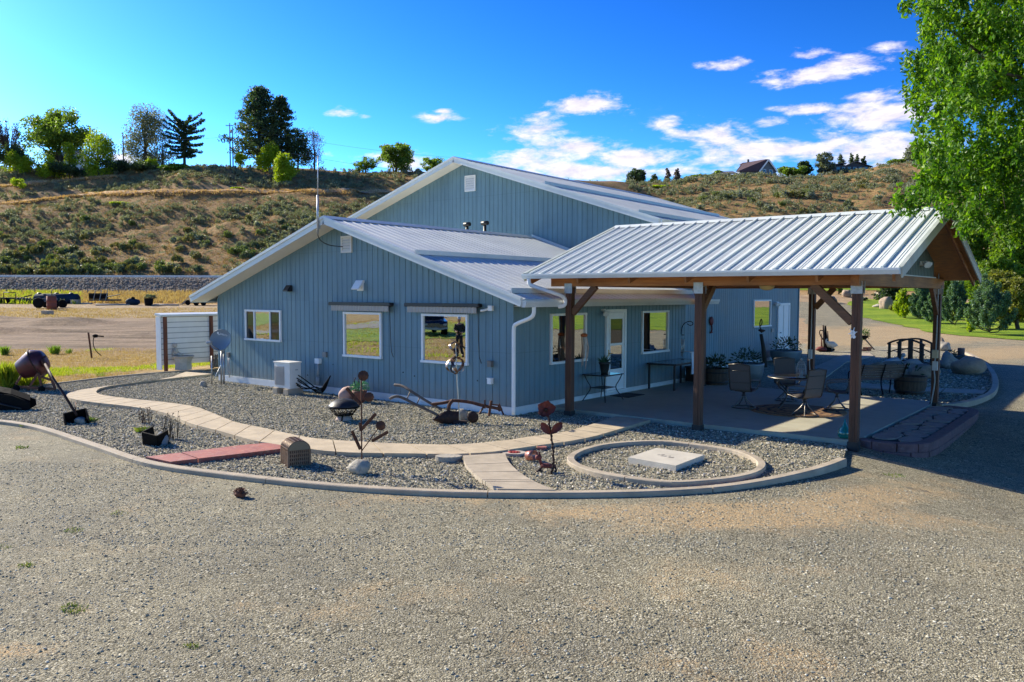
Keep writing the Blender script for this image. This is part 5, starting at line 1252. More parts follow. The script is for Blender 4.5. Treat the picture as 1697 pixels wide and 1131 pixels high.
# -- horse-drawn plough
E, p, k = prop('horse_plough', 'antique rusty horse-drawn plough with long wooden handles lying along the front wall', 'plough', 745, 705)
Z5 = lambda x, y, d=0: p(640+x/5.655, 520+y/5.655, d)
bend = lambda *q: smoothline([Z5(*t) for t in q], 2)
b = MB(); b.tube(bend((78, 668, .85), (150, 675, .75), (230, 725, .6), (330, 790, .5), (430, 850, .4), (520, 900, .3)), .03, 8); b.build('handle', OLDW, E)
b = MB(); b.tube(bend((30, 800, .15), (90, 772, .15), (150, 785, .15), (250, 840, .15), (370, 895, .15), (480, 950, .1)), .03, 8); b.build('handle', OLDW, E)
b = MB(); b.tube([Z5(222, 735, .6), Z5(196, 800, .15)], .014, 6); b.tube([Z5(312, 792, .5), Z5(292, 838, .15)], .014, 6); b.build('handle_rung', OLDW, E)
b = MB(); b.tube(bend((430, 850, .35), (540, 838, .3), (625, 815, .3), (680, 818, .3), (790, 830, .3), (900, 862, .3), (1030, 885, .3), (1080, 900, .3)), [.034]*1 and .034, 8); b.tube(bend((625, 812, .3), (590, 850, .25), (580, 910, .2), (600, 960, .15)), .04, 8); b.build('beam', RUST, E)
b = MB(); V = []; n = 12
for i in range(n+1):
    t = i/n; xx = 440+240*t; top = 985-75*math.sin(min(1, t*1.3)*PI*.62); bot = 1000+45*math.sin(t*PI*.7)
    for j in range(6): q = j/5; V.append(Z5(xx, bot*(1-q)+top*q, .05+.16*t-.10*math.sin(q*PI)*.8))
F = [(i*6+j, (i+1)*6+j, (i+1)*6+j+1, i*6+j+1) for i in range(n) for j in range(5)]; b.add(V, F, True); b.add([np.array(v)+np.array((0, .012, 0)) for v in V], [f[::-1] for f in F], True); b.build('mouldboard', RUSTD, E)
b = MB(); b.prism([Z5(630, 1000, .1), Z5(760, 1010, .1), Z5(755, 1055, .08), Z5(660, 1062, .05), Z5(620, 1040, .08)], (0, .1, 0)); b.build('share', RUSTD, E)
b = MB(); c = Z5(812, 970, .2); b.lathe([(0, -.02), (.03, -.03), (55*k/5.655, -.008), (57*k/5.655, 0), (55*k/5.655, .008), (.03, .03), (0, .02)], 28, c, (.2, 1, .1)); b.build('coulter_disc', RUSTD, E)
b = MB(); b.bar(Z5(870, 940, .2), Z5(930, 850, .3), .03, .03); b.bar(Z5(925, 810, .3), Z5(925, 890, .3), .03, .05); b.build('coulter_arm', RUST, E)
b = MB(); b.bar(Z5(985, 815, .3), Z5(962, 960, .3), .03, .05); b.bar(Z5(970, 850, .3), Z5(1060, 860, .3), .02, .03); b.build('standard', RUST, E)
b = MB(); b.prism([Z5(1030, 895, .27), Z5(1062, 842, .27), Z5(1090, 900, .27), Z5(1060, 920, .27)], (0, .06, 0)); b.bar(Z5(1075, 890, .3), Z5(1102, 950, .3), .03, .03); b.build('clevis', RUST, E)
rock_thing('pale rounded rock behind the plough, between its disc and mouldboard', 766, 697, .15, (1.1, .8, 1.0), seed=8)
# -- kinetic wind spinner
E, p, k = prop('wind_spinner', 'tall copper ribbon wind spinner on a steel pole before the right front window', 'wind spinner', 762.5, 700)
b = MB(); b.tube([p(762.5, 702), Z5(690, 1010), Z5(665, 640), Z5(657, 420), Z5(652, 300), Z5(652, 280)], [.017, .017, .017, .011, .009, .007], 8); b.build('pole', M('spinner_pole', (.42, .37, .34), .35, metal=.8), E)
COP = M('bronze_ribbon', (.17, .115, .09), .3, metal=.8, var=.3, vs=5)
def ribbon3(pts, w, up=None):
    P = [np.array(q) for q in resample(smoothline(pts, 3), 30)]; V = []
    for i, q in enumerate(P):
        t = P[min(i+1, 29)]-P[max(i-1, 0)]; t /= np.linalg.norm(t)+1e-9; s = np.cross(t, np.array((.2, 1, .1)) if up is None else np.array(up)); s /= np.linalg.norm(s)+1e-9; nn = np.cross(s, t); s = s*.6+nn*.8; ww = w*(.55+.45*math.sin(PI*i/29)); V += [q-s*ww, q+s*ww]
    F = [(2*i, 2*i+2, 2*i+3, 2*i+1) for i in range(29)]; b = MB().add(V, F, True); b.add([v+np.array((0, .004, 0)) for v in V], [f[::-1] for f in F], True); return b
R_ = 92*k/5.655; cz = Z5(652, 490); 
for i in range(5):
    t = 2*PI*i/5+.4; ct, st_ = math.cos(t), math.sin(t)
    ribbon3([cz+np.array((0, 0, R_*.9)), cz+np.array((R_*.75*ct, R_*.75*st_, R_*.62)), cz+np.array((R_*1.05*math.cos(t+.4), R_*1.05*math.sin(t+.4), 0)), cz+np.array((R_*.75*math.cos(t+.8), R_*.75*math.sin(t+.8), -R_*.55)), cz+np.array((0, 0, -R_*.85))], .032, (ct, st_, 0)).build('globe_ribbon', COP, E)
b = MB(); b.ico(Z5(640, 520, -.03), .045, 3); b.build('glass_ball', M('pale_ball', (.7, .66, .6), .15), E)
cz = Z5(650, 330)
for i in range(3):
    t = 2*PI*i/3+.9; r_ = 70*k/5.655
    ribbon3([cz+np.array((0, 0, r_*.95)), cz+np.array((r_*math.cos(t), r_*math.sin(t), r_*.5)), cz+np.array((r_*.7*math.cos(t+1.2), r_*.7*math.sin(t+1.2), -.02)), cz+np.array((0, 0, -r_*.75))], .028, (math.cos(t), math.sin(t), 0)).build('upper_ribbon', COP, E)
# -- concrete lid in the oval bed
sp_ = [GZ(u, v, .02)[:2] for u, v in ((1041, 758), (1120, 772), (1167, 754), (1088, 742.5))]
b = MB().prism([(x, y, .02) for x, y in sp_], (0, 0, -.25)); lid = b.build('well_cover', M('pale_concrete', (.48, .44, .365), .85, var=.12, bmp=.2, bs_=60, dirt=.3), None, (float(sp_[0][0]), float(sp_[0][1]), .02)); tag(lid, 'square pale concrete lid lying on the pebbles inside the oval kerb', 'cover')
b = MB(); c = np.mean(sp_, 0); g = random.Random(8); e1 = (np.array(sp_[1])-np.array(sp_[0])); e1 /= np.linalg.norm(e1); e2 = np.array((-e1[1], e1[0]))
for i in range(7):
    q = c+e1*(.045*i-.14)+e2*(.05*math.sin(i*2.)); w = g.uniform(.012, .03); b.prism([(q[0]-w, q[1]-w*1.6, .0225), (q[0]+w, q[1]-w, .0225), (q[0]+w*.6, q[1]+w*1.6, .0225), (q[0]-w*.7, q[1]+w, .0225)], (0, 0, -.002))
o = b.build('impressed_mark', M('mark_dark', (.2, .18, .16), .9), lid); o.matrix_parent_inverse = Matrix.Translation(lid.location).inverted()
# -- cone on the drive
w = GZ(399, 824, -.09); b = MB(); b.ico((0, 0, .045), .075, 3, (1.25, .8, .75), .25, 5)
g = random.Random(3)
for i in range(60):
    d = np.array((g.gauss(0, 1)*1.2, g.gauss(0, 1)*.8, abs(g.gauss(0, 1)))); d /= np.linalg.norm(d); q = np.array((0, 0, .045))+d*np.array((.09, .06, .055)); b.bar(q, q+d*.03, .022, .006)
o = b.build('pine_cone', M('cone_brown', (.13, .045, .022), .85), None, (0, 0, 0)); o.location = tuple(w); tag(o, 'brown cone lying alone on the gravel drive', 'cone')
# -- weeds in the gravel
WEED = foliage('weed_green', (.06, .11, .025), (.13, .2, .035), (.26, .24, .07), .3)
def weed(label, u, v, r, n, z=-.09, h=.05, seed=1, m=None, group=None, name='weed', wd=.12, lean=.6):
    w = GZ(u, v, z); g = np.random.default_rng(seed); V = []; F = []
    for i in range(n):
        a = g.uniform(0, 2*PI); rr_ = r*math.sqrt(g.random()); q = np.array((rr_*math.cos(a)*1.5, rr_*math.sin(a), 0)); d = np.array((g.normal(0, lean), g.normal(0, lean), 1)); d /= np.linalg.norm(d); L = h*g.uniform(.5, 1.3); s = np.array((-d[1], d[0], 0))+g.normal(0, .3, 3); s /= np.linalg.norm(s); ww = L*wd
        o = len(V); V += [q-s*ww, q+s*ww, q+d*L*.6+s*ww*.7, q+d*L+d*np.array((.4, .4, -.3))*L*min(1, lean*1.6)]; F.append((o, o+1, o+2, o+3))
    ob = np_mesh(name, np.array(V), np.array(F), m or WEED, None, False); ob.location = tuple(w); return tag(ob, label, 'weed', group)
GW = 'weeds growing through the gravel drive'
for i, (lb, u, v, r, n, h) in enumerate((('flat green weed on the gravel drive, largest of those near its left side', 122, 1010, .12, 220, .045), ('yellow-green weed patch on the drive right below the bed kerb at far left', 44, 938, .09, 120, .04),
    ('small green weed on the drive near the bottom of the photo', 317, 1073, .06, 90, .04), ('pair of faint green tufts between the left drive weeds', 122, 880, .1, 110, .04), ('faint weed strip on the drive below the red path', 198, 851, .12, 90, .035), ('pale weed tuft on the sunny drive in front of the block wall', 1482, 789, .12, 120, .06), ('olive weed clump on the drive, the one nearest the kerb on the left', 35, 743, .12, 90, .07), ('grey-green weed straddling the kerb at far left', 48, 708, .14, 200, .1), ('thin weed on the drive at the left edge of the photo', 6, 908, .08, 60, .04))):
    weed(lb, u, v, r*.8, n//2, -.09, h*.8, i+20, group=GW)
GB = 'green weeds growing in the front pebble bed'
for i, (lb, u, v, r, n, h) in enumerate((('bright green weed tuft left of the small black scoop', 237, 716, .12, 170, .12), ('tiny green weed at the edge of the winding walk', 187, 673, .06, 60, .08), ('green weed growing in the walk joint left of the plough', 690, 752, .06, 60, .05), ('small green weed in the walk joint before the dark red iron flower', 850, 735, .07, 70, .06), ('small yellow-green weed at the walk edge above the red path', 328, 708, .06, 60, .08), ('teal green weed beside the rock in the long-handled scoop', 146, 699, .12, 120, .12))):
    weed(lb, u, v, r, n, ZB, h, i+40, group=GB)
# ------------------------------------------------------------------ trees, shrubs, grass
def leaves(g, C, Rv, n, size, up=0., aspect=.55, shell=.5, droop=0., flat=0.):
    """n leaf quads spread through ellipsoid clumps C (k,3) with radii Rv (k,3)"""
    C = np.asarray(C, float); Rv = np.asarray(Rv, float)
    if Rv.ndim == 1: Rv = np.repeat(Rv[:, None], 3, 1)
    w = (Rv[:, 0]*Rv[:, 1]*Rv[:, 2])**(.75); idx = g.choice(len(C), n, p=w/w.sum())
    d = g.normal(0, 1, (n, 3)); d /= np.linalg.norm(d, axis=1)[:, None]
    r = g.random(n)**shell
    P = C[idx]+d*r[:, None]*Rv[idx]
    ax = g.normal(0, 1, (n, 3))+d*.6; ax[:, 2] += up-droop; ax /= np.linalg.norm(ax, axis=1)[:, None]
    s = np.cross(ax, g.normal(0, 1, (n, 3))); s /= (np.linalg.norm(s, axis=1)[:, None]+1e-9)
    nn = np.cross(ax, s); L = size*g.uniform(.6, 1.35, n)[:, None]
    a = P-ax*L*.5; b = P+s*L*aspect*.5+nn*L*.06; c = P+ax*L*.5; e = P-s*L*aspect*.5+nn*L*.06
    V = np.stack([a, b, c, e], 1).reshape(-1, 3); F = np.arange(4*n).reshape(n, 4)
    return V, F
BARK = M('bark', (.075, .055, .04), .9, var=.35, vs=6, bmp=.6, bs_=20, stretch=(3, 3, .6))
BARKG = M('grey_bark', (.16, .14, .125), .9, var=.3, vs=6)
LG = {
 'green': foliage('leaf_green', (.07, .135, .022), (.13, .21, .035), (.20, .28, .065), .55),
 'lime': foliage('leaf_lime', (.16, .24, .012), (.26, .36, .018), (.38, .46, .04), .5),
 'dark': foliage('leaf_dark', (.028, .055, .03), (.05, .09, .042), (.08, .12, .055), .4),
 'grey': foliage('leaf_grey', (.09, .115, .09), (.14, .17, .13), (.21, .22, .18), .45),
 'twig': foliage('leaf_twiggy', (.09, .065, .065), (.13, .10, .09), (.09, .10, .05), .2),
 'jun': foliage('juniper_blue', (.05, .11, .055), (.10, .19, .095), (.17, .27, .14), .3),
 'mid': foliage('leaf_mid', (.065, .13, .012), (.12, .21, .018), (.20, .29, .03), .45),
 'gold': foliage('leaf_gold', (.10, .12, .015), (.17, .19, .025), (.23, .22, .04), .35),
 'big': foliage('elm_leaf', (.03, .10, .008), (.09, .205, .010), (.19, .32, .02), .45, .45, .3),
}
VG = np.random.default_rng(77)
def tree(name, label, u, yt, yb, wpx, d, kind, lf, n=1800, leaf=.55, cat='tree', group=None, seed=1, trunk=True, lean=0., base=None):
    g = np.random.default_rng(seed*13+5); x, y, zb = on_hill(u, d)
    if base is not None: zb = 2.627+(488.8-base)/FPX*d if base > 0 else zb
    zt = 2.627+(488.8-yt)/FPX*d; H = max(zt-zb, .5); W = wpx/FPX*d
    E = thing(name, label, cat, (x, y, zb), -YAW, group); C = []; Rr = []; tb = MB()
    if kind == 'round':
        k = 54; zc = H*.5; 
        for i in range(k):
            q = g.normal(0, 1, 3); q /= np.linalg.norm(q); rr_ = g.random()**.4; C.append(q*rr_*np.array((W*.44, W*.40, H*.42))+(0, 0, zc)); Rr.append(np.array((W, W, H*.9))*g.uniform(.085, .155))
        th = H*.45
    elif kind == 'tall':
        k = 24
        for i in range(k):
            t = g.uniform(.12, .93); ww = W*.5*(math.sin(PI*min(1, t*.9+.1))**.6)*.75; a = g.uniform(0, 2*PI); rr_ = math.sqrt(g.random()); C.append((ww*rr_*math.cos(a), ww*rr_*math.sin(a), H*t)); Rr.append(np.array((W, W, W*1.2))*g.uniform(.15, .25))
        th = H*.85
    elif kind == 'spike':
        k = 16
        for i in range(k):
            t = (i+.5)/k; C.append((g.normal(0, W*.06), g.normal(0, W*.06), H*(.06+.9*t))); Rr.append(np.array((W*.5*(1-t)**.55+W*.07, W*.5*(1-t)**.55+W*.07, H*.07)))
        th = H*.95
    elif kind == 'shrub':
        k = 12
        for i in range(k):
            a = g.uniform(0, 2*PI); rr_ = math.sqrt(g.random())*.36; C.append((W*rr_*math.cos(a), W*rr_*math.sin(a), H*g.uniform(.3, .72)*(1-rr_*.5))); Rr.append(np.array((W*.2, W*.2, H*.26))*g.uniform(.7, 1.2))
        th = H*.4
    elif kind in ('pine', 'monkey'):
        nb = 64 if kind == 'pine' else 44
        for i in range(nb):
            t = (i+.3)/nb; zz = H*(.14+.84*t) if kind == 'pine' else H*(.26+.7*t); a = i*2.4+g.uniform(-.3, .3)
            L = W*.56*((1-t)**.75*.95+.08)*g.uniform(.55, 1.15) if kind == 'pine' else W*.5*math.sin(PI*(.22+.62*(1-t)))**.8*g.uniform(.75, 1.1)
            rise = (.05*L, .16*L) if kind == 'pine' else ((-.16+.4*t)*L, (-.08+.25*t+.6*t*t)*L)
            pts = [np.array((0, 0, zz)), np.array((L*.55*math.cos(a), L*.55*math.sin(a), zz+rise[0])), np.array((L*math.cos(a), L*math.sin(a), zz+rise[1]))]
            tb.tube(pts, [W*.011, W*.008, W*.004], 5)
            m = 5 if kind == 'pine' else 9
            for q in range(1, m+1):
                f = q/m; p = pts[0]*(1-f)**2+2*pts[1]*f*(1-f)+pts[2]*f*f; C.append(p); r0 = W*.1*(.6+.6*f) if kind == 'pine' else W*.042; Rr.append(np.array((r0, r0, r0*(.6 if kind == 'pine' else 1.))))
        C.append((0, 0, H*.98)); Rr.append(np.array((W*.04, W*.04, H*.03))); th = H*.97
    elif kind == 'twiggy':
        for i in range(34):
            a = g.uniform(0, 2*PI); L = g.uniform(.45, 1.0); q = np.array((W*.5*L*math.cos(a)*g.uniform(.3, 1), W*.4*L*math.sin(a), H*g.uniform(.55, 1.))); m = q*.5+np.array((0, 0, H*.12)); tb.tube([(0, 0, H*.15), m, q], [W*.014, W*.008, W*.004], 4)
            for f in (.6, .8, 1.): C.append(m*(1-f)+q*f); Rr.append(np.array((W, W, W))*.05)
            for _ in range(3): tb.tube([m, m*.4+q*.6+g.normal(0, W*.04, 3), q+g.normal(0, W*.09, 3)], [W*.006, W*.005, W*.003], 4)
        th = H*.4
    if trunk:
        r0 = max(.09, W*.026) if kind not in ('pine', 'monkey') else W*.03
        tb.tube([(0, 0, -.4), (lean*H*.1, 0, th*.5), (lean*H*.15, 0, th)], [r0*1.3, r0, r0*.35], 7)
        if kind in ('round', 'tall'):
            for i in range(9):
                q = np.array(C[i]); tb.tube([(lean*H*.05, 0, th*.35), q*.5+np.array((0, 0, th*.2)), q], [r0*.55, r0*.35, r0*.12], 5)
    V, F = leaves(g, C, Rr, int(n*2.5), leaf*1.15, up=.25, shell=.5)
    np_mesh('crown', V, F, LG[lf], E)
    if trunk: tb.build('trunk', BARK, E)
    return E
GL = 'trees along the crest of the hill on the left'; GS = 'bright shrubs on the left hill crest'
tree('leafless_tree', 'bare twiggy tree at the far left end of the hilltop', 24, 207, 262, 62, 226, 'twiggy', 'twig', 500, .4, group=GL, seed=1)
tree('broadleaf_tree', 'large round broad-crowned tree on the hilltop, biggest of the left ones', 107, 181, 270, 122, 232, 'round', 'green', 5200, .62, group=GL, seed=2)
tree('shrub', 'dark green rounded bush below the bare tree at far left', 22, 232, 284, 66, 222, 'shrub', 'dark', 1700, .5, 'shrub', GS, 3, False)
tree('shrub', 'bright lime bush at far left of the hilltop, leftmost of the lime ones', 40, 250, 300, 56, 219, 'shrub', 'lime', 1500, .45, 'shrub', GS, 4, False)
tree('shrub', 'bright lime bush in front of the white hilltop building', 88, 252, 300, 48, 218, 'shrub', 'lime', 1400, .45, 'shrub', GS, 5, False)
tree('broadleaf_tree', 'young lime tree between the white hilltop building and the hedge', 169, 228, 302, 66, 217, 'tall', 'lime', 2600, .45, group=GL, seed=6)
tree('broadleaf_tree', 'slim lime sapling in front of the white hilltop building', 122, 238, 290, 26, 221, 'tall', 'lime', 700, .4, group=GL, seed=7)
for i, (u, yt, yb, w, lb) in enumerate(((118, 270, 300, 60, 'dark hedge clump under the slim lime sapling'), (205, 266, 300, 64, 'dark hedge clump right of the young lime tree'), (250, 270, 292, 60, 'dark low hedge clump below the tall grey birch'), (290, 274, 288, 56, 'low green hedge end beside the spreading conifer'))):
    tree('hedge', lb, u, yt, yb, w, 220, 'shrub', 'dark' if i < 3 else 'mid', 1200, .42, 'hedge', 'hedge clumps on the left hill crest', 10+i, False)
tree('birch_tree', 'tall airy grey-green weeping birch on the hilltop beside the spreading conifer', 247, 185, 274, 80, 230, 'tall', 'grey', 5200, .40, group=GL, seed=15)
tree('birch_tree', 'lower grey-green birch leaning out right of the tall weeping birch', 275, 236, 274, 46, 231, 'tall', 'grey', 900, .36, group=GL, seed=16)
tree('shrub', 'small lime bush at the foot of the tall weeping birch', 258, 261, 280, 22, 221, 'shrub', 'lime', 400, .35, 'shrub', GS, 17, False)
tree('conifer_tree', 'dark spreading conifer with upswept bare-looking branches on the hilltop', 311, 206, 279, 68, 228, 'monkey', 'dark', 5200, .42, group=GL, seed=18)
tree('pine_tree', 'tallest dark pine on the hill crest, right of the near utility pole', 434, 152, 283, 96, 226, 'pine', 'dark', 6200, .55, group=GL, seed=19)
tree('pine_tree', 'second dark pine joined to the right side of the tallest pine', 470, 166, 283, 62, 229, 'pine', 'dark', 3600, .55, group=GL, seed=20)
tree('pine_tree', 'lower dark green pine at the right end of the pine group', 497, 221, 283, 46, 231, 'tall', 'dark', 1500, .5, group=GL, seed=21)
tree('leafless_tree', 'purplish bare-twigged tree right of the pines', 524, 222, 284, 44, 232, 'tall', 'twig', 900, .3, group=GL, seed=22)
tree('broadleaf_tree', 'bright lime poplar in front of the dark pines', 449, 230, 288, 46, 218, 'tall', 'lime', 2400, .45, group=GL, seed=23)
tree('broadleaf_tree', 'bright lime poplar lower down the slope in front of the pines', 474, 262, 310, 44, 208, 'tall', 'lime', 2200, .42, group=GL, seed=24)
tree('shrub', 'yellow-green bush at the foot of the near utility pole', 402, 250, 284, 24, 219, 'shrub', 'lime', 500, .4, 'shrub', GS, 25, False)
tree('broadleaf_tree', 'round green tree standing alone on the crest left of the tall roof', 658, 238, 288, 68, 232, 'round', 'green', 2800, .5, group=GL, seed=26)
tree('broadleaf_tree', 'small pale green tree beside the round lone tree on the crest', 608, 262, 288, 42, 233, 'round', 'mid', 900, .4, group=GL, seed=27)
tree('broadleaf_tree', 'small green tree peeking over the left slope of the tall roof', 718, 262, 290, 44, 236, 'round', 'green', 900, .45, group=GL, seed=28)
tree('shrub', 'small lime bush on the terrace track of the left slope', 397, 320, 345, 30, 196, 'shrub', 'lime', 700, .4, 'shrub', GS, 29, False)
tree('shrub', 'yellow blooming bush halfway down the left slope', 207, 341, 357, 36, 187, 'shrub', 'lime', 600, .35, 'shrub', GS, 30, False)
tree('shrub', 'small lime bush on the slope at far left below the hedge', 38, 297, 312, 22, 205, 'shrub', 'lime', 400, .35, 'shrub', GS, 31, False)
GR = 'trees on the skyline behind the roofs'
tree('conifer_tree', 'dark round-topped conifer on the skyline right above the tall roof', 1051, 279, 313, 40, 300, 'round', 'dark', 2000, .6, group=GR, seed=33)
tree('conifer_tree', 'small dark conifer beside the round-topped one above the tall roof', 1081, 290, 313, 22, 302, 'spike', 'dark', 700, .5, group=GR, seed=34)
tree('poplar_tree', 'slim dark poplar on the skyline, left one of the pair', 1103, 280, 308, 11, 302, 'spike', 'twig', 500, .45, group=GR, seed=35)
tree('poplar_tree', 'slim dark poplar on the skyline, right one of the pair', 1119, 280, 308, 13, 302, 'spike', 'twig', 500, .45, group=GR, seed=36)
tree('shrub', 'green treetop showing over the middle of the tall roof ridge', 985, 291, 315, 62, 300, 'shrub', 'green', 900, .6, 'shrub', GR, 37, False)
tree('shrub', 'pale treetop showing over the tall roof ridge near its front end', 944, 286, 312, 30, 296, 'shrub', 'mid', 500, .5, 'shrub', GR, 38, False)
for i, (u, yt, w, lb) in enumerate(((1146, 291, 34, 'green hedge left end on the right hill crest'), (1168, 287, 36, 'green hedge middle left of the purple-roofed house'), (1186, 282, 26, 'tall hedge end touching the purple-roofed house'))):
    tree('hedge', lb, u, yt, 304, w, 297, 'shrub', 'green', 800, .55, 'hedge', 'hedge beside the purple-roofed house', 40+i, False)
tree('broadleaf_tree', 'dark green rounded tree right of the purple-roofed house', 1308, 273, 297, 46, 298, 'shrub', 'green', 1600, .6, group=GR, seed=44, trunk=False)
tree('broadleaf_tree', 'dark pointed tree right of the purple-roofed house, behind the rounded one', 1329, 268, 297, 28, 300, 'round', 'dark', 1200, .6, group=GR, seed=45)
tree('broadleaf_tree', 'grey-green tall tree left of the dark house on the right hill', 1361, 253, 293, 36, 297, 'round', 'grey', 2000, .55, group=GR, seed=46)
tree('pine_tree', 'dark pine behind the dark house, left one', 1387, 256, 290, 18, 312, 'spike', 'dark', 900, .55, group=GR, seed=47)
tree('pine_tree', 'dark pine behind the dark house, second from left', 1404, 255, 290, 15, 313, 'spike', 'dark', 800, .55, group=GR, seed=48)
tree('pine_tree', 'dark pine behind the dark house, third from left', 1413, 257, 290, 14, 313, 'spike', 'dark', 800, .55, group=GR, seed=49)
tree('pine_tree', 'dark pine behind the right end of the dark house', 1424, 260, 290, 14, 313, 'spike', 'dark', 800, .55, group=GR, seed=50)
tree('broadleaf_tree', 'rounded green tree on the right hill crest near the big overhanging tree', 1478, 264, 284, 36, 298, 'shrub', 'green', 1100, .55, group=GR, seed=51, trunk=False)
tree('broadleaf_tree', 'grey-green tree on the crest half hidden by the big overhanging tree', 1510, 240, 284, 42, 296, 'round', 'grey', 1300, .55, group=GR, seed=52)
tree('shrub', 'bright yellow-green bush on the right slope above the tall roof', 1092, 308, 330, 32, 262, 'shrub', 'lime', 700, .5, 'shrub', GR, 53, False)
# ---- garden trees on the right
GJ = 'blue-green junipers along the lawn edge'
def juniper(label, u, yt, yb, w, seed, d=None):
    b = GZ(u, yb, -.1); d = d or depth(b); g = np.random.default_rng(seed); H = (yb-yt)/FPX*d; W = w*1.25/FPX*d; x, y = b[0], b[1]
    E = thing('juniper', label, 'juniper', (x, y, TZ(x, y)+.02), -YAW, GJ); C = []; Rr = []; tb = MB()
    for i in range(46):
        t = g.random()**.8; a = g.uniform(0, 2*PI); L = W*.46*(1-t*.72)*(.55+.45*min(1, t*5+.3)); q0 = np.array((L*.35*math.cos(a), L*.35*math.sin(a), H*t*.7)); q1 = np.array((L*math.cos(a), L*math.sin(a), H*(t*.72+.26)*g.uniform(.85, 1.06)))
        tb.tube([(0, 0, H*t*.4), q0, q1], [W*.012, W*.008, W*.003], 4)
        for f in (.35, .6, .85, 1.): C.append(q0*(1-f)+q1*f); Rr.append(np.array((W*.085, W*.085, H*.075))*(1.15-.5*f))
    V, F = leaves(g, C, Rr, 14600, .2, up=1.1, aspect=.36, shell=.5); np_mesh('crown', V, F, LG['jun'], E); tb.build('trunk', BARK, E); return E
juniper('blue-green juniper farthest left, leaning out behind the young lime tree', 1526, 482, 542, 44, 1)
juniper('blue-green juniper partly hidden by the rear canopy post', 1549, 490, 547, 40, 2)
juniper('tall blue-green juniper just right of the rear canopy post', 1583, 472, 552, 46, 3)
juniper('largest blue-green juniper, rightmost and nearest on the lawn edge', 1640, 462, 560, 70, 4)
def garden_tree(name, label, u, yt, yb, w, d, kind, lf, n, leaf, seed, group='garden trees beyond the canopy', cat='tree', lean=0., trunk=True):
    return tree(name, label, u, yt, yb, w, d, kind, lf, n, leaf, cat, group, seed, trunk, lean)
garden_tree('broadleaf_tree', 'slim young lime tree on the lawn left of the junipers', 1499, 478, 531, 32, 72, 'tall', 'lime', 1500, .2, 61)
garden_tree('broadleaf_tree', 'small yellow-green sapling between the two largest junipers', 1608, 522, 554, 16, 55, 'tall', 'lime', 500, .13, 62)
garden_tree('broadleaf_tree', 'golden-green spreading tree with dark leaning trunk at the right edge', 1690, 448, 560, 110, 58, 'round', 'gold', 5000, .22, 63, lean=-.8)
garden_tree('broadleaf_tree', 'mid-green tree behind the right end of the canopy roof', 1590, 352, 500, 110, 88, 'round', 'mid', 6000, .3, 64)
garden_tree('broadleaf_tree', 'tall mid-green tree at the right edge under the big overhanging tree', 1690, 322, 510, 150, 84, 'round', 'mid', 8000, .3, 65)
garden_tree('broadleaf_tree', 'green tree beyond the junipers with pale leaves', 1640, 415, 520, 90, 80, 'round', 'mid', 4200, .28, 66)
garden_tree('broadleaf_tree', 'mid-green tree filling the gap behind the rear corner post', 1558, 415, 512, 84, 92, 'round', 'mid', 3600, .3, 81)
garden_tree('broadleaf_tree', 'yellow-green bushy tree behind the largest juniper', 1655, 440, 540, 90, 68, 'round', 'gold', 4000, .24, 82)
garden_tree('pine_tree', 'dark pine with low spreading branches behind the young lime tree', 1474, 462, 505, 44, 92, 'pine', 'dark', 1500, .25, 67)
garden_tree('broadleaf_tree', 'dark-trunked tree across the road seen left of the corner post', 1389, 430, 490, 40, 112, 'round', 'green', 1500, .35, 68)
garden_tree('shrub', 'yellow-green low shrub among the lawn boulders', 1481, 500, 512, 20, 80, 'shrub', 'gold', 400, .16, 69, cat='shrub', trunk=False)
garden_tree('shrub', 'small grey-green bush at the road edge beyond the lawn', 1431, 490, 500, 16, 96, 'shrub', 'grey', 400, .18, 70, cat='shrub', trunk=False)
for i, u in enumerate((1330, 1440, 1530, 1600)):
    garden_tree('broadleaf_tree', ('roadside tree seen beneath the canopy beam beside the blue wall', 'roadside tree seen beneath the canopy beam left of the dark pine', 'roadside tree behind the leftmost juniper', 'roadside tree behind the tall right juniper')[i], u, 440-i*8, 486, 70, 128+i*3, 'round', ('green', 'mid', 'green', 'mid')[i], 1500, .4, 71+i)
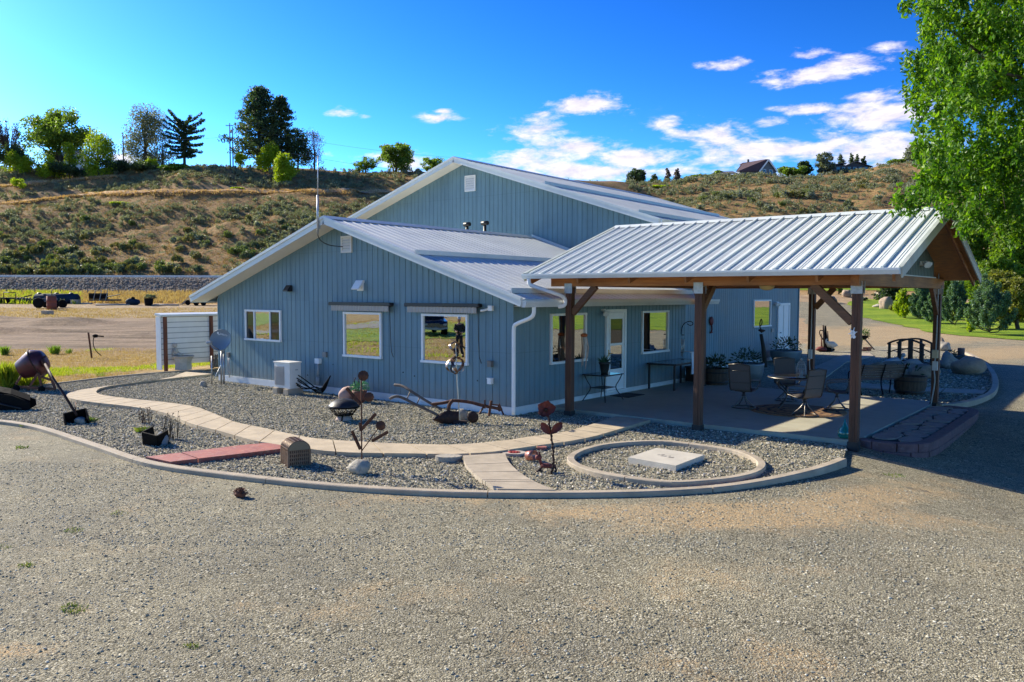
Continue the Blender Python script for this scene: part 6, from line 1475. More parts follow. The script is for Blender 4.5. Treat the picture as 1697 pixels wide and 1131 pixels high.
# ---- the big tree overhanging the canopy from the right
def big_tree():
    g = np.random.default_rng(5); C = []; Rr = []; tw = MB()
    x, y = SD(12.6, 15.4); E = thing('elm_tree', 'big bright green drooping tree hanging over the right end of the canopy', 'tree', (x, y, TZ(x, y)))
    o = np.array((x, y, TZ(x, y)))
    edge_v = [-260, -60, 0, 40, 90, 130, 190, 240, 285, 310, 335, 360]; edge_u = [1500, 1500, 1494, 1515, 1516, 1500, 1498, 1515, 1512, 1506, 1532, 1575]
    def lim(v): return np.interp(v, edge_v, edge_u)
    n = 0
    while n < 800:
        v = g.uniform(-300, 372); u = g.uniform(1480, 2150); d = g.uniform(12.6, 19.5)
        if u-24 < lim(v): continue
        bot = np.interp(u, [1490, 1540, 1580, 1620, 1660, 1760, 2150], [320, 332, 346, 375, 402, 425, 380])
        if v > bot-8: continue
        if u > 1760 and g.random() < .35: continue
        C.append(AT(u, v, d)-o); r = g.uniform(.2, .52)*(d/15); Rr.append(np.array((r, r, r*1.35))); n += 1
    # ragged outer sprays
    for v, u, d in [(20, 1490, 14), (100, 1484, 14.5), (130, 1508, 14), (158, 1484, 15), (175, 1490, 14.6), (300, 1492, 13.6), (318, 1500, 13.8), (332, 1484, 13.5), (334, 1500, 13.9), (352, 1520, 13.6), (345, 1545, 13.4), (238, 1508, 14), (262, 1504, 14.), (370, 1575, 14), (376, 1590, 14.3), (352, 1562, 13.6)]:
        C.append(AT(u+16, v, d)-o); r = .13; Rr.append(np.array((r*1.2, r, r*1.2)))
    C = np.array(C); Rr = np.array(Rr)
    ii = g.choice(len(C), 4600, p=(Rr[:, 0]**2)/(Rr[:, 0]**2).sum()); q = g.normal(0, 1, (4600, 3)); q /= np.linalg.norm(q, axis=1)[:, None]
    SC = C[ii]+q*(g.random(4600)**.4)[:, None]*Rr[ii]*1.05; sr = g.uniform(.09, .18, 4600); SR = np.stack([sr, sr, sr*1.7], -1)
    V, F = leaves(g, SC, SR, 280000, .095, aspect=.5, shell=.6, droop=.8)
    np_mesh('crown', V, F, LG['big'], E)
    tb = MB(); tb.tube([(0, 0, -.3), (-.1, .1, 2.5), (-.2, 0, 5.), (-.1, .2, 8.5)], [.42, .34, .28, .12], 12)
    for i in g.choice(len(C)-16, 30, replace=False):
        q = C[i]; h = g.uniform(2.5, 7); s = np.array((-.15, .05, h)); m = s*.45+q*.55+np.array((0, 0, .9)); tb.tube(smoothline([s, m, q], 2), np.linspace(.07, .012, 9)[:len(smoothline([s, m, q], 2))] if len(smoothline([s, m, q], 2)) <= 9 else np.linspace(.07, .012, len(smoothline([s, m, q], 2))), 6)
    for i in g.choice(len(C)-16, 120, replace=False):
        q = C[i]; tb.tube([q+np.array((0, 0, .35)), q, q+np.array((g.normal(0, .08), g.normal(0, .08), -.3))], [.011, .008, .004], 4)
    tb.build('trunk', BARK, E)
big_tree()
# ---- sagebrush: individuals (shared meshes), the rest as one mass
SAGEB = [foliage('sage_grey', (.16, .18, .125), (.25, .27, .19), (.36, .37, .28), .3), foliage('sage_green', (.085, .12, .035), (.14, .18, .05), (.21, .25, .085), .3), foliage('sage_olive', (.11, .11, .035), (.175, .165, .055), (.25, .23, .08), .25), foliage('sage_dark', (.07, .095, .05), (.11, .14, .075), (.165, .185, .11), .25)]
def bush_proto(seed, n=420):
    g = np.random.default_rng(seed); C = []; Rr = []
    for i in range(9): a = g.uniform(0, 2*PI); r = .42*math.sqrt(g.random()); C.append((r*math.cos(a), r*math.sin(a), g.uniform(.2, .48)*(1-r*.6))); Rr.append(np.array((.2, .2, .2))*g.uniform(.7, 1.2))
    return leaves(g, C, Rr, n, .17, up=.8, aspect=.45, shell=.4)
KIND = [('grey-green sagebrush mound on the dry hillside', 'grey sagebrush on the hillside'), ('fresh green brush clump on the dry hillside', 'green brush on the hillside'), ('olive bitterbrush clump on the dry hillside', 'olive brush on the hillside'), ('dark green brush clump on the dry hillside', 'dark brush on the hillside')]
protos = [[], [], [], []]
spots = []
g = np.random.default_rng(21)
while len(spots) < 4900:
    left = g.random() < .68
    if left: u = g.uniform(-320, 700); d = 142.5+92*g.random()**1.25
    else: u = g.uniform(1040, 1700); d = 150+145*g.random()**.8
    s = (u-848.5)/FPX*d
    if left and -8 < d-np.interp(u, TR_U[:90], TR_D[:90]) < 3: continue
    if left and u < 205 and -7 < d-np.interp(u, TR_U[90:], TR_D[90:]) < 3: continue
    cl = float(vnoise(np.array([s/9.]), np.array([d/9.]), 9)[0])
    if g.random() > .5+.55*cl: continue
    h = float(terrain_sd(s, d)); v = 488.8-(h-2.627)/d*FPX
    size = g.uniform(.9, 2.2)*(1.2 if (d < 158 and left) or (not left and cl > .35) else 1.)*(1.15 if not left else 1)
    kind = int(g.choice(4, p=[.42, .22, .2, .16] if d > 160 else [.12, .38, .35, .15]))
    spots.append((size/d*(1 if -5 < u < 1560 and (u > 1000 or v < 488-.62*max(0, u-320)) else .01), s, d, h, size, kind))
spots.sort(key=lambda t: -t[0])
for i, (_, s, d, h, size, kind) in enumerate(spots[:280]):
    x, y = SD(s, d); pk = protos[kind]
    if len(pk) < 3:
        V, F = bush_proto(100+kind*10+len(pk)); o = np_mesh('sagebrush', V, F, SAGEB[kind]); pk.append(o)
    else:
        o = pk[i % 3].copy(); COL.objects.link(o)
    o.location = (float(x), float(y), h-.05); o.rotation_euler = (0, 0, g.uniform(0, 6.28)); o.scale = (size, size, size*g.uniform(.9, 1.35)); tag(o, KIND[kind][0], 'bush', KIND[kind][1])
lowp = [bush_proto(300+i, 130) for i in range(6)]; Vs = []; Fs = []; o_ = 0
for i, (_, s, d, h, size, kind) in enumerate(spots[280:]):
    V, F = lowp[i % 6]; a = g.uniform(0, 6.28); x, y = SD(s, d); c, s2 = math.cos(a), math.sin(a); Q = np.stack([V[:, 0]*c-V[:, 1]*s2, V[:, 0]*s2+V[:, 1]*c, V[:, 2]*1.15], -1)*size+np.array((x, y, h-.05)); Vs.append(Q); Fs.append(F+o_); o_ += len(V)
ob = np_mesh('sagebrush_mass', np.vstack(Vs), np.vstack(Fs), foliage('sage_mix', (.13, .145, .085), (.20, .215, .135), (.29, .30, .20), .25)); ob['kind'] = 'stuff'
def tufts(name, pts, hgt, m, seed, nb=5, w=.1, lean=.35, blade=1.):
    g = np.random.default_rng(seed); pts = np.asarray(pts); n = len(pts)*nb; P = np.repeat(pts, nb, 0)+np.c_[g.normal(0, 1, (n, 2))*w, np.zeros(n)]
    H = np.repeat(hgt if np.ndim(hgt) else np.full(len(pts), hgt), nb)*g.uniform(.5, 1.2, n); a = g.uniform(0, 2*PI, n); wd = H*.11*blade
    sx, sy = np.cos(a)*wd, np.sin(a)*wd; tip = P+np.c_[g.normal(0, 1, (n, 2))*lean*H[:, None], H]
    A = P+np.c_[sx, sy, np.zeros(n)]; B = P-np.c_[sx, sy, np.zeros(n)]
    V = np.stack([A, B, tip], 1).reshape(-1, 3); F = np.arange(3*n).reshape(n, 3); ob = np_mesh(name, V, F, m); ob['kind'] = 'stuff'; return ob
DRYG = foliage('dry_grass', (.29, .19, .095), (.40, .28, .15), (.48, .37, .21), .3, .8, .1); GRG = foliage('green_grass', (.15, .22, .02), (.28, .35, .03), (.42, .4, .08), .45, .8, .1)
g = np.random.default_rng(31); pts = []; hs = []
while len(pts) < 15000:
    if g.random() < .66: u = g.uniform(-40, 700); d = g.uniform(142, 234)
    else: u = g.uniform(1040, 1700); d = g.uniform(150, 298)
    s = (u-848.5)/FPX*d; x, y = SD(s, d); pts.append((float(x), float(y), d, s)); hs.append(g.uniform(.25, .6))
pts = np.array(pts); z = terrain_sd(pts[:, 3], pts[:, 2]); hs = np.array(hs); px_ = 848.5+FPX*pts[:, 3]/pts[:, 2]; b1_ = np.interp(px_, B_X, B1_D); ok = ~((px_ < 760) & (np.abs(pts[:, 2]-b1_-2.5) < 3.2))
tufts('dry_grass', np.c_[pts[:, :2], z-.03][ok], hs[ok], foliage('hill_grass', (.22, .135, .065), (.34, .21, .10), (.30, .24, .10), .2, .8, .1), 1, 6, .4, .6, 1.3)
g = np.random.default_rng(36); q = []
for i in range(2600):
    u = g.uniform(-10, 680) if i < 1900 else g.uniform(-10, 200); d = float(np.interp(u, TR_U[:90], TR_D[:90]) if i < 1900 else np.interp(u, TR_U[90:], TR_D[90:]))+g.normal(0, .8); s = (u-848.5)/FPX*d; x, y = SD(s, d); q.append((float(x), float(y), float(terrain_sd(s, d))+.2))
tufts('dry_grass', np.array(q), .5, foliage('track_grass', (.40, .25, .13), (.55, .36, .2), (.62, .45, .27), .3, .8, .1), 7, 7, .4, .6, 1.3)
# grass in front of the field on the left and along the verge
g = np.random.default_rng(32); d = g.uniform(21, 39, 9000); u = g.uniform(-60, 420, 9000); s = (u-848.5)/FPX*d; x, y = SD(s, d)
bedp = np.array(bed+[(-14, 3), (-13, -2)]); k = ~inside(np.stack([x, y], -1), np.array(bed)) & ~((x > -11.9) & (y > -.3)) & ~((x > -17) & (y > -.5) & (y < 3))
x, y, s, d = x[k], y[k], s[k], d[k]; gn = vnoise(s/2.2, d/1.6, 5)*.8+.85*np.exp(-((d-28.5)/1.8)**2)
lush = gn > .38
z = terrain_sd(s, d)
tufts('dry_grass', np.c_[x, y, z][~lush], .07, DRYG, 2, 6, .1, .6, 1.)
tufts('green_grass', np.c_[x, y, z][lush], .09, GRG, 3, 8, .1, .5, 1.)
g = np.random.default_rng(33); d = g.uniform(74, 126, 9000); u = g.uniform(-60, 420, 9000); s = (u-848.5)/FPX*d; x, y = SD(s, d); z = terrain_sd(s, d); k = (d < 92) | (d > 103)
tufts('dry_grass', np.c_[x, y, z][k], np.where(d > 100, .5, .16)[k], DRYG, 4, 5, .25, .5, 1.3)
g = np.random.default_rng(34); d = g.uniform(100, 125, 900); u = g.uniform(-60, 130, 900); s = (u-848.5)/FPX*d; x, y = SD(s, d); tufts('green_grass', np.c_[x, y, terrain_sd(s, d)], .6, GRG, 5, 7, .3, .4, 1.3)
GW2 = 'green weeds at the edge of the ploughed dirt'
for i, (lb, u, v, r, n, h) in enumerate((('tall green grass clump behind the cement mixer at the left edge', 8, 643, .2, 1100, .75), ('green grass clump right behind the cement mixer frame', 47, 638, .35, 900, .45), ('green weed at the dirt edge, leftmost one', 8, 588, .13, 220, .42), ('green weed at the dirt edge above the cement mixer', 91, 586, .15, 260, .40), ('small pale weed at the dirt edge left of the rusty post', 115, 585, .12, 120, .25), ('small green weed left of the pebble bed on the dry grass', 168, 621, .16, 120, .12))):
    w = GZ(u, v, -.05); weed(lb, u, v, r, n, -.05, h, 60+i, GRG if i < 2 else LG['mid'], GW2, wd=.018, lean=.22).location.z = TZ(w[0], w[1])
g = np.random.default_rng(35); x = g.uniform(-52, -12, 9000); y = g.uniform(-50, -9.5, 9000); k = x < -12.6; nn_ = vnoise(x/3., y/3., 8)
tufts('dry_grass', np.c_[x, y, T(x, y)][k & (nn_ < .2)], .11, DRYG, 8, 5, .2, .6, 1.2); tufts('green_grass', np.c_[x, y, T(x, y)][k & (nn_ >= .2)], .13, GRG, 9, 6, .2, .5, 1.2)
# ---- pebbly rock on the road bank
g = np.random.default_rng(41); d = g.uniform(125.5, 131, 5000); u = g.uniform(-80, 480, 5000); s = (u-848.5)/FPX*d; x, y = SD(s, d); z = terrain_sd(s, d)
pv_ = np.array(MB().ico((0, 0, 0), 1, 1, (1, .8, .7), .3, 2).v); pf_ = np.array(MB().ico((0, 0, 0), 1, 1).f); sz = g.uniform(.07, .22, 5000); a = g.uniform(0, 6.28, 5000)
X = (pv_[None, :, 0]*np.cos(a)[:, None]-pv_[None, :, 1]*np.sin(a)[:, None])*sz[:, None]+x[:, None]; Y = (pv_[None, :, 0]*np.sin(a)[:, None]+pv_[None, :, 1]*np.cos(a)[:, None])*sz[:, None]+y[:, None]; Z_ = pv_[None, :, 2]*sz[:, None]+z[:, None]
ob = np_mesh('rock_bank', np.stack([X, Y, Z_], -1).reshape(-1, 3), (pf_[None]+(np.arange(5000)*len(pv_))[:, None, None]).reshape(-1, 3), stone_mat('bank_rock', [(0, (.14, .105, .075)), (.5, (.29, .22, .155)), (.85, (.40, .315, .23)), (1, (.5, .42, .33))])); ob['kind'] = 'stuff'
# ------------------------------------------------------------------ patio furniture
SLING = M('grey_sling_fabric', (.115, .098, .088), .85, var=.12, vs=6., stretch=(40, 1, 1))
FRAME = M('dark_bronze_frame', (.085, .075, .065), .35, metal=.7, var=.2)
FRAMEL = M('pewter_frame', (.17, .155, .14), .35, metal=.7, var=.2)
def chair(name, label, x, y, ang):
    """swivel sling chair; local -y is the front"""
    E = thing(name, label, 'chair', (x, y, 0), ang, 'swivel chairs round the patio table')
    b = MB(); b.tube(arc((0, 0, .025), .27, 0, 2*PI, 28)[:-1], .014, 6, closed=True); b.build('base_ring', FRAME, E)
    for k in range(4):
        a = PI/4+k*PI/2; b = MB(); b.tube(smoothline([(.03*math.cos(a), .03*math.sin(a), .3), (.07*math.cos(a), .07*math.sin(a), .2), (.27*math.cos(a), .27*math.sin(a), .025)], 2), .013, 6); b.build('leg', FRAMEL, E)
    b = MB(); b.lathe([(.05, .29), (.05, .31), (.03, .32), (.03, .37), (.07, .38), (.07, .395)], 12); b.box((-.2, -.03, .385), (.2, .03, .41)); b.build('swivel', FRAME, E)
    prof = [(-.27, .45), (-.24, .455), (-.1, .43), (.12, .41), (.2, .43), (.235, .5), (.29, .75), (.34, 1.0), (.345, 1.03)]
    P = smoothline([(0, a, z) for a, z in prof], 2); V = []
    for q in P: V += [(-.235, q[1], q[2]), (.235, q[1], q[2])]
    F = [(2*i, 2*i+1, 2*i+3, 2*i+2) for i in range(len(P)-1)]; n0 = len(V)
    b = MB().add(V, F, True); b.add([(x_, y_-.006, z_-.006) for x_, y_, z_ in V], [f[::-1] for f in F], True); b.build('sling_seat', SLING, E)
    for z_, y_ in ((.62, .265), (.9, .326)):
        b = MB(); b.tube([(-.235, y_, z_), (.235, y_, z_)], .006, 5); b.build('sling_seam', FRAME, E)
    for s in (-1, 1):
        b = MB(); b.tube([(s*.245, q[1], q[2]) for q in P], .014, 6); b.build('side_rail', FRAME, E)
        b = MB(); b.tube(smoothline([(s*.25, .265, .68), (s*.3, .2, .69), (s*.31, -.15, .66), (s*.3, -.24, .62), (s*.28, -.22, .5), (s*.2, -.1, .42)], 2), .014, 6); b.build('armrest', FRAMEL, E)
    b = MB(); b.tube([(-.245, P[-1][1], P[-1][2]), (0, P[-1][1]+.015, P[-1][2]+.03), (.245, P[-1][1], P[-1][2])], .015, 6); b.build('top_rail', FRAME, E); return E
def face(dx, dy): return math.atan2(dx, -dy)     # heading so that local -y points along (dx, dy)
tx, ty = 4.63, 4.75
chair('patio_chair', 'grey sling swivel chair left of the round patio table, back towards the yard', 3.72, 3.95, face(-.05, 1))
chair('patio_chair', 'grey sling swivel chair on the far side of the patio table, seat facing the yard', 4.05, 5.85, face(.5, -.85))
chair('patio_chair', 'grey sling swivel chair standing in the sunlit strip, nearest the yard', 5.25, 3.62, face(-.86, .45))
chair('patio_chair', 'grey sling swivel chair right of the patio table beside the sunlit strip', 5.5, 5.05, face(-.95, -.3))
E = thing('patio_table', 'round glass-topped patio table with curved metal legs between the swivel chairs', 'table', (tx, ty, 0))
b = MB(); b.lathe([(0, .715), (.58, .715), (.58, .725), (0, .725)], 36); b.build('table_top', M('smoked_glass', (.02, .022, .024), .08, spec=.8), E)
b = MB(); b.tube(arc((0, 0, .72), .595, 0, 2*PI, 40)[:-1], .018, 7, closed=True); b.build('rim', FRAMEL, E)
for k in range(4):
    a = PI/4+k*PI/2+.3; c, s = math.cos(a), math.sin(a); b = MB(); b.tube(smoothline([(.5*c, .5*s, .70), (.53*c, .53*s, .55), (.2*c, .2*s, .35), (.3*c, .3*s, .15), (.5*c, .5*s, .0)], 3), .018, 7); b.build('leg', FRAME, E)
b = MB(); b.tube(arc((0, 0, .36), .2, 0, 2*PI, 24)[:-1], .012, 6, closed=True); b.build('stretcher_ring', FRAME, E)
w = (4.78, 4.72, .727); E = thing('lantern', 'domed white wire lantern standing on the patio table', 'lantern', w)
CAGE = M('cage_white', (.42, .41, .38), .5, metal=.3)
b = MB(); b.lathe([(.0, 0), (.105, 0), (.11, .02), (.0, .02)], 20); b.lathe([(.0, .40), (.018, .40), (.026, .43), (.008, .45), (.0, .46)], 10); b.build('base_and_finial', CAGE, E)
b = MB()
for k in range(16):
    a = 2*PI*k/16; c, s = math.cos(a), math.sin(a); b.tube([(.1*c, .1*s, .02), (.105*c, .105*s, .22), (.085*c, .085*s, .32), (.04*c, .04*s, .385), (0, 0, .41)], .0035, 4)
for z, r in ((.1, .103), (.2, .105), (.3, .09)): b.tube(arc((0, 0, z), r, 0, 2*PI, 24)[:-1], .004, 4, closed=True)
b.build('cage', CAGE, E)
b = MB(); b.lathe([(.0, .02), (.045, .02), (.045, .17), (.0, .175)], 14); b.build('candle', M('candle_grey', (.3, .32, .34), .5), E)
E = thing('tabletop_tray', 'yellow-green patterned tray lying beside the lantern on the patio table', 'tray', (5.0, 4.85, .727), .5)
b = MB(); b.box((-.12, -.09, 0), (.12, .09, .012)); b.box((-.12, -.09, .012), (.12, -.08, .05)); b.box((-.12, .08, .012), (.12, .09, .05)); b.box((-.12, -.08, .012), (-.11, .08, .05)); b.box((.11, -.08, .012), (.12, .08, .05)); b.build('tray', M('tray_green', (.20, .24, .06), .6, var=.4, vs=14), E)
E = thing('round_rug', 'round brown and orange woven rug under the patio table and chairs', 'rug', (4.85, 4.3, .003))
b = MB(); b.lathe([(0, .0), (1.05, .0), (1.06, .006), (1.05, .011), (0, .011)], 48)
rug = M('woven_rug', (.26, .13, .05), .95, var=.35, vs=5, bmp=.4, bs_=40, col2=(.36, .22, .10), c2=(.45, .6)); b.build('woven_mat', rug, E)
for r_ in (.35, .62, .88):
    b = MB(); V = []; F = []; n = 120
    for k in range(n): a = 2*PI*k/n; q = .03*math.sin(a*12); V += [((r_-.035+q)*math.cos(a), (r_-.035+q)*math.sin(a), .0125), ((r_+.035+q)*math.cos(a), (r_+.035+q)*math.sin(a), .0125)]
    F = [(2*k, 2*k+1, (2*k+3) % (2*n), (2*k+2) % (2*n)) for k in range(n)]; b.add(V, F); b.build('rug_band', M('rug_dark', (.075, .03, .015), .95), E)
# side table by the wall with its pot
E = thing('side_table', 'small dark metal side table with lower shelf standing left of the door', 'table', (.42, 3.1, 0), 0)
b = MB(); b.box((-.32, -.42, .645), (.32, .42, .665), .006); b.build('table_top', M('smoked_glass', (.02, .022, .024), .08), E)
b = MB()
for q in (((-.33, -.43), (.33, -.43)), ((.33, -.43), (.33, .43)), ((.33, .43), (-.33, .43)), ((-.33, .43), (-.33, -.43))): b.tube([(q[0][0], q[0][1], .65), (q[1][0], q[1][1], .65)], .014, 6)
b.build('top_frame', DARKM, E)
for sx in (-1, 1):
    for sy in (-1, 1): b = MB(); b.tube(smoothline([(sx*.3, sy*.4, .65), (sx*.26, sy*.35, .5), (sx*.18, sy*.25, .32), (sx*.28, sy*.36, .12), (sx*.33, sy*.43, .0)], 2), .013, 6); b.build('leg', DARKM, E)
b = MB(); b.box((-.2, -.27, .315), (.2, .27, .33), .004); b.build('shelf', DARKM, E)
E = thing('plant_pot', 'dark tapered pot of spiky agave on the small side table left of the door', 'planter', (.38, 3.22, .667))
b = MB(); b.lathe([(.085, 0), (.095, .04), (.135, .23), (.15, .24), (.15, .28), (.13, .28), (.125, .24), (0, .235)], 18); b.build('pot', M('dark_pot', (.025, .03, .028), .5), E)
b = MB(); g = random.Random(6)
for i in range(34):
    a = g.uniform(0, 2*PI); e = g.uniform(.3, 1.35); L = g.uniform(.18, .27); d = np.array((math.cos(a)*math.cos(e), math.sin(a)*math.cos(e), math.sin(e))); s = np.cross(d, (0, 0, 1)); s /= np.linalg.norm(s); n = np.cross(s, d); o = np.array((0, 0, .24))
    b.add([o-s*.012, o+s*.012, o+d*L*.5+s*.02+n*.012, o+d*L+n*.03, o+d*L*.5-s*.02+n*.012, o+d*L*.5-n*.006], [(0, 1, 2, 5), (0, 5, 4), (5, 2, 3), (5, 3, 4)])
b.build('leaves', foliage('agave_green', (.02, .075, .045), (.045, .12, .07), None, .1), E)
# long table by the wall
E = thing('long_table', 'long dark metal table pushed against the wall right of the door', 'table', (.5, 7.0, 0))
b = MB(); b.box((-.42, -1.0, .715), (.42, 1.0, .73), .004); b.build('table_top', M('smoked_glass', (.02, .022, .024), .08), E)
b = MB()
for q in (((-.43, -1.01), (.43, -1.01)), ((.43, -1.01), (.43, 1.01)), ((.43, 1.01), (-.43, 1.01)), ((-.43, 1.01), (-.43, -1.01))): b.bar((q[0][0], q[0][1], .71), (q[1][0], q[1][1], .71), .03, .045)
b.build('top_frame', DARKM, E)
for sx in (-1, 1):
    for sy in (-1, 1): b = MB(); b.box((sx*.39-.025, sy*.97-.025, 0), (sx*.39+.025, sy*.97+.025, .69), .004); b.build('leg', DARKM, E)
E = thing('door_mat', 'dark rectangular mat on the patio in front of the white door', 'mat', (.42, 4.3, .002))
MB().box((-.28, -.42, 0), (.28, .42, .014), .004).build('mat', M('mat_black', (.018, .018, .02), .95, bmp=.6, bs_=90), E)
# hangings
p0 = GX(968, 556, .35); E = thing('windsock', 'orange and cream streamer windsock hanging left of the door', 'windsock', p0)
b = MB(); b.ico((0, 0, 0), .085, 2, (1, 1.2, .6)); b.tube([(0, 0, .05), (0, 0, .5)], .003, 4); b.build('head', M('orange_cloth', (.42, .10, .03), .8), E)
b = MB(); g = random.Random(9)
for i in range(14):
    a = 2*PI*i/14; x, y = .06*math.cos(a), .075*math.sin(a); L = g.uniform(.55, .85); q = [(x, y, -.03), (x*1.3+.02, y*1.2+.03, -.3), (x+.0, y*1.1+g.uniform(-.03, .05), -L)]
    b.add([(q[0][0], q[0][1]-.012, q[0][2]), (q[0][0], q[0][1]+.012, q[0][2]), (q[1][0], q[1][1]+.014, q[1][2]), (q[2][0], q[2][1]+.01, q[2][2]), (q[2][0], q[2][1]-.01, q[2][2]), (q[1][0], q[1][1]-.014, q[1][2])], [(0, 1, 2, 5), (5, 2, 3, 4)])
b.build('streamers', M('cream_cloth', (.55, .36, .26), .85, var=.25, vs=9), E)
p0 = GX(1131.5, 556, .3); E = thing('wind_chime', 'pale tubular wind chime hanging under the eave near the wall corner', 'wind chime', p0)
b = MB(); b.tube([(0, 0, .0), (0, 0, .9)], .003, 4); b.lathe([(.0, .0), (.05, .0), (.05, .02), (.0, .02)], 14); b.lathe([(0, -.72), (.05, -.72), (.05, -.71), (0, -.71)], 14); b.tube([(0, 0, 0), (0, 0, -.8)], .002, 4); b.build('top_disc', DARKM, E)
for k in range(6):
    a = 2*PI*k/6; b = MB(); b.tube([(.04*math.cos(a), .04*math.sin(a), -.12), (.04*math.cos(a), .04*math.sin(a), -.5-.03*k)], .011, 7); b.build('chime_tube', M('chime_metal', (.6, .58, .52), .3, metal=.6), E)
p0 = GX(1178.5, 538, -1.22); E = thing('wall_ornament', 'small red metal ornament on the shaded side wall of the tall building', 'ornament', p0)
b = MB(); b.lathe([(0, 0), (.16, .0), (.17, .02), (.05, .05), (0, .05)], 10, (0, 0, .12), (1, 0, 0)); b.tube([(.02, 0, .0), (.02, .03, -.2), (.02, -.04, -.28)], .03, 6); b.bar((.02, -.1, -.3), (.02, .1, -.28), .03, .03); b.build('ornament_plate', RUSTR, E)
p0 = GX(1134, 521, .25); E = thing('hanging_plant_bracket', 'dark iron scroll bracket on the wall near the wind chime', 'bracket', (0.0, p0[1]+.3, 1.75))
b = MB(); b.tube(smoothline([(.01, 0, -.3), (.04, 0, .0), (.3, 0, .12), (.42, 0, .02), (.3, 0, -.04), (.2, 0, .02)], 2), .012, 6); b.build('scroll', BLKI, E)
# small orange-stained bench box with towel at the building corner
w = GZ(1150, 622, 0); E = thing('storage_box', 'dark low storage box standing against the wall behind the middle front post', 'box', (.45, 8.75, 0))
b = MB(); b.box((-.42, -.3, 0), (.35, .3, .42), .01); b.build('box', M('box_dark', (.03, .026, .024), .7), E); b = MB(); b.box((-.44, -.32, .42), (.37, .32, .47), .008); b.build('lid', M('box_lid', (.05, .04, .032), .6), E)
p0 = GX(1148, 590, .95); E = thing('towel', 'white towel hanging beside the middle front canopy post', 'towel', p0)
b = MB(); V = []; F = []
for i in range(9):
    for j in range(13): V.append((.02*math.sin(i*1.3+j*.2), -.11+.22*i/8*(1-.2*j/12), -.62*j/12+.1))
F = [(i*13+j, i*13+j+1, (i+1)*13+j+1, (i+1)*13+j) for i in range(8) for j in range(12)]; b.add(V, F, True); b.add([(x+.012, y, z) for x, y, z in V], [f[::-1] for f in F], True); b.tube([(.0, -.15, .1), (.0, .15, .1)], .012, 6); b.tube([(.0, .15, .1), (-.5, .25, .1)], .01, 5); b.build('cloth', M('towel_white', (.72, .74, .78), .9), E)
# planters along the tall building
BARREL = wood('barrel_wood', (.045, .035, .028), (.12, .09, .065), 2, .85); LEAFD = foliage('planter_leaf', (.012, .03, .014), (.025, .055, .02), (.05, .08, .028), .2)
def tub(name, label, u, v, r, h, m, seed, z=0., hoop=True, n=300, cat='planter', xoff=0):
    w = GZ(u, v, z); E = thing(name, label, cat, (w[0]+xoff, w[1], z)); b = MB(); b.lathe([(r*.82, 0), (r*.95, h*.45), (r, h*.9), (r, h), (r*.9, h), (r*.88, h*.85), (0, h*.84)], 22, smooth=not hoop); b.build('tub', m, E)
    if hoop:
        for f in (.18, .78): b = MB(); b.lathe([(r*(.84+.16*f)+.006, h*f-.03), (r*(.84+.16*f)+.012, h*f), (r*(.84+.16*f)+.006, h*f+.03)], 22); b.build('hoop', DARKM, E)
    plantball(MB(), (0, 0, h+.08), r*.95, n, random.Random(seed), (.07, .16), .35, .5).build('leaves', LEAFD, E); return E
GT = 'planters along the shaded wall'
for E in (tub('half_barrel_planter', 'half barrel planter nearest the middle front post, against the shaded wall', 1186, 637, .42, .48, BARREL, 1), tub('half_barrel_planter', 'second half barrel planter along the shaded wall, behind the left swivel chair', 1238, 628, .52, .5, M('galv_tub', (.2, .22, .23), .5, metal=.4, var=.2), 2, hoop=False), tub('trough_planter', 'galvanised tub of leafy plants beside the white door of the tall building', 1302, 598, .62, .42, M('galv_tub', (.2, .22, .23), .5), 3, hoop=False, n=420)): E['group'] = GT
w = GZ(1268, 609, 0); E = thing('driftwood_sculpture', 'dark leaning driftwood pole topped by a metal bird before the shaded wall', 'sculpture', (w[0], w[1], 0), -YAW); kk = depth(w)/FPX
b = MB(); b.tube([(0, 0, 0), (-3*kk, 0, 30*kk), (-8*kk, 0, 55*kk)], [.09, .075, .06], 8); b.build('pole', wood('driftwood', (.035, .028, .022), (.09, .07, .055), 2, .9), E)
b = MB(); b.tube([(-12*kk, 0, 62*kk), (-7*kk, 0, 60*kk), (-1*kk, 0, 61*kk)], [.03, .07, .02], 8); b.tube(smoothline([(-8*kk, 0, 62*kk), (-11*kk, 0, 70*kk), (-8*kk, 0, 82*kk), (-6*kk, 0, 74*kk), (-9*kk, 0, 68*kk)], 2), .02, 6); b.build('metal_bird', RUSTD, E)
E = thing('watering_can', 'small blue-grey can with wire handles beside the white door of the tall building', 'can', (-.75, 18.9, 0)); b = MB(); b.lathe([(.2, 0), (.22, .3), (.18, .42), (0, .42)], 16); b.tube(arc((0, 0, .42), .17, 0, PI, 10, 'yz'), .014, 5); b.tube(arc((0, .26, .25), .12, 0, 2*PI, 14, 'yz')[:-1], .014, 5, closed=True); b.build('can_body', M('galv_blue', (.12, .18, .2), .5, metal=.3), E)
E = thing('glass_bulb', 'teal glass garden bulb standing on the patio beside the front corner post', 'ornament', (6.74, 1.32, 0))
b = MB(); b.lathe([(.0, 0), (.1, .01), (.125, .07), (.11, .15), (.05, .22), (.022, .3), (.012, .36), (0, .365)], 20); b.build('bulb', M('teal_glass', (.01, .16, .13), .12, spec=.8, var=.1), E)
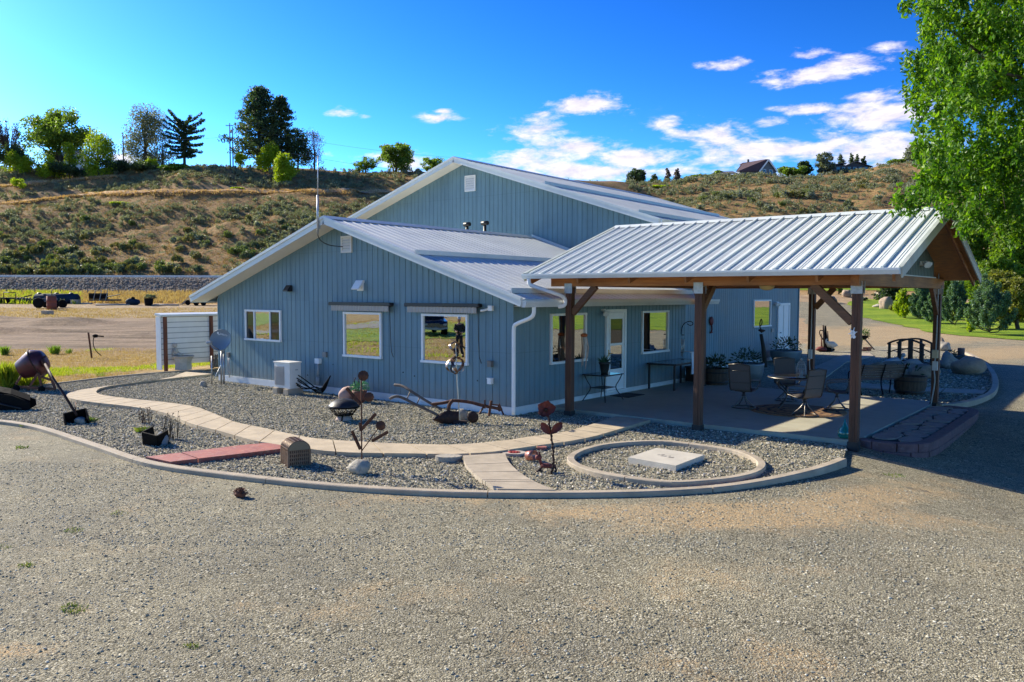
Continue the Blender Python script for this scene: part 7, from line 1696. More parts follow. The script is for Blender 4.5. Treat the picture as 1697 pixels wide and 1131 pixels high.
# ------------------------------------------------------------------ bench, rocks, footbridge behind the patio
BW = wood('bench_slat', (.07, .05, .035), (.17, .12, .08), 0, .7)
ba, bb = GZ(1426, 656, -.05), GZ(1493, 654, -.05); ang = math.atan2(bb[1]-ba[1], bb[0]-ba[0])
E = thing('garden_bench', 'slatted garden bench with dark iron ends, seen from behind beyond the patio', 'bench', ((ba[0]+bb[0])/2, (ba[1]+bb[1])/2, -.06), ang); L = np.linalg.norm(bb-ba)/2+.06
b = MB()
for i in range(6): b.box((-L, .03-.012*i*1.6-.03, .46+.065*i), (L, .03-.012*i*1.6-.01, .51+.065*i))
b.build('backrest', BW, E); b = MB()
for i in range(6): b.box((-L, .07+.07*i, .41), (L, .125+.07*i, .43))
b.build('seat', BW, E)
for s in (-1, 0, 1):
    x = s*(L-.03) if s else 0
    b = MB(); b.tube(smoothline([(x, -.16, .86), (x, -.06, .6), (x, .02, .4), (x, -.02, .2), (x, -.1, 0)], 2), .018, 6)
    if s: b.tube(smoothline([(x, .5, 0), (x, .46, .25), (x, .48, .42), (x, .02, .4)], 2), .018, 6); b.tube(smoothline([(x, -.04, .62), (x, .25, .66), (x, .5, .62), (x, .48, .42)], 2), .016, 6); b.tube(arc((x, .22, .2), .1, 0, 2*PI, 14, 'yz')[:-1], .01, 5, closed=True)
    b.build('iron_end' if s else 'back_strap', BLKI, E)
E = tub('half_barrel_planter', 'dark half barrel planter right of the garden bench', 1508, 653.5, .42, .5, BARREL, 12, -.06, n=40)
R2 = 'boulders in the bed behind the patio'
for i, (lb, u, v, r, sc, m) in enumerate((('pale round boulder left of the barrel, behind the garden bench', 1455, 614, .22, (1, .9, .8), ROCKB), ('long flat pale boulder behind the garden bench', 1482, 615, .42, (1.5, .8, .5), ROCKB), ('large grey boulder just behind the half barrel planter', 1512, 624, .36, (1.1, .9, .9), ROCK), ('tan wedge-shaped boulder right of the half barrel planter', 1530, 626, .40, (1.2, .8, .65), ROCKB), ('big rounded tan boulder alone right of the rear corner post', 1605, 621, .43, (1.15, .9, .95), ROCKB), ('brown standing stone beyond the rear corner post', 1556, 581, .34, (.9, .8, 1.1), ROCKB), ('grey round stone beside the brown standing stone', 1563, 582, .30, (1, .9, .9), ROCK), ('dark grey stone stack left of the small plank table', 1571, 611, .36, (1, .8, .95), ROCK), ('dark mossy stone under the small plank table', 1588, 611, .36, (1.1, .8, .9), M('mossy_stone', (.06, .06, .035), .9, bmp=.6)))):
    rock_thing(lb, u, v, r, sc, m, -.06, 30+i, R2, name='boulder')
def GB2(u, v): return GZ(u, v, -.05)
c0 = GB2(1508, 606); E = thing('footbridge', 'small brown wooden garden footbridge with two arched handrails behind the bench', 'bridge', c0, -YAW+R(40)); kk = depth(c0)/FPX
W_ = wood('bridge_wood', (.055, .038, .026), (.14, .095, .065), 0, .8); sp = lambda dx, dz: (dx*kk, dz*kk)
b = MB()
for i in range(9): t = -1+.25*i; b.box((-.33, -.66+.148*i, .08+.1*(1-t*t)), (.33, -.66+.148*i+.12, .115+.1*(1-t*t)))
b.build('deck', W_, E)
for sx in (-.4, .4):
    for t in (-1, -.35, .35, 1):
        b = MB(); b.box((sx-.04, t*.62-.04, 0), (sx+.04, t*.62+.04, .84+.15*(1-t*t))); b.build('baluster', W_, E)
    for h in (.86, .5):
        b = MB(); P = [(sx, .62*t, h+.16*(1-t*t)) for t in np.linspace(-1.12, 1.12, 11)]
        for q, r in zip(P[:-1], P[1:]): b.bar(q, r, .09, .06 if h > .6 else .035)
        b.build('handrail', W_, E)
c0 = GB2(1480, 606); E = thing('bird_statue', 'white and dark bird figure lying in the bed left of the footbridge', 'statue', c0, -YAW); b = MB(); b.tube([(-.45, 0, .1), (-.1, 0, .17), (.2, 0, .2), (.36, 0, .34)], [.03, .11, .13, .05], 10); b.ico((.38, 0, .4), .085, 2); b.build('body', M('statue_white', (.55, .54, .52), .6, var=.2), E); b = MB(); b.ico((.15, .05, .2), .16, 2, (1.2, .8, .8)); b.build('wing', BLKI, E)
c0 = GB2(1589, 607); E = thing('plank_table', 'low weathered plank table near the kerb beyond the rear corner post', 'table', c0, -YAW+R(6)); kk = depth(c0)/FPX
b = MB(); 
for i in range(3): b.box((-21*kk, -.3+.2*i, 14*kk), (19*kk, -.3+.2*i+.19, 16.5*kk))
b.build('table_top', OLDW, E)
for x in (-14, 13):
    for y in (-.18, .2): b = MB(); b.box((x*kk-.06, y-.05, 0), (x*kk+.06, y+.05, 14*kk)); b.build('leg', OLDW, E)
w0 = np.array(c0)+np.array((RT0[0]*3*kk, RT0[1]*3*kk, 16.5*kk)); E = thing('tin_can', 'tall grey can standing on the low plank table', 'can', w0); b = MB(); b.lathe([(0, 0), (.125, 0), (.125, .3), (.13, .31), (.12, .31), (.115, .02), (0, .02)], 18); b.build('can', M('grey_can', (.2, .16, .17), .5, metal=.3), E)
w0 = np.array(c0)+np.array((RT0[0]*-11*kk, RT0[1]*-11*kk, 16.5*kk)); E = thing('moss_pot', 'green leafy pot on the left end of the plank table', 'planter', w0); b = MB(); b.lathe([(.12, 0), (.16, .08), (.15, .1), (0, .09)], 14); b.build('pot', M('moss_dark', (.03, .045, .03), .8), E); plantball(MB(), (0, 0, .1), .16, 120, random.Random(3), (.05, .1)).build('leaves', LEAFD, E)
# tool post, duck, planter stand at the drive
c0 = GZ(1367, 583, -.05); E = thing('tool_post', 'bundle of old rusty tools and iron bars standing upright beside the drive', 'sculpture', c0, -YAW); kk = depth(c0)/FPX
for i, (x0_, x1_, h, r, m) in enumerate(((0, -4, 44, .055, RUSTD), (3, 0, 43, .07, BLKI), (-4, -6, 30, .03, RUST), (6, 5, 34, .04, RUSTD), (-6, -5, 26, .02, RUSTR))):
    b = MB(); b.tube([(x0_*kk, 0, 0), ((x0_+x1_)/2*kk, .02*i, h*kk*.5), (x1_*kk, .03*i, h*kk)], [r, r, r*.6], 7); b.build('iron_bar', m, E)
b = MB(); b.tube(smoothline([(-4*kk, 0, 20*kk), (-10*kk, 0, 30*kk), (-9*kk, 0, 36*kk), (-3*kk, 0, 34*kk)], 2), .025, 6); b.build('hook', RUSTD, E)
b = MB(); b.ico((-5*kk, 0, .12), .2, 2, (1.6, 1, .6), .4, 3); b.build('red_iron', RUSTR, E)
b = MB(); b.ico((5*kk, .1, .1), .25, 2, (1.5, 1, .5), .4, 7); b.build('foot_stone', BLKI, E)
c0 = GZ(1376, 583, -.05); E = thing('goose_statue', 'pale stone goose statue beside the bundle of old tools', 'statue', c0, -YAW); b = MB(); b.tube([(.34, 0, .3), (.12, 0, .32), (-.12, 0, .36), (-.24, 0, .5), (-.2, 0, .62)], [.03, .17, .15, .07, .06], 10); b.tube([(-.2, 0, .62), (-.34, 0, .58)], [.06, .015], 8); b.build('body', STONE, E)
for y in (-.07, .07): b = MB(); b.tube([(.05, y, .25), (.05, y, 0)], .02, 6); b.build('leg', STONE, E)
c0 = GZ(1429, 580, -.05); E = thing('planter_stand', 'round green plant on a tripod stick stand beside the drive', 'planter', c0, -YAW); plantball(MB(), (0, 0, .78), .32, 260, random.Random(8), (.08, .18)).build('plant', foliage('planter_bright', (.06, .13, .03), (.12, .2, .05), None, .3), E); b = MB(); b.lathe([(.1, .5), (.26, .62), (.28, .7), (0, .7)], 14); b.build('bowl', BLKI, E)
for x in (-.05, .62): b = MB(); b.tube([(0, 0, .66), (x, .05, 0)], .035, 6); b.build('stick_leg', OLDW, E)
E = thing('brick_pile', 'small pile of red bricks at the foot of the tripod planter', 'bricks', GZ(1432, 582, -.05), -YAW); b = MB(); g = random.Random(2)
for i in range(7): b.obox((g.uniform(-.3, .3), g.uniform(-.12, .12), .05+.09*(i % 2)), (.11, .055, .04), rotm(0, 0, g.uniform(-.6, .6)))
b.build('bricks', M('red_brick', (.26, .09, .05), .9, var=.2), E)
# boulders and block on the lawn
for i, (lb, u, v, d, r, sc) in enumerate((('pale standing boulder on the lawn, right of the corner post', 1467, 512, 84, .75, (.9, .8, 1.1)), ('low pale boulder at the sandy drive edge left of the corner post', 1375, 503, 92, .7, (1.2, .9, .8)), ('small pale boulder by the road verge behind the knee brace', 1401, 491, 100, .6, (1, .9, 1)), ('low grey rock left of the standing boulder on the lawn', 1457, 508, 86, .5, (1.5, .9, .5)), ('flat rock right of the standing boulder on the lawn', 1490, 509, 86, .55, (1.8, .9, .4)))):
    s = (u-848.5)/FPX*d; x, y = SD(s, d); z = TZ(x, y); b = MB().ico((0, 0, r*sc[2]*.5), r, 3, sc, .3, 50+i); o = b.build('boulder', ROCKB if i < 3 else ROCK, None, (0, 0, 0)); o.location = (x, y, z); o.rotation_euler = (0, 0, i); tag(o, lb, 'rock', 'boulders on the far lawn')
s, d = (1465-848.5)/FPX*100, 100; x, y = SD(s, d); E = thing('utility_box', 'pale flat concrete box at the far road edge left of the junipers', 'box', (x, y, TZ(x, y)), -YAW); b = MB(); b.box((-1., -.5, 0), (1., .5, .5), .03); b.build('box', CONC2, E); b = MB(); b.box((-1.05, -.55, .5), (1.05, .55, .58), .02); b.build('cover', CONC2, E)
# ------------------------------------------------------------------ field on the left
s_, d_ = 0, 0
# scrap and implements
def far(name, label, cat, u, v, group=None, d=None):
    d = d or float(np.interp(v, [497, 503, 509, 513, 522, 590], [112, 106, 101, 95, 80, 37])); s = (u-848.5)/FPX*d; x, y = SD(s, d); return thing(name, label, cat, (x, y, TZ(x, y)-.03), -YAW, group), d/FPX
JG = 'scrap along the far edge of the field'
NAVY = M('navy_paint', (.010, .028, .055), .85, spec=.2, var=.3, vs=2, dirt=.4); DKG = M('dark_green_paint', (.02, .03, .025), .6, var=.3, dirt=.4); PALE = M('pale_timber', (.36, .31, .25), .8, var=.25)
def wheel(b_, par, c, r, w, m=None, rim=True):
    b = MB(); b.lathe([(r*.5, -w/2), (r*.92, -w/2), (r, -w*.3), (r, w*.3), (r*.92, w/2), (r*.5, w/2)], 20, c, (0, 1, 0)); t = b.build('tyre', BLKI, par)
    if rim: b = MB(); b.lathe([(0, -w*.3), (r*.5, -w*.35), (r*.5, w*.35), (0, w*.3)], 16, c, (0, 1, 0)); b.build('rim', GREYP, t)
E, k = far('flatbed_trailer', 'dark flatbed trailer with a pipe headboard at the far left of the field scrap', 'trailer', 12, 508, JG)
b = MB(); b.box((-13*k, -1, .55), (15*k, 1, .75)); b.build('bed', DKG, E); b = MB(); b.tube([(-5*k, 0, .7), (-5*k, 0, 18*k), (15*k, 0, 18*k), (15*k, 0, .7)], .06, 6); b.build('headboard', DARKM, E)
for x in (-4, 8): wheel(0, E, (x*k, -1.05, .38), .38, .22)
E, k = far('implement', 'low dark farm implement between the flatbed trailer and the long navy tank', 'implement', 44, 508, JG)
b = MB(); b.box((-13*k, -.6, .35), (13*k, .6, .6)); b.bar((-13*k, 0, .6), (10*k, 0, 1.05), .12, .12); b.build('frame', DKG, E)
for i in range(5): b = MB(); b.lathe([(0, -.05), (.35, -.04), (.37, 0), (.35, .04), (0, .05)], 16, ((-10+5*i)*k, -.5, .36), (.3, 1, 0)); b.build('disc', DARKM, E)
E, k = far('tank', 'long navy blue tank lying on the ground at the far edge of the field', 'tank', 95, 508, JG)
b = MB(); b.lathe([(0, -37*k), (5*k, -36.5*k), (8*k, -34*k), (8.3*k, 0), (8*k, 34*k), (5*k, 36.5*k), (0, 37*k)], 18, (0, 0, 8.2*k), (1, 0, .0)); b.build('shell', NAVY, E)
for x in (-29, 0, 24): b = MB(); b.ico((x*k, 0, 16.3*k), 2.6*k, 2, (1.5, 1, .7), .2, 3); b.build('hatch', DARKM, E)
E, k = far('tractor', 'old tractor with big dark tyres parked in front of the navy tank', 'tractor', 84, 514, JG)
b = MB(); b.box((-8*k, -.35, .7), (9*k, .35, 1.15)); b.box((-2*k, -.3, 1.15), (7*k, .3, 1.45)); b.build('body', M('tractor_grey', (.16, .16, .16), .6), E)
for x, r, y in ((-13, 8.5, -.8), (-13, 8.5, .8), (14, 7, -.8), (14, 7, .8)): wheel(0, E, (x*k, y, r*k), r*k, .4)
b = MB(); b.tube([(3*k, 0, 1.4), (3*k, 0, 2.1)], .05, 6); b.bar((-6*k, 0, 1.1), (-9*k, 0, 1.6), .5, .08); b.build('exhaust_and_seat', DARKM, E)
E, k = far('rusty_barrel', 'upright rust-red barrel standing beside the old tractor', 'barrel', 86, 516, JG); b = MB(); b.lathe([(.5, 0), (.5, .45), (.53, .48), (.5, .52), (.5, 1.0), (.53, 1.03), (.5, 1.07), (.5, 1.55), (0, 1.55)], 20); b.build('drum', M('rust_red_barrel', (.22, .055, .03), .8, var=.3, dirt=.4), E)
E, k = far('white_crate', 'pale crate on the ground right of the navy tank', 'crate', 126, 509, JG); b = MB(); b.box((-6*k, -.4, 0), (6*k, .4, .5), .02); b.box((-6*k, -.42, .5), (6*k, .42, .56)); b.build('crate', PALE, E)
E, k = far('timber_stack', 'pale stacked boards lying beyond the pale crate', 'timber', 145, 509, JG); b = MB()
for i in range(4): b.box((-8*k, -.3+.15*i, .02+.04*(i % 2)), (8*k, -.18+.15*i, .14+.04*(i % 2)))
b.build('boards', PALE, E)
E, k = far('concrete_block', 'tan concrete block lying alone on the pale field', 'block', 79, 522, JG, 80); b = MB(); b.box((-6*k, -.5, 0), (6*k, .5, 7*k), .03); b.build('block', CONC, E)
E, k = far('caged_trailer', 'dark trailer with slanted side rails in the middle of the field scrap', 'trailer', 176, 508, JG)
b = MB(); b.box((-22*k, -.9, .4), (20*k, .9, .6)); b.build('bed', DKG, E)
b = MB(); b.box((-22*k, -.9, .62), (-2*k, .9, 1.35), .02); b.build('load', BLKI, E)
for x in (-14, -4, 6): b = MB(); b.bar((x*k, -1, .4), ((x+4)*k, -1, 1.7), .09, .06); b.build('side_rail', M('rail_pale', (.3, .3, .27), .6), E)
b = MB(); b.bar((-22*k, -1, 1.25), (18*k, -1, 1.25), .06, .06); b.bar((8*k, -.8, .9), (22*k, .2, 1.2), .4, .08); b.build('rail', DKG, E)
E, k = far('long_pipe', 'long pale pipe lying on the ground in front of the caged trailer', 'pipe', 186, 511, JG); b = MB(); b.tube([(-27*k, 0, .12), (27*k, .4, .12)], .1, 8); b.build('pipe', PALE, E)
E, k = far('engine_block', 'dark blue machine lying on its side with two small wheels up', 'machine', 221, 510, JG)
b = MB(); b.ico((0, 0, .45), .75, 2, (1.1, .7, .6), .35, 4); b.bar((-11*k, 0, .2), (10*k, 0, .3), .3, .25); b.build('body', NAVY, E)
for x, z in ((-3, 8), (2, 11)): wheel(0, E, (x*k, -.3, z*k), 3.*k, .2)
E, k = far('black_barrel', 'black open barrel standing in the field scrap below a bush', 'barrel', 247, 511, JG); b = MB(); b.lathe([(.42, 0), (.5, .5), (.52, .92), (.54, .95), (.46, .95), (.4, .1), (0, .1)], 18); b.build('barrel', BLKI, E)
E, k = far('pipe_stack', 'pale pipes lying on the ground right of the black barrel', 'pipe', 275, 511, JG); b = MB()
for i in range(3): b.tube([(-22*k+i*2*k, -.2+.2*i, .12+.05*i), (20*k, .2*i, .14)], .08, 6)
b.build('pipes', PALE, E)
E, k = far('timber_pile', 'leaning heap of grey planks and a wheel at the right end of the field scrap', 'timber', 306, 510, JG); b = MB(); g = random.Random(4)
for i in range(7): b.bar((g.uniform(-8, 0)*k, g.uniform(-.3, .3), .1), (g.uniform(2, 9)*k, g.uniform(-.3, .3), g.uniform(.4, 1.2)), .18, .06)
b.build('planks', PALE, E); wheel(0, E, (8*k, -.4, .35), .32, .15)
E, k = far('trailer_frame', 'low dark trailer frame half hidden by the left roof corner', 'trailer', 336, 511, JG); b = MB(); b.box((-18*k, -.8, .35), (18*k, .8, .5)); b.build('frame', RUSTD, E)
for x in (-6, 6): wheel(0, E, (x*k, -.85, .3), .3, .2)
tree('shrub', 'olive bush behind the black barrel at the field edge', 250, 487, 502, 20, 108, 'shrub', 'grey', 500, .2, 'shrub', None, 91, False)
w = GZ(152, 590.5, -.02); E = thing('marker_post', 'thin rusty steel post standing at the dirt edge', 'post', w, -YAW); k = depth(w)/FPX; b = MB(); b.bar((0, 0, -.1), (-4.5*k, 0, 39*k), .06, .05); b.build('post', RUST, E)
w = GZ(163, 590, -.02); E = thing('standpipe', 'dark standpipe with a drooping hose beside the rusty post', 'standpipe', w, -YAW); k = depth(w)/FPX; b = MB(); b.tube(smoothline([(5*k, 0, 0), (-5*k, 0, 9*k), (-8.5*k, 0, 20*k), (-7*k, 0, 31*k), (-2*k, 0, 34*k)], 2), .018, 6); b.build('hose', BLKI, E); b = MB(); b.ico((-4*k, 0, 33*k), .1, 2, (1.3, .8, .8)); b.tube([(-3*k, 0, 33*k), (8*k, .1, 32*k)], .03, 6); b.build('valve', BLKI, E)
# post-and-wire fence at the foot of the bank
for i, u in enumerate((12, 58, 101, 146, 197, 244, 291)):
    d = 121; s = (u-848.5)/FPX*d; x, y = SD(s, d); b = MB(); b.box((-.05, -.05, -.2), (.05, .05, 1.35)); b.prism([(-.07, -.06, 1.35), (.07, -.06, 1.35), (0, -.06, 1.42)], (0, .12, 0)); o = b.build('fence_post', OLDW, None); o.location = (x, y, TZ(x, y)); tag(o, 'thin grey wire-fence post at the foot of the rocky road bank', 'fence post', 'wire-fence posts below the road bank')
E = thing('guard_rail', 'long pale rail along the top edge of the rocky road bank', 'guard rail', (*SD(-60, 131.4), 5.2), -YAW); b = MB(); b.box((-60, -.05, .1), (35, .03, .42), .02); b.build('rail', M('rail_grey', (.7, .68, .64), .6, metal=.2), E)
for i in range(24): b = MB(); b.box((-59+4*i, .035, -.6), (-58.88+4*i, .15, .4)); b.build('rail_post', OLDW, E)
# ------------------------------------------------------------------ poles and houses on the hills
POLEW = wood('pole_wood', (.06, .045, .035), (.14, .11, .085), 2, .9)
def pole(label, u, yt, yb, d, arm=True):
    x, y, z = on_hill(u, d); zt = 2.627+(488.8-yt)/FPX*d; H = zt-z; E = thing('utility_pole', label, 'utility pole', (x, y, z), -YAW); b = MB(); b.tube([(0, 0, -.5), (0, 0, H)], [.2, .13], 8); b.build('pole', POLEW, E)
    if arm:
        b = MB(); b.box((-1., -.18, H-.75), (1., -.06, H-.6)); b.build('crossarm', POLEW, E)
        for q in (-.9, -.4, .5, .95): b = MB(); b.lathe([(.05, 0), (.07, .1), (.04, .2), (0, .21)], 8, (q, -.12, H-.6)); b.build('insulator', GREYP, E)
        b = MB(); b.lathe([(.2, 0), (.22, .1), (.22, .75), (.15, .85), (0, .86)], 12, (.45, -.25, H-2.6)); b.build('transformer', GREYP, E)
    return np.array((x, y, zt))
p1 = pole('slim utility pole left of the tall weeping birch on the hilltop', 211, 225, 272, 224, False)
p2 = pole('utility pole with crossarm left of the pines, nearest on the hill crest', 386, 210, 292, 219)
pole('second thin pole close behind the pole with crossarm', 390.5, 216, 285, 224, False)
def wire(name, label, a, c, sag, n=14):
    a, c = np.array(a), np.array(c); b = MB(); b.tube([a*(1-t)+c*t-np.array((0, 0, sag*4*t*(1-t))) for t in np.linspace(0, 1, n)], .028, 4); o = b.build(name, M('wire_grey', (.3, .3, .32), .6), None); tag(o, label, 'wire')
wire('power_line', 'upper overhead wire running right from the crossarm pole past the pines', p2+(0, 0, -.6), AT(760, 262, 250), 1.2)
wire('power_line', 'lower overhead wire running right from the crossarm pole past the pines', p2+(0, 0, -4.6), AT(760, 292, 240), 1.2)
wire('power_line', 'overhead wire running left from the crossarm pole to the slim pole', p2+(0, 0, -3.4), p1+(0, 0, -1.), 1.)
PURP = M('purple_shingle', (.085, .05, .06), .85, var=.2, vs=1.); HW = M('grey_house_wall', (.15, .17, .19), .8); DKH = M('dark_house_wall', (.05, .06, .075), .8, var=.2); GL2 = DGLASS
x, y, z = on_hill(1228, 297); k = 297/FPX; E = thing('house', 'house with steep purple-brown roof on the right hill crest', 'house', (x, y, z-.6), -YAW)
zt = 2.627+(488.8-272)/FPX*297-(z-.6); zw = 2.627+(488.8-289)/FPX*297-(z-.6)
b = MB(); b.prism([(18*k, -6, 0), (18*k, -6, zw), (31*k, -6, zt-.4), (44*k, -6, zw), (44*k, -6, 0)], (0, .2, 0)); b.box((-14*k, -5.5, 0), (44*k, 5, zw)); b.build('wall', HW, E)
b = MB(); b.prism([(31*k, -6.6, zt), (45.5*k, -6.6, zw-.3), (45.5*k, 5.4, zw-.3), (31*k, 5.4, zt)], (0, 0, .25)); b.prism([(26*k, -6.6, zt), (31*k, -6.6, zt), (17*k, -6.6, zw-.3), (-20*k, -6, zw-.4), (-4*k, -1, zt-.5)], (0, .3, .25)); b.prism([(-4*k, -1, zt-.4), (31*k, -6.6, zt), (31*k, 5, zt), (-4*k, 3, zt-.4)], (0, 0, .2)); b.build('roof', PURP, E)
b = MB()
for q, r in (((16.5*k, zw-.45), (31*k, zt+.05)), ((31*k, zt+.05), (45.5*k, zw-.45))): b.bar((q[0], -6.75, q[1]), (r[0], -6.75, r[1]), .12, .5)
b.build('bargeboard', WHITE, E)
for A in ((22, 28, zw-1.8, zw+.6), (33, 39, zw-2.2, zw+.4)): b = MB(); b.box((A[0]*k, -6.1, A[2]), (A[1]*k, -6.02, A[3])); w_ = b.build('window', WHITE, E); b = MB(); b.box((A[0]*k+.15, -6.16, A[2]+.15), (A[1]*k-.15, -6.1, A[3]-.15)); b.build('pane', GL2, w_)
b = MB(); b.prism([(-42*k, -5, zw-1.2), (-18*k, -5.6, zw-1.), (-18*k, 0, zw+.5), (-42*k, 0, zw+.3)], (0, 0, .25)); b.build('low_roof', M('grey_shingle', (.09, .085, .10), .85), E); b = MB(); b.box((-38*k, -4.6, 0), (-14.1*k, 2, zw-1.15)); b.build('low_wall', HW, E)
b = MB(); b.box((5*k, -.5, zt-1), (8*k, .2, zt+1.2)); b.build('chimney', HW, E)
x, y, z = on_hill(1398, 300); k = 300/FPX; E = thing('house', 'long dark two-storey house with deck on the right hilltop before the pines', 'house', (x, y, z-.5), -YAW)
zt = 2.627+(488.8-271)/FPX*300-(z-.5); zw = 2.627+(488.8-278)/FPX*300-(z-.5)
b = MB(); b.box((-30*k, -3, 0), (32*k, 5, zw)); b.prism([(-8*k, -3.05, zw), (8*k, -3.05, zt-.3), (24*k, -3.05, zw)], (0, .2, 0)); b.build('wall', DKH, E)
b = MB(); b.prism([(-10*k, -3.8, zw-.1), (8*k, -3.8, zt), (26*k, -3.8, zw-.1), (8*k, -3.8, zt-.4)], (0, 9, 0)); b.prism([(-34*k, -3.8, zw), (-8*k, -3.8, zw+.6), (-8*k, 5, zw+.6), (-34*k, 5, zw)], (0, 0, .25)); b.prism([(22*k, -3.8, zw+.1), (34*k, -3.8, zw-.6), (34*k, 5, zw-.6), (22*k, 5, zw+.1)], (0, 0, .25)); b.build('roof', M('slate_roof', (.05, .055, .07), .8), E)
for i in range(6): b = MB(); b.box(((-24+9*i)*k, -3.1, zw-2.2), ((-18+9*i)*k, -3.02, zw-.5)); w_ = b.build('window', M('window_trim_dark', (.15, .16, .17), .6), E); b = MB(); b.box(((-24+9*i)*k+.1, -3.14, zw-2.1), ((-18+9*i)*k-.1, -3.1, zw-.6)); b.build('pane', DGLASS, w_)
b = MB(); b.box((-30*k, -5.2, zw-2.9), (30*k, -3.02, zw-2.7)); b.bar((-30*k, -5.15, zw-1.9), (30*k, -5.15, zw-1.9), .12, .12)
for i in range(9): b.bar(((-30+7.5*i)*k, -5.15, 0), ((-30+7.5*i)*k, -5.15, zw-1.9), .12, .12, (1, 0, 0))
b.build('deck', M('deck_dark', (.08, .06, .055), .8), E)
x, y, z = on_hill(118, 236); k = 236/FPX; E = thing('white_building', 'low white building with blue-grey gable between the lime shrubs on the left hilltop', 'building', (x, y, z-1.), -YAW); zt = 2.627+(488.8-252)/FPX*236-(z-1.); zw = zt-1.3
b = MB(); b.box((-22*k, -3, 0), (24*k, 4, zw)); b.prism([(10*k, -3.02, zw), (17*k, -3.02, zt-.1), (24*k, -3.02, zw)], (0, .1, 0)); b.build('wall', WHITE, E); b = MB(); b.prism([(-24*k, -3.6, zw), (-20*k, .5, zt), (17*k, .5, zt), (10*k, -3.6, zw)], (0, .2, .2)); b.prism([(9*k, -3.6, zw-.1), (17*k, -3.6, zt), (25*k, -3.6, zw-.1), (17*k, -3.6, zt-.3)], (0, 7, 0)); b.build('roof', M('white_roof', (.62, .65, .7), .6), E); b = MB(); b.box((14*k, -3.08, zw-1.7), (20*k, -3.01, zw-.2)); b.build('window', DGLASS, E)
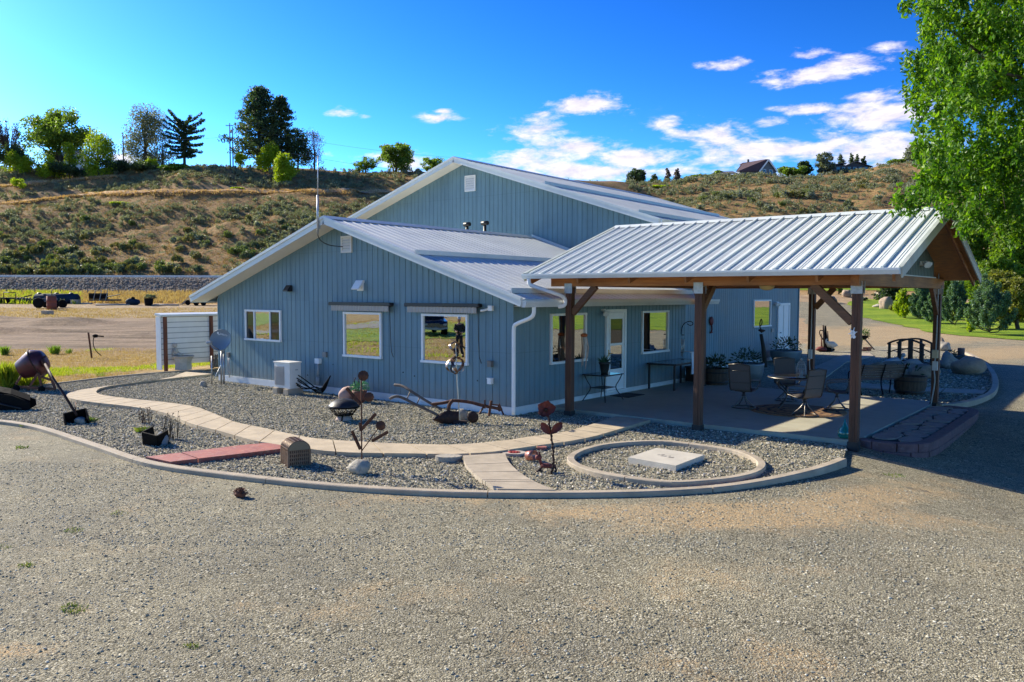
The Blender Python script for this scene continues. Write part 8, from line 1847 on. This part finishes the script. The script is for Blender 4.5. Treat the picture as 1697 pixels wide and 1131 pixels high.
# ------------------------------------------------------------------ behind the camera, mirrored in the windows
def person():
    E = thing('person', 'person in dark jacket and pale cap holding a controller, mirrored in the right front window', 'person', (-12.6, -12.2, TZ(-12.6, -12.2)), 0)
    def skin(name, V, Ed, rad, m, lev=2):
        me = bpy.data.meshes.new(name); me.from_pydata(V, Ed, []); o = bpy.data.objects.new(name, me); COL.objects.link(o); md = o.modifiers.new('skin', 'SKIN'); md.use_smooth_shade = True
        for i, r in enumerate(rad): o.data.skin_vertices[0].data[i].radius = r if isinstance(r, tuple) else (r, r)
        o.data.skin_vertices[0].data[0].use_root = True
        s_ = o.modifiers.new('sub', 'SUBSURF'); s_.levels = lev; s_.render_levels = lev
        dg = bpy.context.evaluated_depsgraph_get(); m2 = bpy.data.meshes.new_from_object(o.evaluated_get(dg)); bpy.data.objects.remove(o); m2.materials.clear(); m2.materials.append(m); r_ = bpy.data.objects.new(name, m2); COL.objects.link(r_); r_.parent = E; return r_
    SK = M('skin', (.42, .24, .17), .6); JK = M('dark_jacket', (.022, .026, .024), .85); JE = M('dark_jeans', (.02, .024, .034), .85)
    V = [(0, 0, .95), (0, 0, 1.15), (0, 0, 1.38), (0, .0, 1.48), (0, .02, 1.53), (0, .045, 1.60), (0, .05, 1.7), (0, .035, 1.745), (.16, 0, 1.42), (.23, .02, 1.18), (.15, .22, 1.08), (.09, .3, 1.1), (-.16, 0, 1.42), (-.23, .02, 1.18), (-.15, .22, 1.08), (-.09, .3, 1.1), (.1, 0, .88), (.11, .02, .48), (.11, 0, .08), (.12, .14, .04), (-.1, 0, .88), (-.11, .02, .48), (-.11, 0, .08), (-.12, .14, .04)]
    Ed = [(0, 1), (1, 2), (2, 3), (3, 4), (4, 5), (5, 6), (6, 7), (2, 8), (8, 9), (9, 10), (10, 11), (2, 12), (12, 13), (13, 14), (14, 15), (0, 16), (16, 17), (17, 18), (18, 19), (0, 20), (20, 21), (21, 22), (22, 23)]
    rad = [(.15, .11), (.145, .11), (.16, .11), .075, .055, .085, .095, .06, .07, .052, .042, .03, .07, .052, .042, .03, .085, .06, .05, .045, .085, .06, .05, .045]
    skin('body', V, Ed, rad, SK)
    skin('jacket', [(0, 0, .86), (0, 0, 1.15), (0, 0, 1.4), (.17, 0, 1.42), (.24, .02, 1.17), (.17, .19, 1.09), (-.17, 0, 1.42), (-.24, .02, 1.17), (-.17, .19, 1.09)], [(0, 1), (1, 2), (2, 3), (3, 4), (4, 5), (2, 6), (6, 7), (7, 8)], [(.18, .14), (.175, .135), (.18, .13), .088, .07, .058, .088, .07, .058], JK)
    skin('trousers', [(0, 0, .95), (.1, 0, .86), (.11, .02, .48), (.11, 0, .1), (-.1, 0, .86), (-.11, .02, .48), (-.11, 0, .1)], [(0, 1), (1, 2), (2, 3), (0, 4), (4, 5), (5, 6)], [(.16, .125), .105, .08, .072, .105, .08, .072], JE)
    b = MB(); b.lathe([(.104, 1.68), (.104, 1.73), (.085, 1.785), (.04, 1.805), (0, 1.808)], 18, (0, .045, 0)); b.prism([(-.07, .13, 1.69), (.07, .13, 1.69), (.055, .23, 1.675), (-.055, .23, 1.675)], (0, 0, .012)); b.build('cap', M('cap_pale', (.5, .53, .6), .8), E)
    for s in (-1, 1):
        b = MB(); b.ico((s*.034, .137, 1.655), .011, 1); b.build('eye', BLKI, E); b = MB(); b.ico((s*.097, .05, 1.645), .026, 2, (.5, .8, 1.2)); b.build('ear', SK, E)
        for f in range(4): b = MB(); b.tube([(s*(.085-.0*f), .30, 1.115-.018*f), (s*.06, .335, 1.115-.018*f), (s*.035, .33, 1.115-.018*f)], [.01, .009, .007], 6); b.build('finger', SK, E)
        b = MB(); b.tube([(s*.085, .3, 1.125), (s*.07, .315, 1.145), (s*.05, .33, 1.145)], [.011, .01, .008], 6); b.build('thumb', SK, E)
        b = MB(); b.tube([(s*.115, -.06, .05), (s*.12, .06, .055), (s*.125, .2, .035)], [.05, .052, .04], 8); b.build('shoe', BLKI, E)
    b = MB(); b.ico((0, .155, 1.635), .018, 1, (.8, 1.2, 1.4)); b.build('nose', SK, E)
    b = MB(); b.bar((-.025, .146, 1.595), (.025, .146, 1.595), .008, .008); b.build('mouth', M('lips', (.3, .12, .1), .6), E)
    E.rotation_euler = (0, 0, R(-38)+PI*0)
    C_ = thing('controller', 'dark drone controller held in the hands of the mirrored person', 'controller', (-12.6, -12.2, TZ(-12.6, -12.2)), R(-38)); b = MB(); b.box((-.085, .29, 1.06), (.085, .35, 1.115), .01); b.build('case', BLKI, C_); b = MB(); b.tube([(-.05, .33, 1.11), (-.05, .37, 1.2)], .005, 5); b.tube([(.05, .33, 1.11), (.05, .37, 1.2)], .005, 5); b.build('aerial', BLKI, C_)
person()
def pickup(x, y, rz):
    E = thing('pickup_truck', 'dark pickup truck parked on the grass, mirrored in the right front window', 'truck', (x, y, TZ(x, y)), rz); P = M('dark_truck_paint', (.012, .014, .016), .25, spec=.6, coat=.5)
    side = [(-2.7, .5), (-2.7, 1.05), (-.7, 1.1), (-.45, 1.75), (.75, 1.78), (1.25, 1.15), (2.5, 1.02), (2.75, .85), (2.75, .5)]
    b = MB(); b.prism([(a, -.88, z) for a, z in side], (0, 1.76, 0)); b.build('body', P, E)
    for yy in (-.895, .885):
        for A in ((-.35, .18), (.25, .95)): b = MB(); b.prism([(A[0], yy, 1.2), (A[1], yy, 1.2), (A[1]-.12, yy, 1.66), (A[0]+.02, yy, 1.66)], (0, .012, 0)); b.build('side_window', DGLASS, E)
    b = MB(); b.prism([(.82, -.78, 1.72), (.82, .78, 1.72), (1.2, .8, 1.2), (1.2, -.8, 1.2)], (.03, 0, .02)); b.build('windscreen', DGLASS, E)
    for xx in (-1.75, 1.75):
        for yy in (-.82, .82): wheel(0, E, (xx, yy, .4), .4, .26)
    for yy in (-.65, .65): b = MB(); b.box((2.74, yy-.15, .75), (2.77, yy+.15, .9)); b.build('headlight', GREYP, E)
    b = MB(); b.box((2.74, -.85, .42), (2.85, .85, .6), .02); b.build('bumper', GREYP, E)
pickup(-27.5, -25.5, R(35))
# ------------------------------------------------------------------ sky, sun, camera
SUN_EL = math.atan2(1, math.hypot(1.785, .107)); SUN_AZ = math.atan2(-1.785, -.107)   # towards the sun (compass angle from +Y)
def build_world():
    w = bpy.data.worlds.new('World'); scene.world = w; w.use_nodes = True
    nt = w.node_tree; nt.nodes.clear()
    out = nt.nodes.new('ShaderNodeOutputWorld'); bg = nt.nodes.new('ShaderNodeBackground')
    sky = nt.nodes.new('ShaderNodeTexSky'); sky.sky_type = 'NISHITA'; sky.sun_disc = False
    sky.sun_elevation = SUN_EL; sky.sun_rotation = SUN_AZ % (2*PI); sky.altitude = 500; sky.air_density = 1.; sky.dust_density = SKY_DUST; sky.ozone_density = SKY_OZ
    tc = nt.nodes.new('ShaderNodeTexCoord'); dirv = tc.outputs['Generated']
    hsv = nd(nt, 'ShaderNodeHueSaturation', inp={'Saturation': SKY_SAT, 'Value': SKY_VAL, 'Hue': SKY_HUE}); nt.links.new(sky.outputs[0], hsv.inputs['Color'])
    nrmz = mixc(nt, 1., hsv.outputs[0], (SKY_K,)*3, 'MULTIPLY'); gm = nd(nt, 'ShaderNodeGamma', inp={'Gamma': SKY_G}); nt.links.new(nrmz, gm.inputs[0]); skyc = mixc(nt, 1., gm.outputs[0], (1/SKY_K,)*3, 'MULTIPLY')
    # clouds: flat layer seen in perspective, kept to soft-edged patches of the sky
    sp = nd(nt, 'ShaderNodeSeparateXYZ'); nt.links.new(dirv, sp.inputs[0])
    az = mathn(nt, 'ARCTAN2', sp.outputs[0], sp.outputs[1])
    hyp = mathn(nt, 'SQRT', mathn(nt, 'ADD', mathn(nt, 'MULTIPLY', sp.outputs[0], sp.outputs[0]), mathn(nt, 'MULTIPLY', sp.outputs[1], sp.outputs[1])))
    el = mathn(nt, 'ARCTAN2', sp.outputs[2], hyp)
    cb = nd(nt, 'ShaderNodeCombineXYZ'); nt.links.new(mathn(nt, 'MULTIPLY', az, 1.), cb.inputs[0]); nt.links.new(mathn(nt, 'MULTIPLY', el, 2.7), cb.inputs[1])
    n = noise(nt, cb.outputs[0], 11., 9, .6, .35); n2 = noise(nt, cb.outputs[0], 34., 6, .65, .3)
    tot = None
    for u, v, ru, rv, k in CLOUDS:
        d = ray(u, v); a0 = math.atan2(d[0], d[1]); e0 = math.atan2(d[2], math.hypot(d[0], d[1]))
        x = mathn(nt, 'MULTIPLY', mathn(nt, 'SUBTRACT', az, a0), FPX/ru); y = mathn(nt, 'MULTIPLY', mathn(nt, 'SUBTRACT', el, e0), FPX/rv)
        r2 = mathn(nt, 'ADD', mathn(nt, 'MULTIPLY', x, x), mathn(nt, 'MULTIPLY', y, y))
        g = mathn(nt, 'MULTIPLY', mathn(nt, 'EXPONENT', mathn(nt, 'MULTIPLY', r2, -1.)), k)
        tot = g if tot is None else mathn(nt, 'MAXIMUM', tot, g)
    dens = mathn(nt, 'ADD', mathn(nt, 'ADD', tot, mathn(nt, 'MULTIPLY', mathn(nt, 'SUBTRACT', n.outputs[0], .5), 2.9)), mathn(nt, 'MULTIPLY', mathn(nt, 'SUBTRACT', n2.outputs[0], .5), 1.3))
    f = nd(nt, 'ShaderNodeMapRange', interpolation_type='SMOOTHSTEP', inp={'From Min': .36, 'From Max': 1.12}); nt.links.new(dens, f.inputs[0])
    f = mathn(nt, 'MULTIPLY', f.outputs[0], nd_step(nt, tot, .03, .2))
    f = mathn(nt, 'MULTIPLY', f, .95)
    shade = ramp(nt, [(.35, (.78, .72, .84)), (.62, (1., .965, 1.))], n2.outputs[0]).outputs[0]
    cc = mixc(nt, 1., shade, (CLOUD_V,)*3, 'MULTIPLY')
    nt.links.new(mixc(nt, f, skyc, cc), bg.inputs[0]); bg.inputs[1].default_value = SKY_STR
    nt.links.new(bg.outputs[0], out.inputs[0])
def nd_step(nt, v, a, b):
    n = nd(nt, 'ShaderNodeMapRange', interpolation_type='SMOOTHSTEP', inp={'From Min': a, 'From Max': b}); nt.links.new(v, n.inputs[0]); return n.outputs[0]
EXPO = .97
SKY_STR, SKY_SAT, SKY_VAL, SKY_HUE, SKY_DUST, SKY_OZ, CLOUD_V = .105, 1.24, 1., .497, .5, 4., 5.6
SKY_K, SKY_G = .225, 1.9
CLOUDS = [(975, 174, 75, 15, 1.), (895, 190, 22, 8, .8), (745, 195, 40, 8, .75), (735, 185, 16, 5, .8), (565, 189, 30, 9, .9), (603, 193, 14, 5, .7),
  (900, 222, 70, 28, 1.1), (870, 268, 100, 26, 1.15), (975, 240, 90, 20, 1.05), (1060, 262, 120, 24, 1.1), (960, 285, 130, 16, 1.), (1100, 285, 130, 12, .9),
  (1345, 122, 85, 20, 1.05), (1280, 132, 40, 16, .95), (1400, 104, 55, 14, 1.), (1335, 92, 36, 9, 1.), (1200, 110, 42, 10, .78), (1340, 183, 48, 11, 1.),
  (1190, 226, 85, 24, 1.1), (1110, 205, 34, 9, .8), (1280, 205, 45, 12, .9), (1300, 245, 160, 26, 1.08), (1450, 195, 100, 26, 1.12), (1470, 250, 120, 36, 1.12),
  (1480, 76, 40, 12, 1.), (1215, 265, 140, 14, .85), (1430, 160, 50, 12, .8), (640, 266, 75, 16, 1.), (500, 290, 90, 10, .6), (430, 268, 60, 9, .55), (20, 268, 50, 14, .85), (210, 262, 60, 10, .6), (1260, 290, 170, 12, .9), (800, 280, 60, 10, .9)]
build_world()
sd = bpy.data.lights.new('sun', 'SUN'); sd.energy = 5.; sd.angle = R(.5); sd.color = (1., .915, .735)
so = bpy.data.objects.new('sun', sd); COL.objects.link(so)
sv = Vector((1.785, .107, -1)).normalized(); so.rotation_euler = sv.to_track_quat('-Z', 'Y').to_euler(); so.location = (-30, 0, 30)
cd = bpy.data.cameras.new('camera'); co_ = bpy.data.objects.new('camera', cd); COL.objects.link(co_)
cd.sensor_fit = 'HORIZONTAL'; cd.sensor_width = 36.; cd.lens = FPX/1697*36; cd.clip_start = .1; cd.clip_end = 6000
Mx = Matrix([(RT[i], UP[i], -FW[i], CAM[i]) for i in range(3)]+[(0, 0, 0, 1)]); co_.matrix_world = Mx
scene.camera = co_
scene.view_settings.view_transform = 'Standard'; scene.view_settings.look = 'None'; scene.view_settings.exposure = EXPO; scene.view_settings.gamma = 1
scene.render.engine = 'CYCLES'
scene.cycles.max_bounces = 6; scene.cycles.transparent_max_bounces = 8
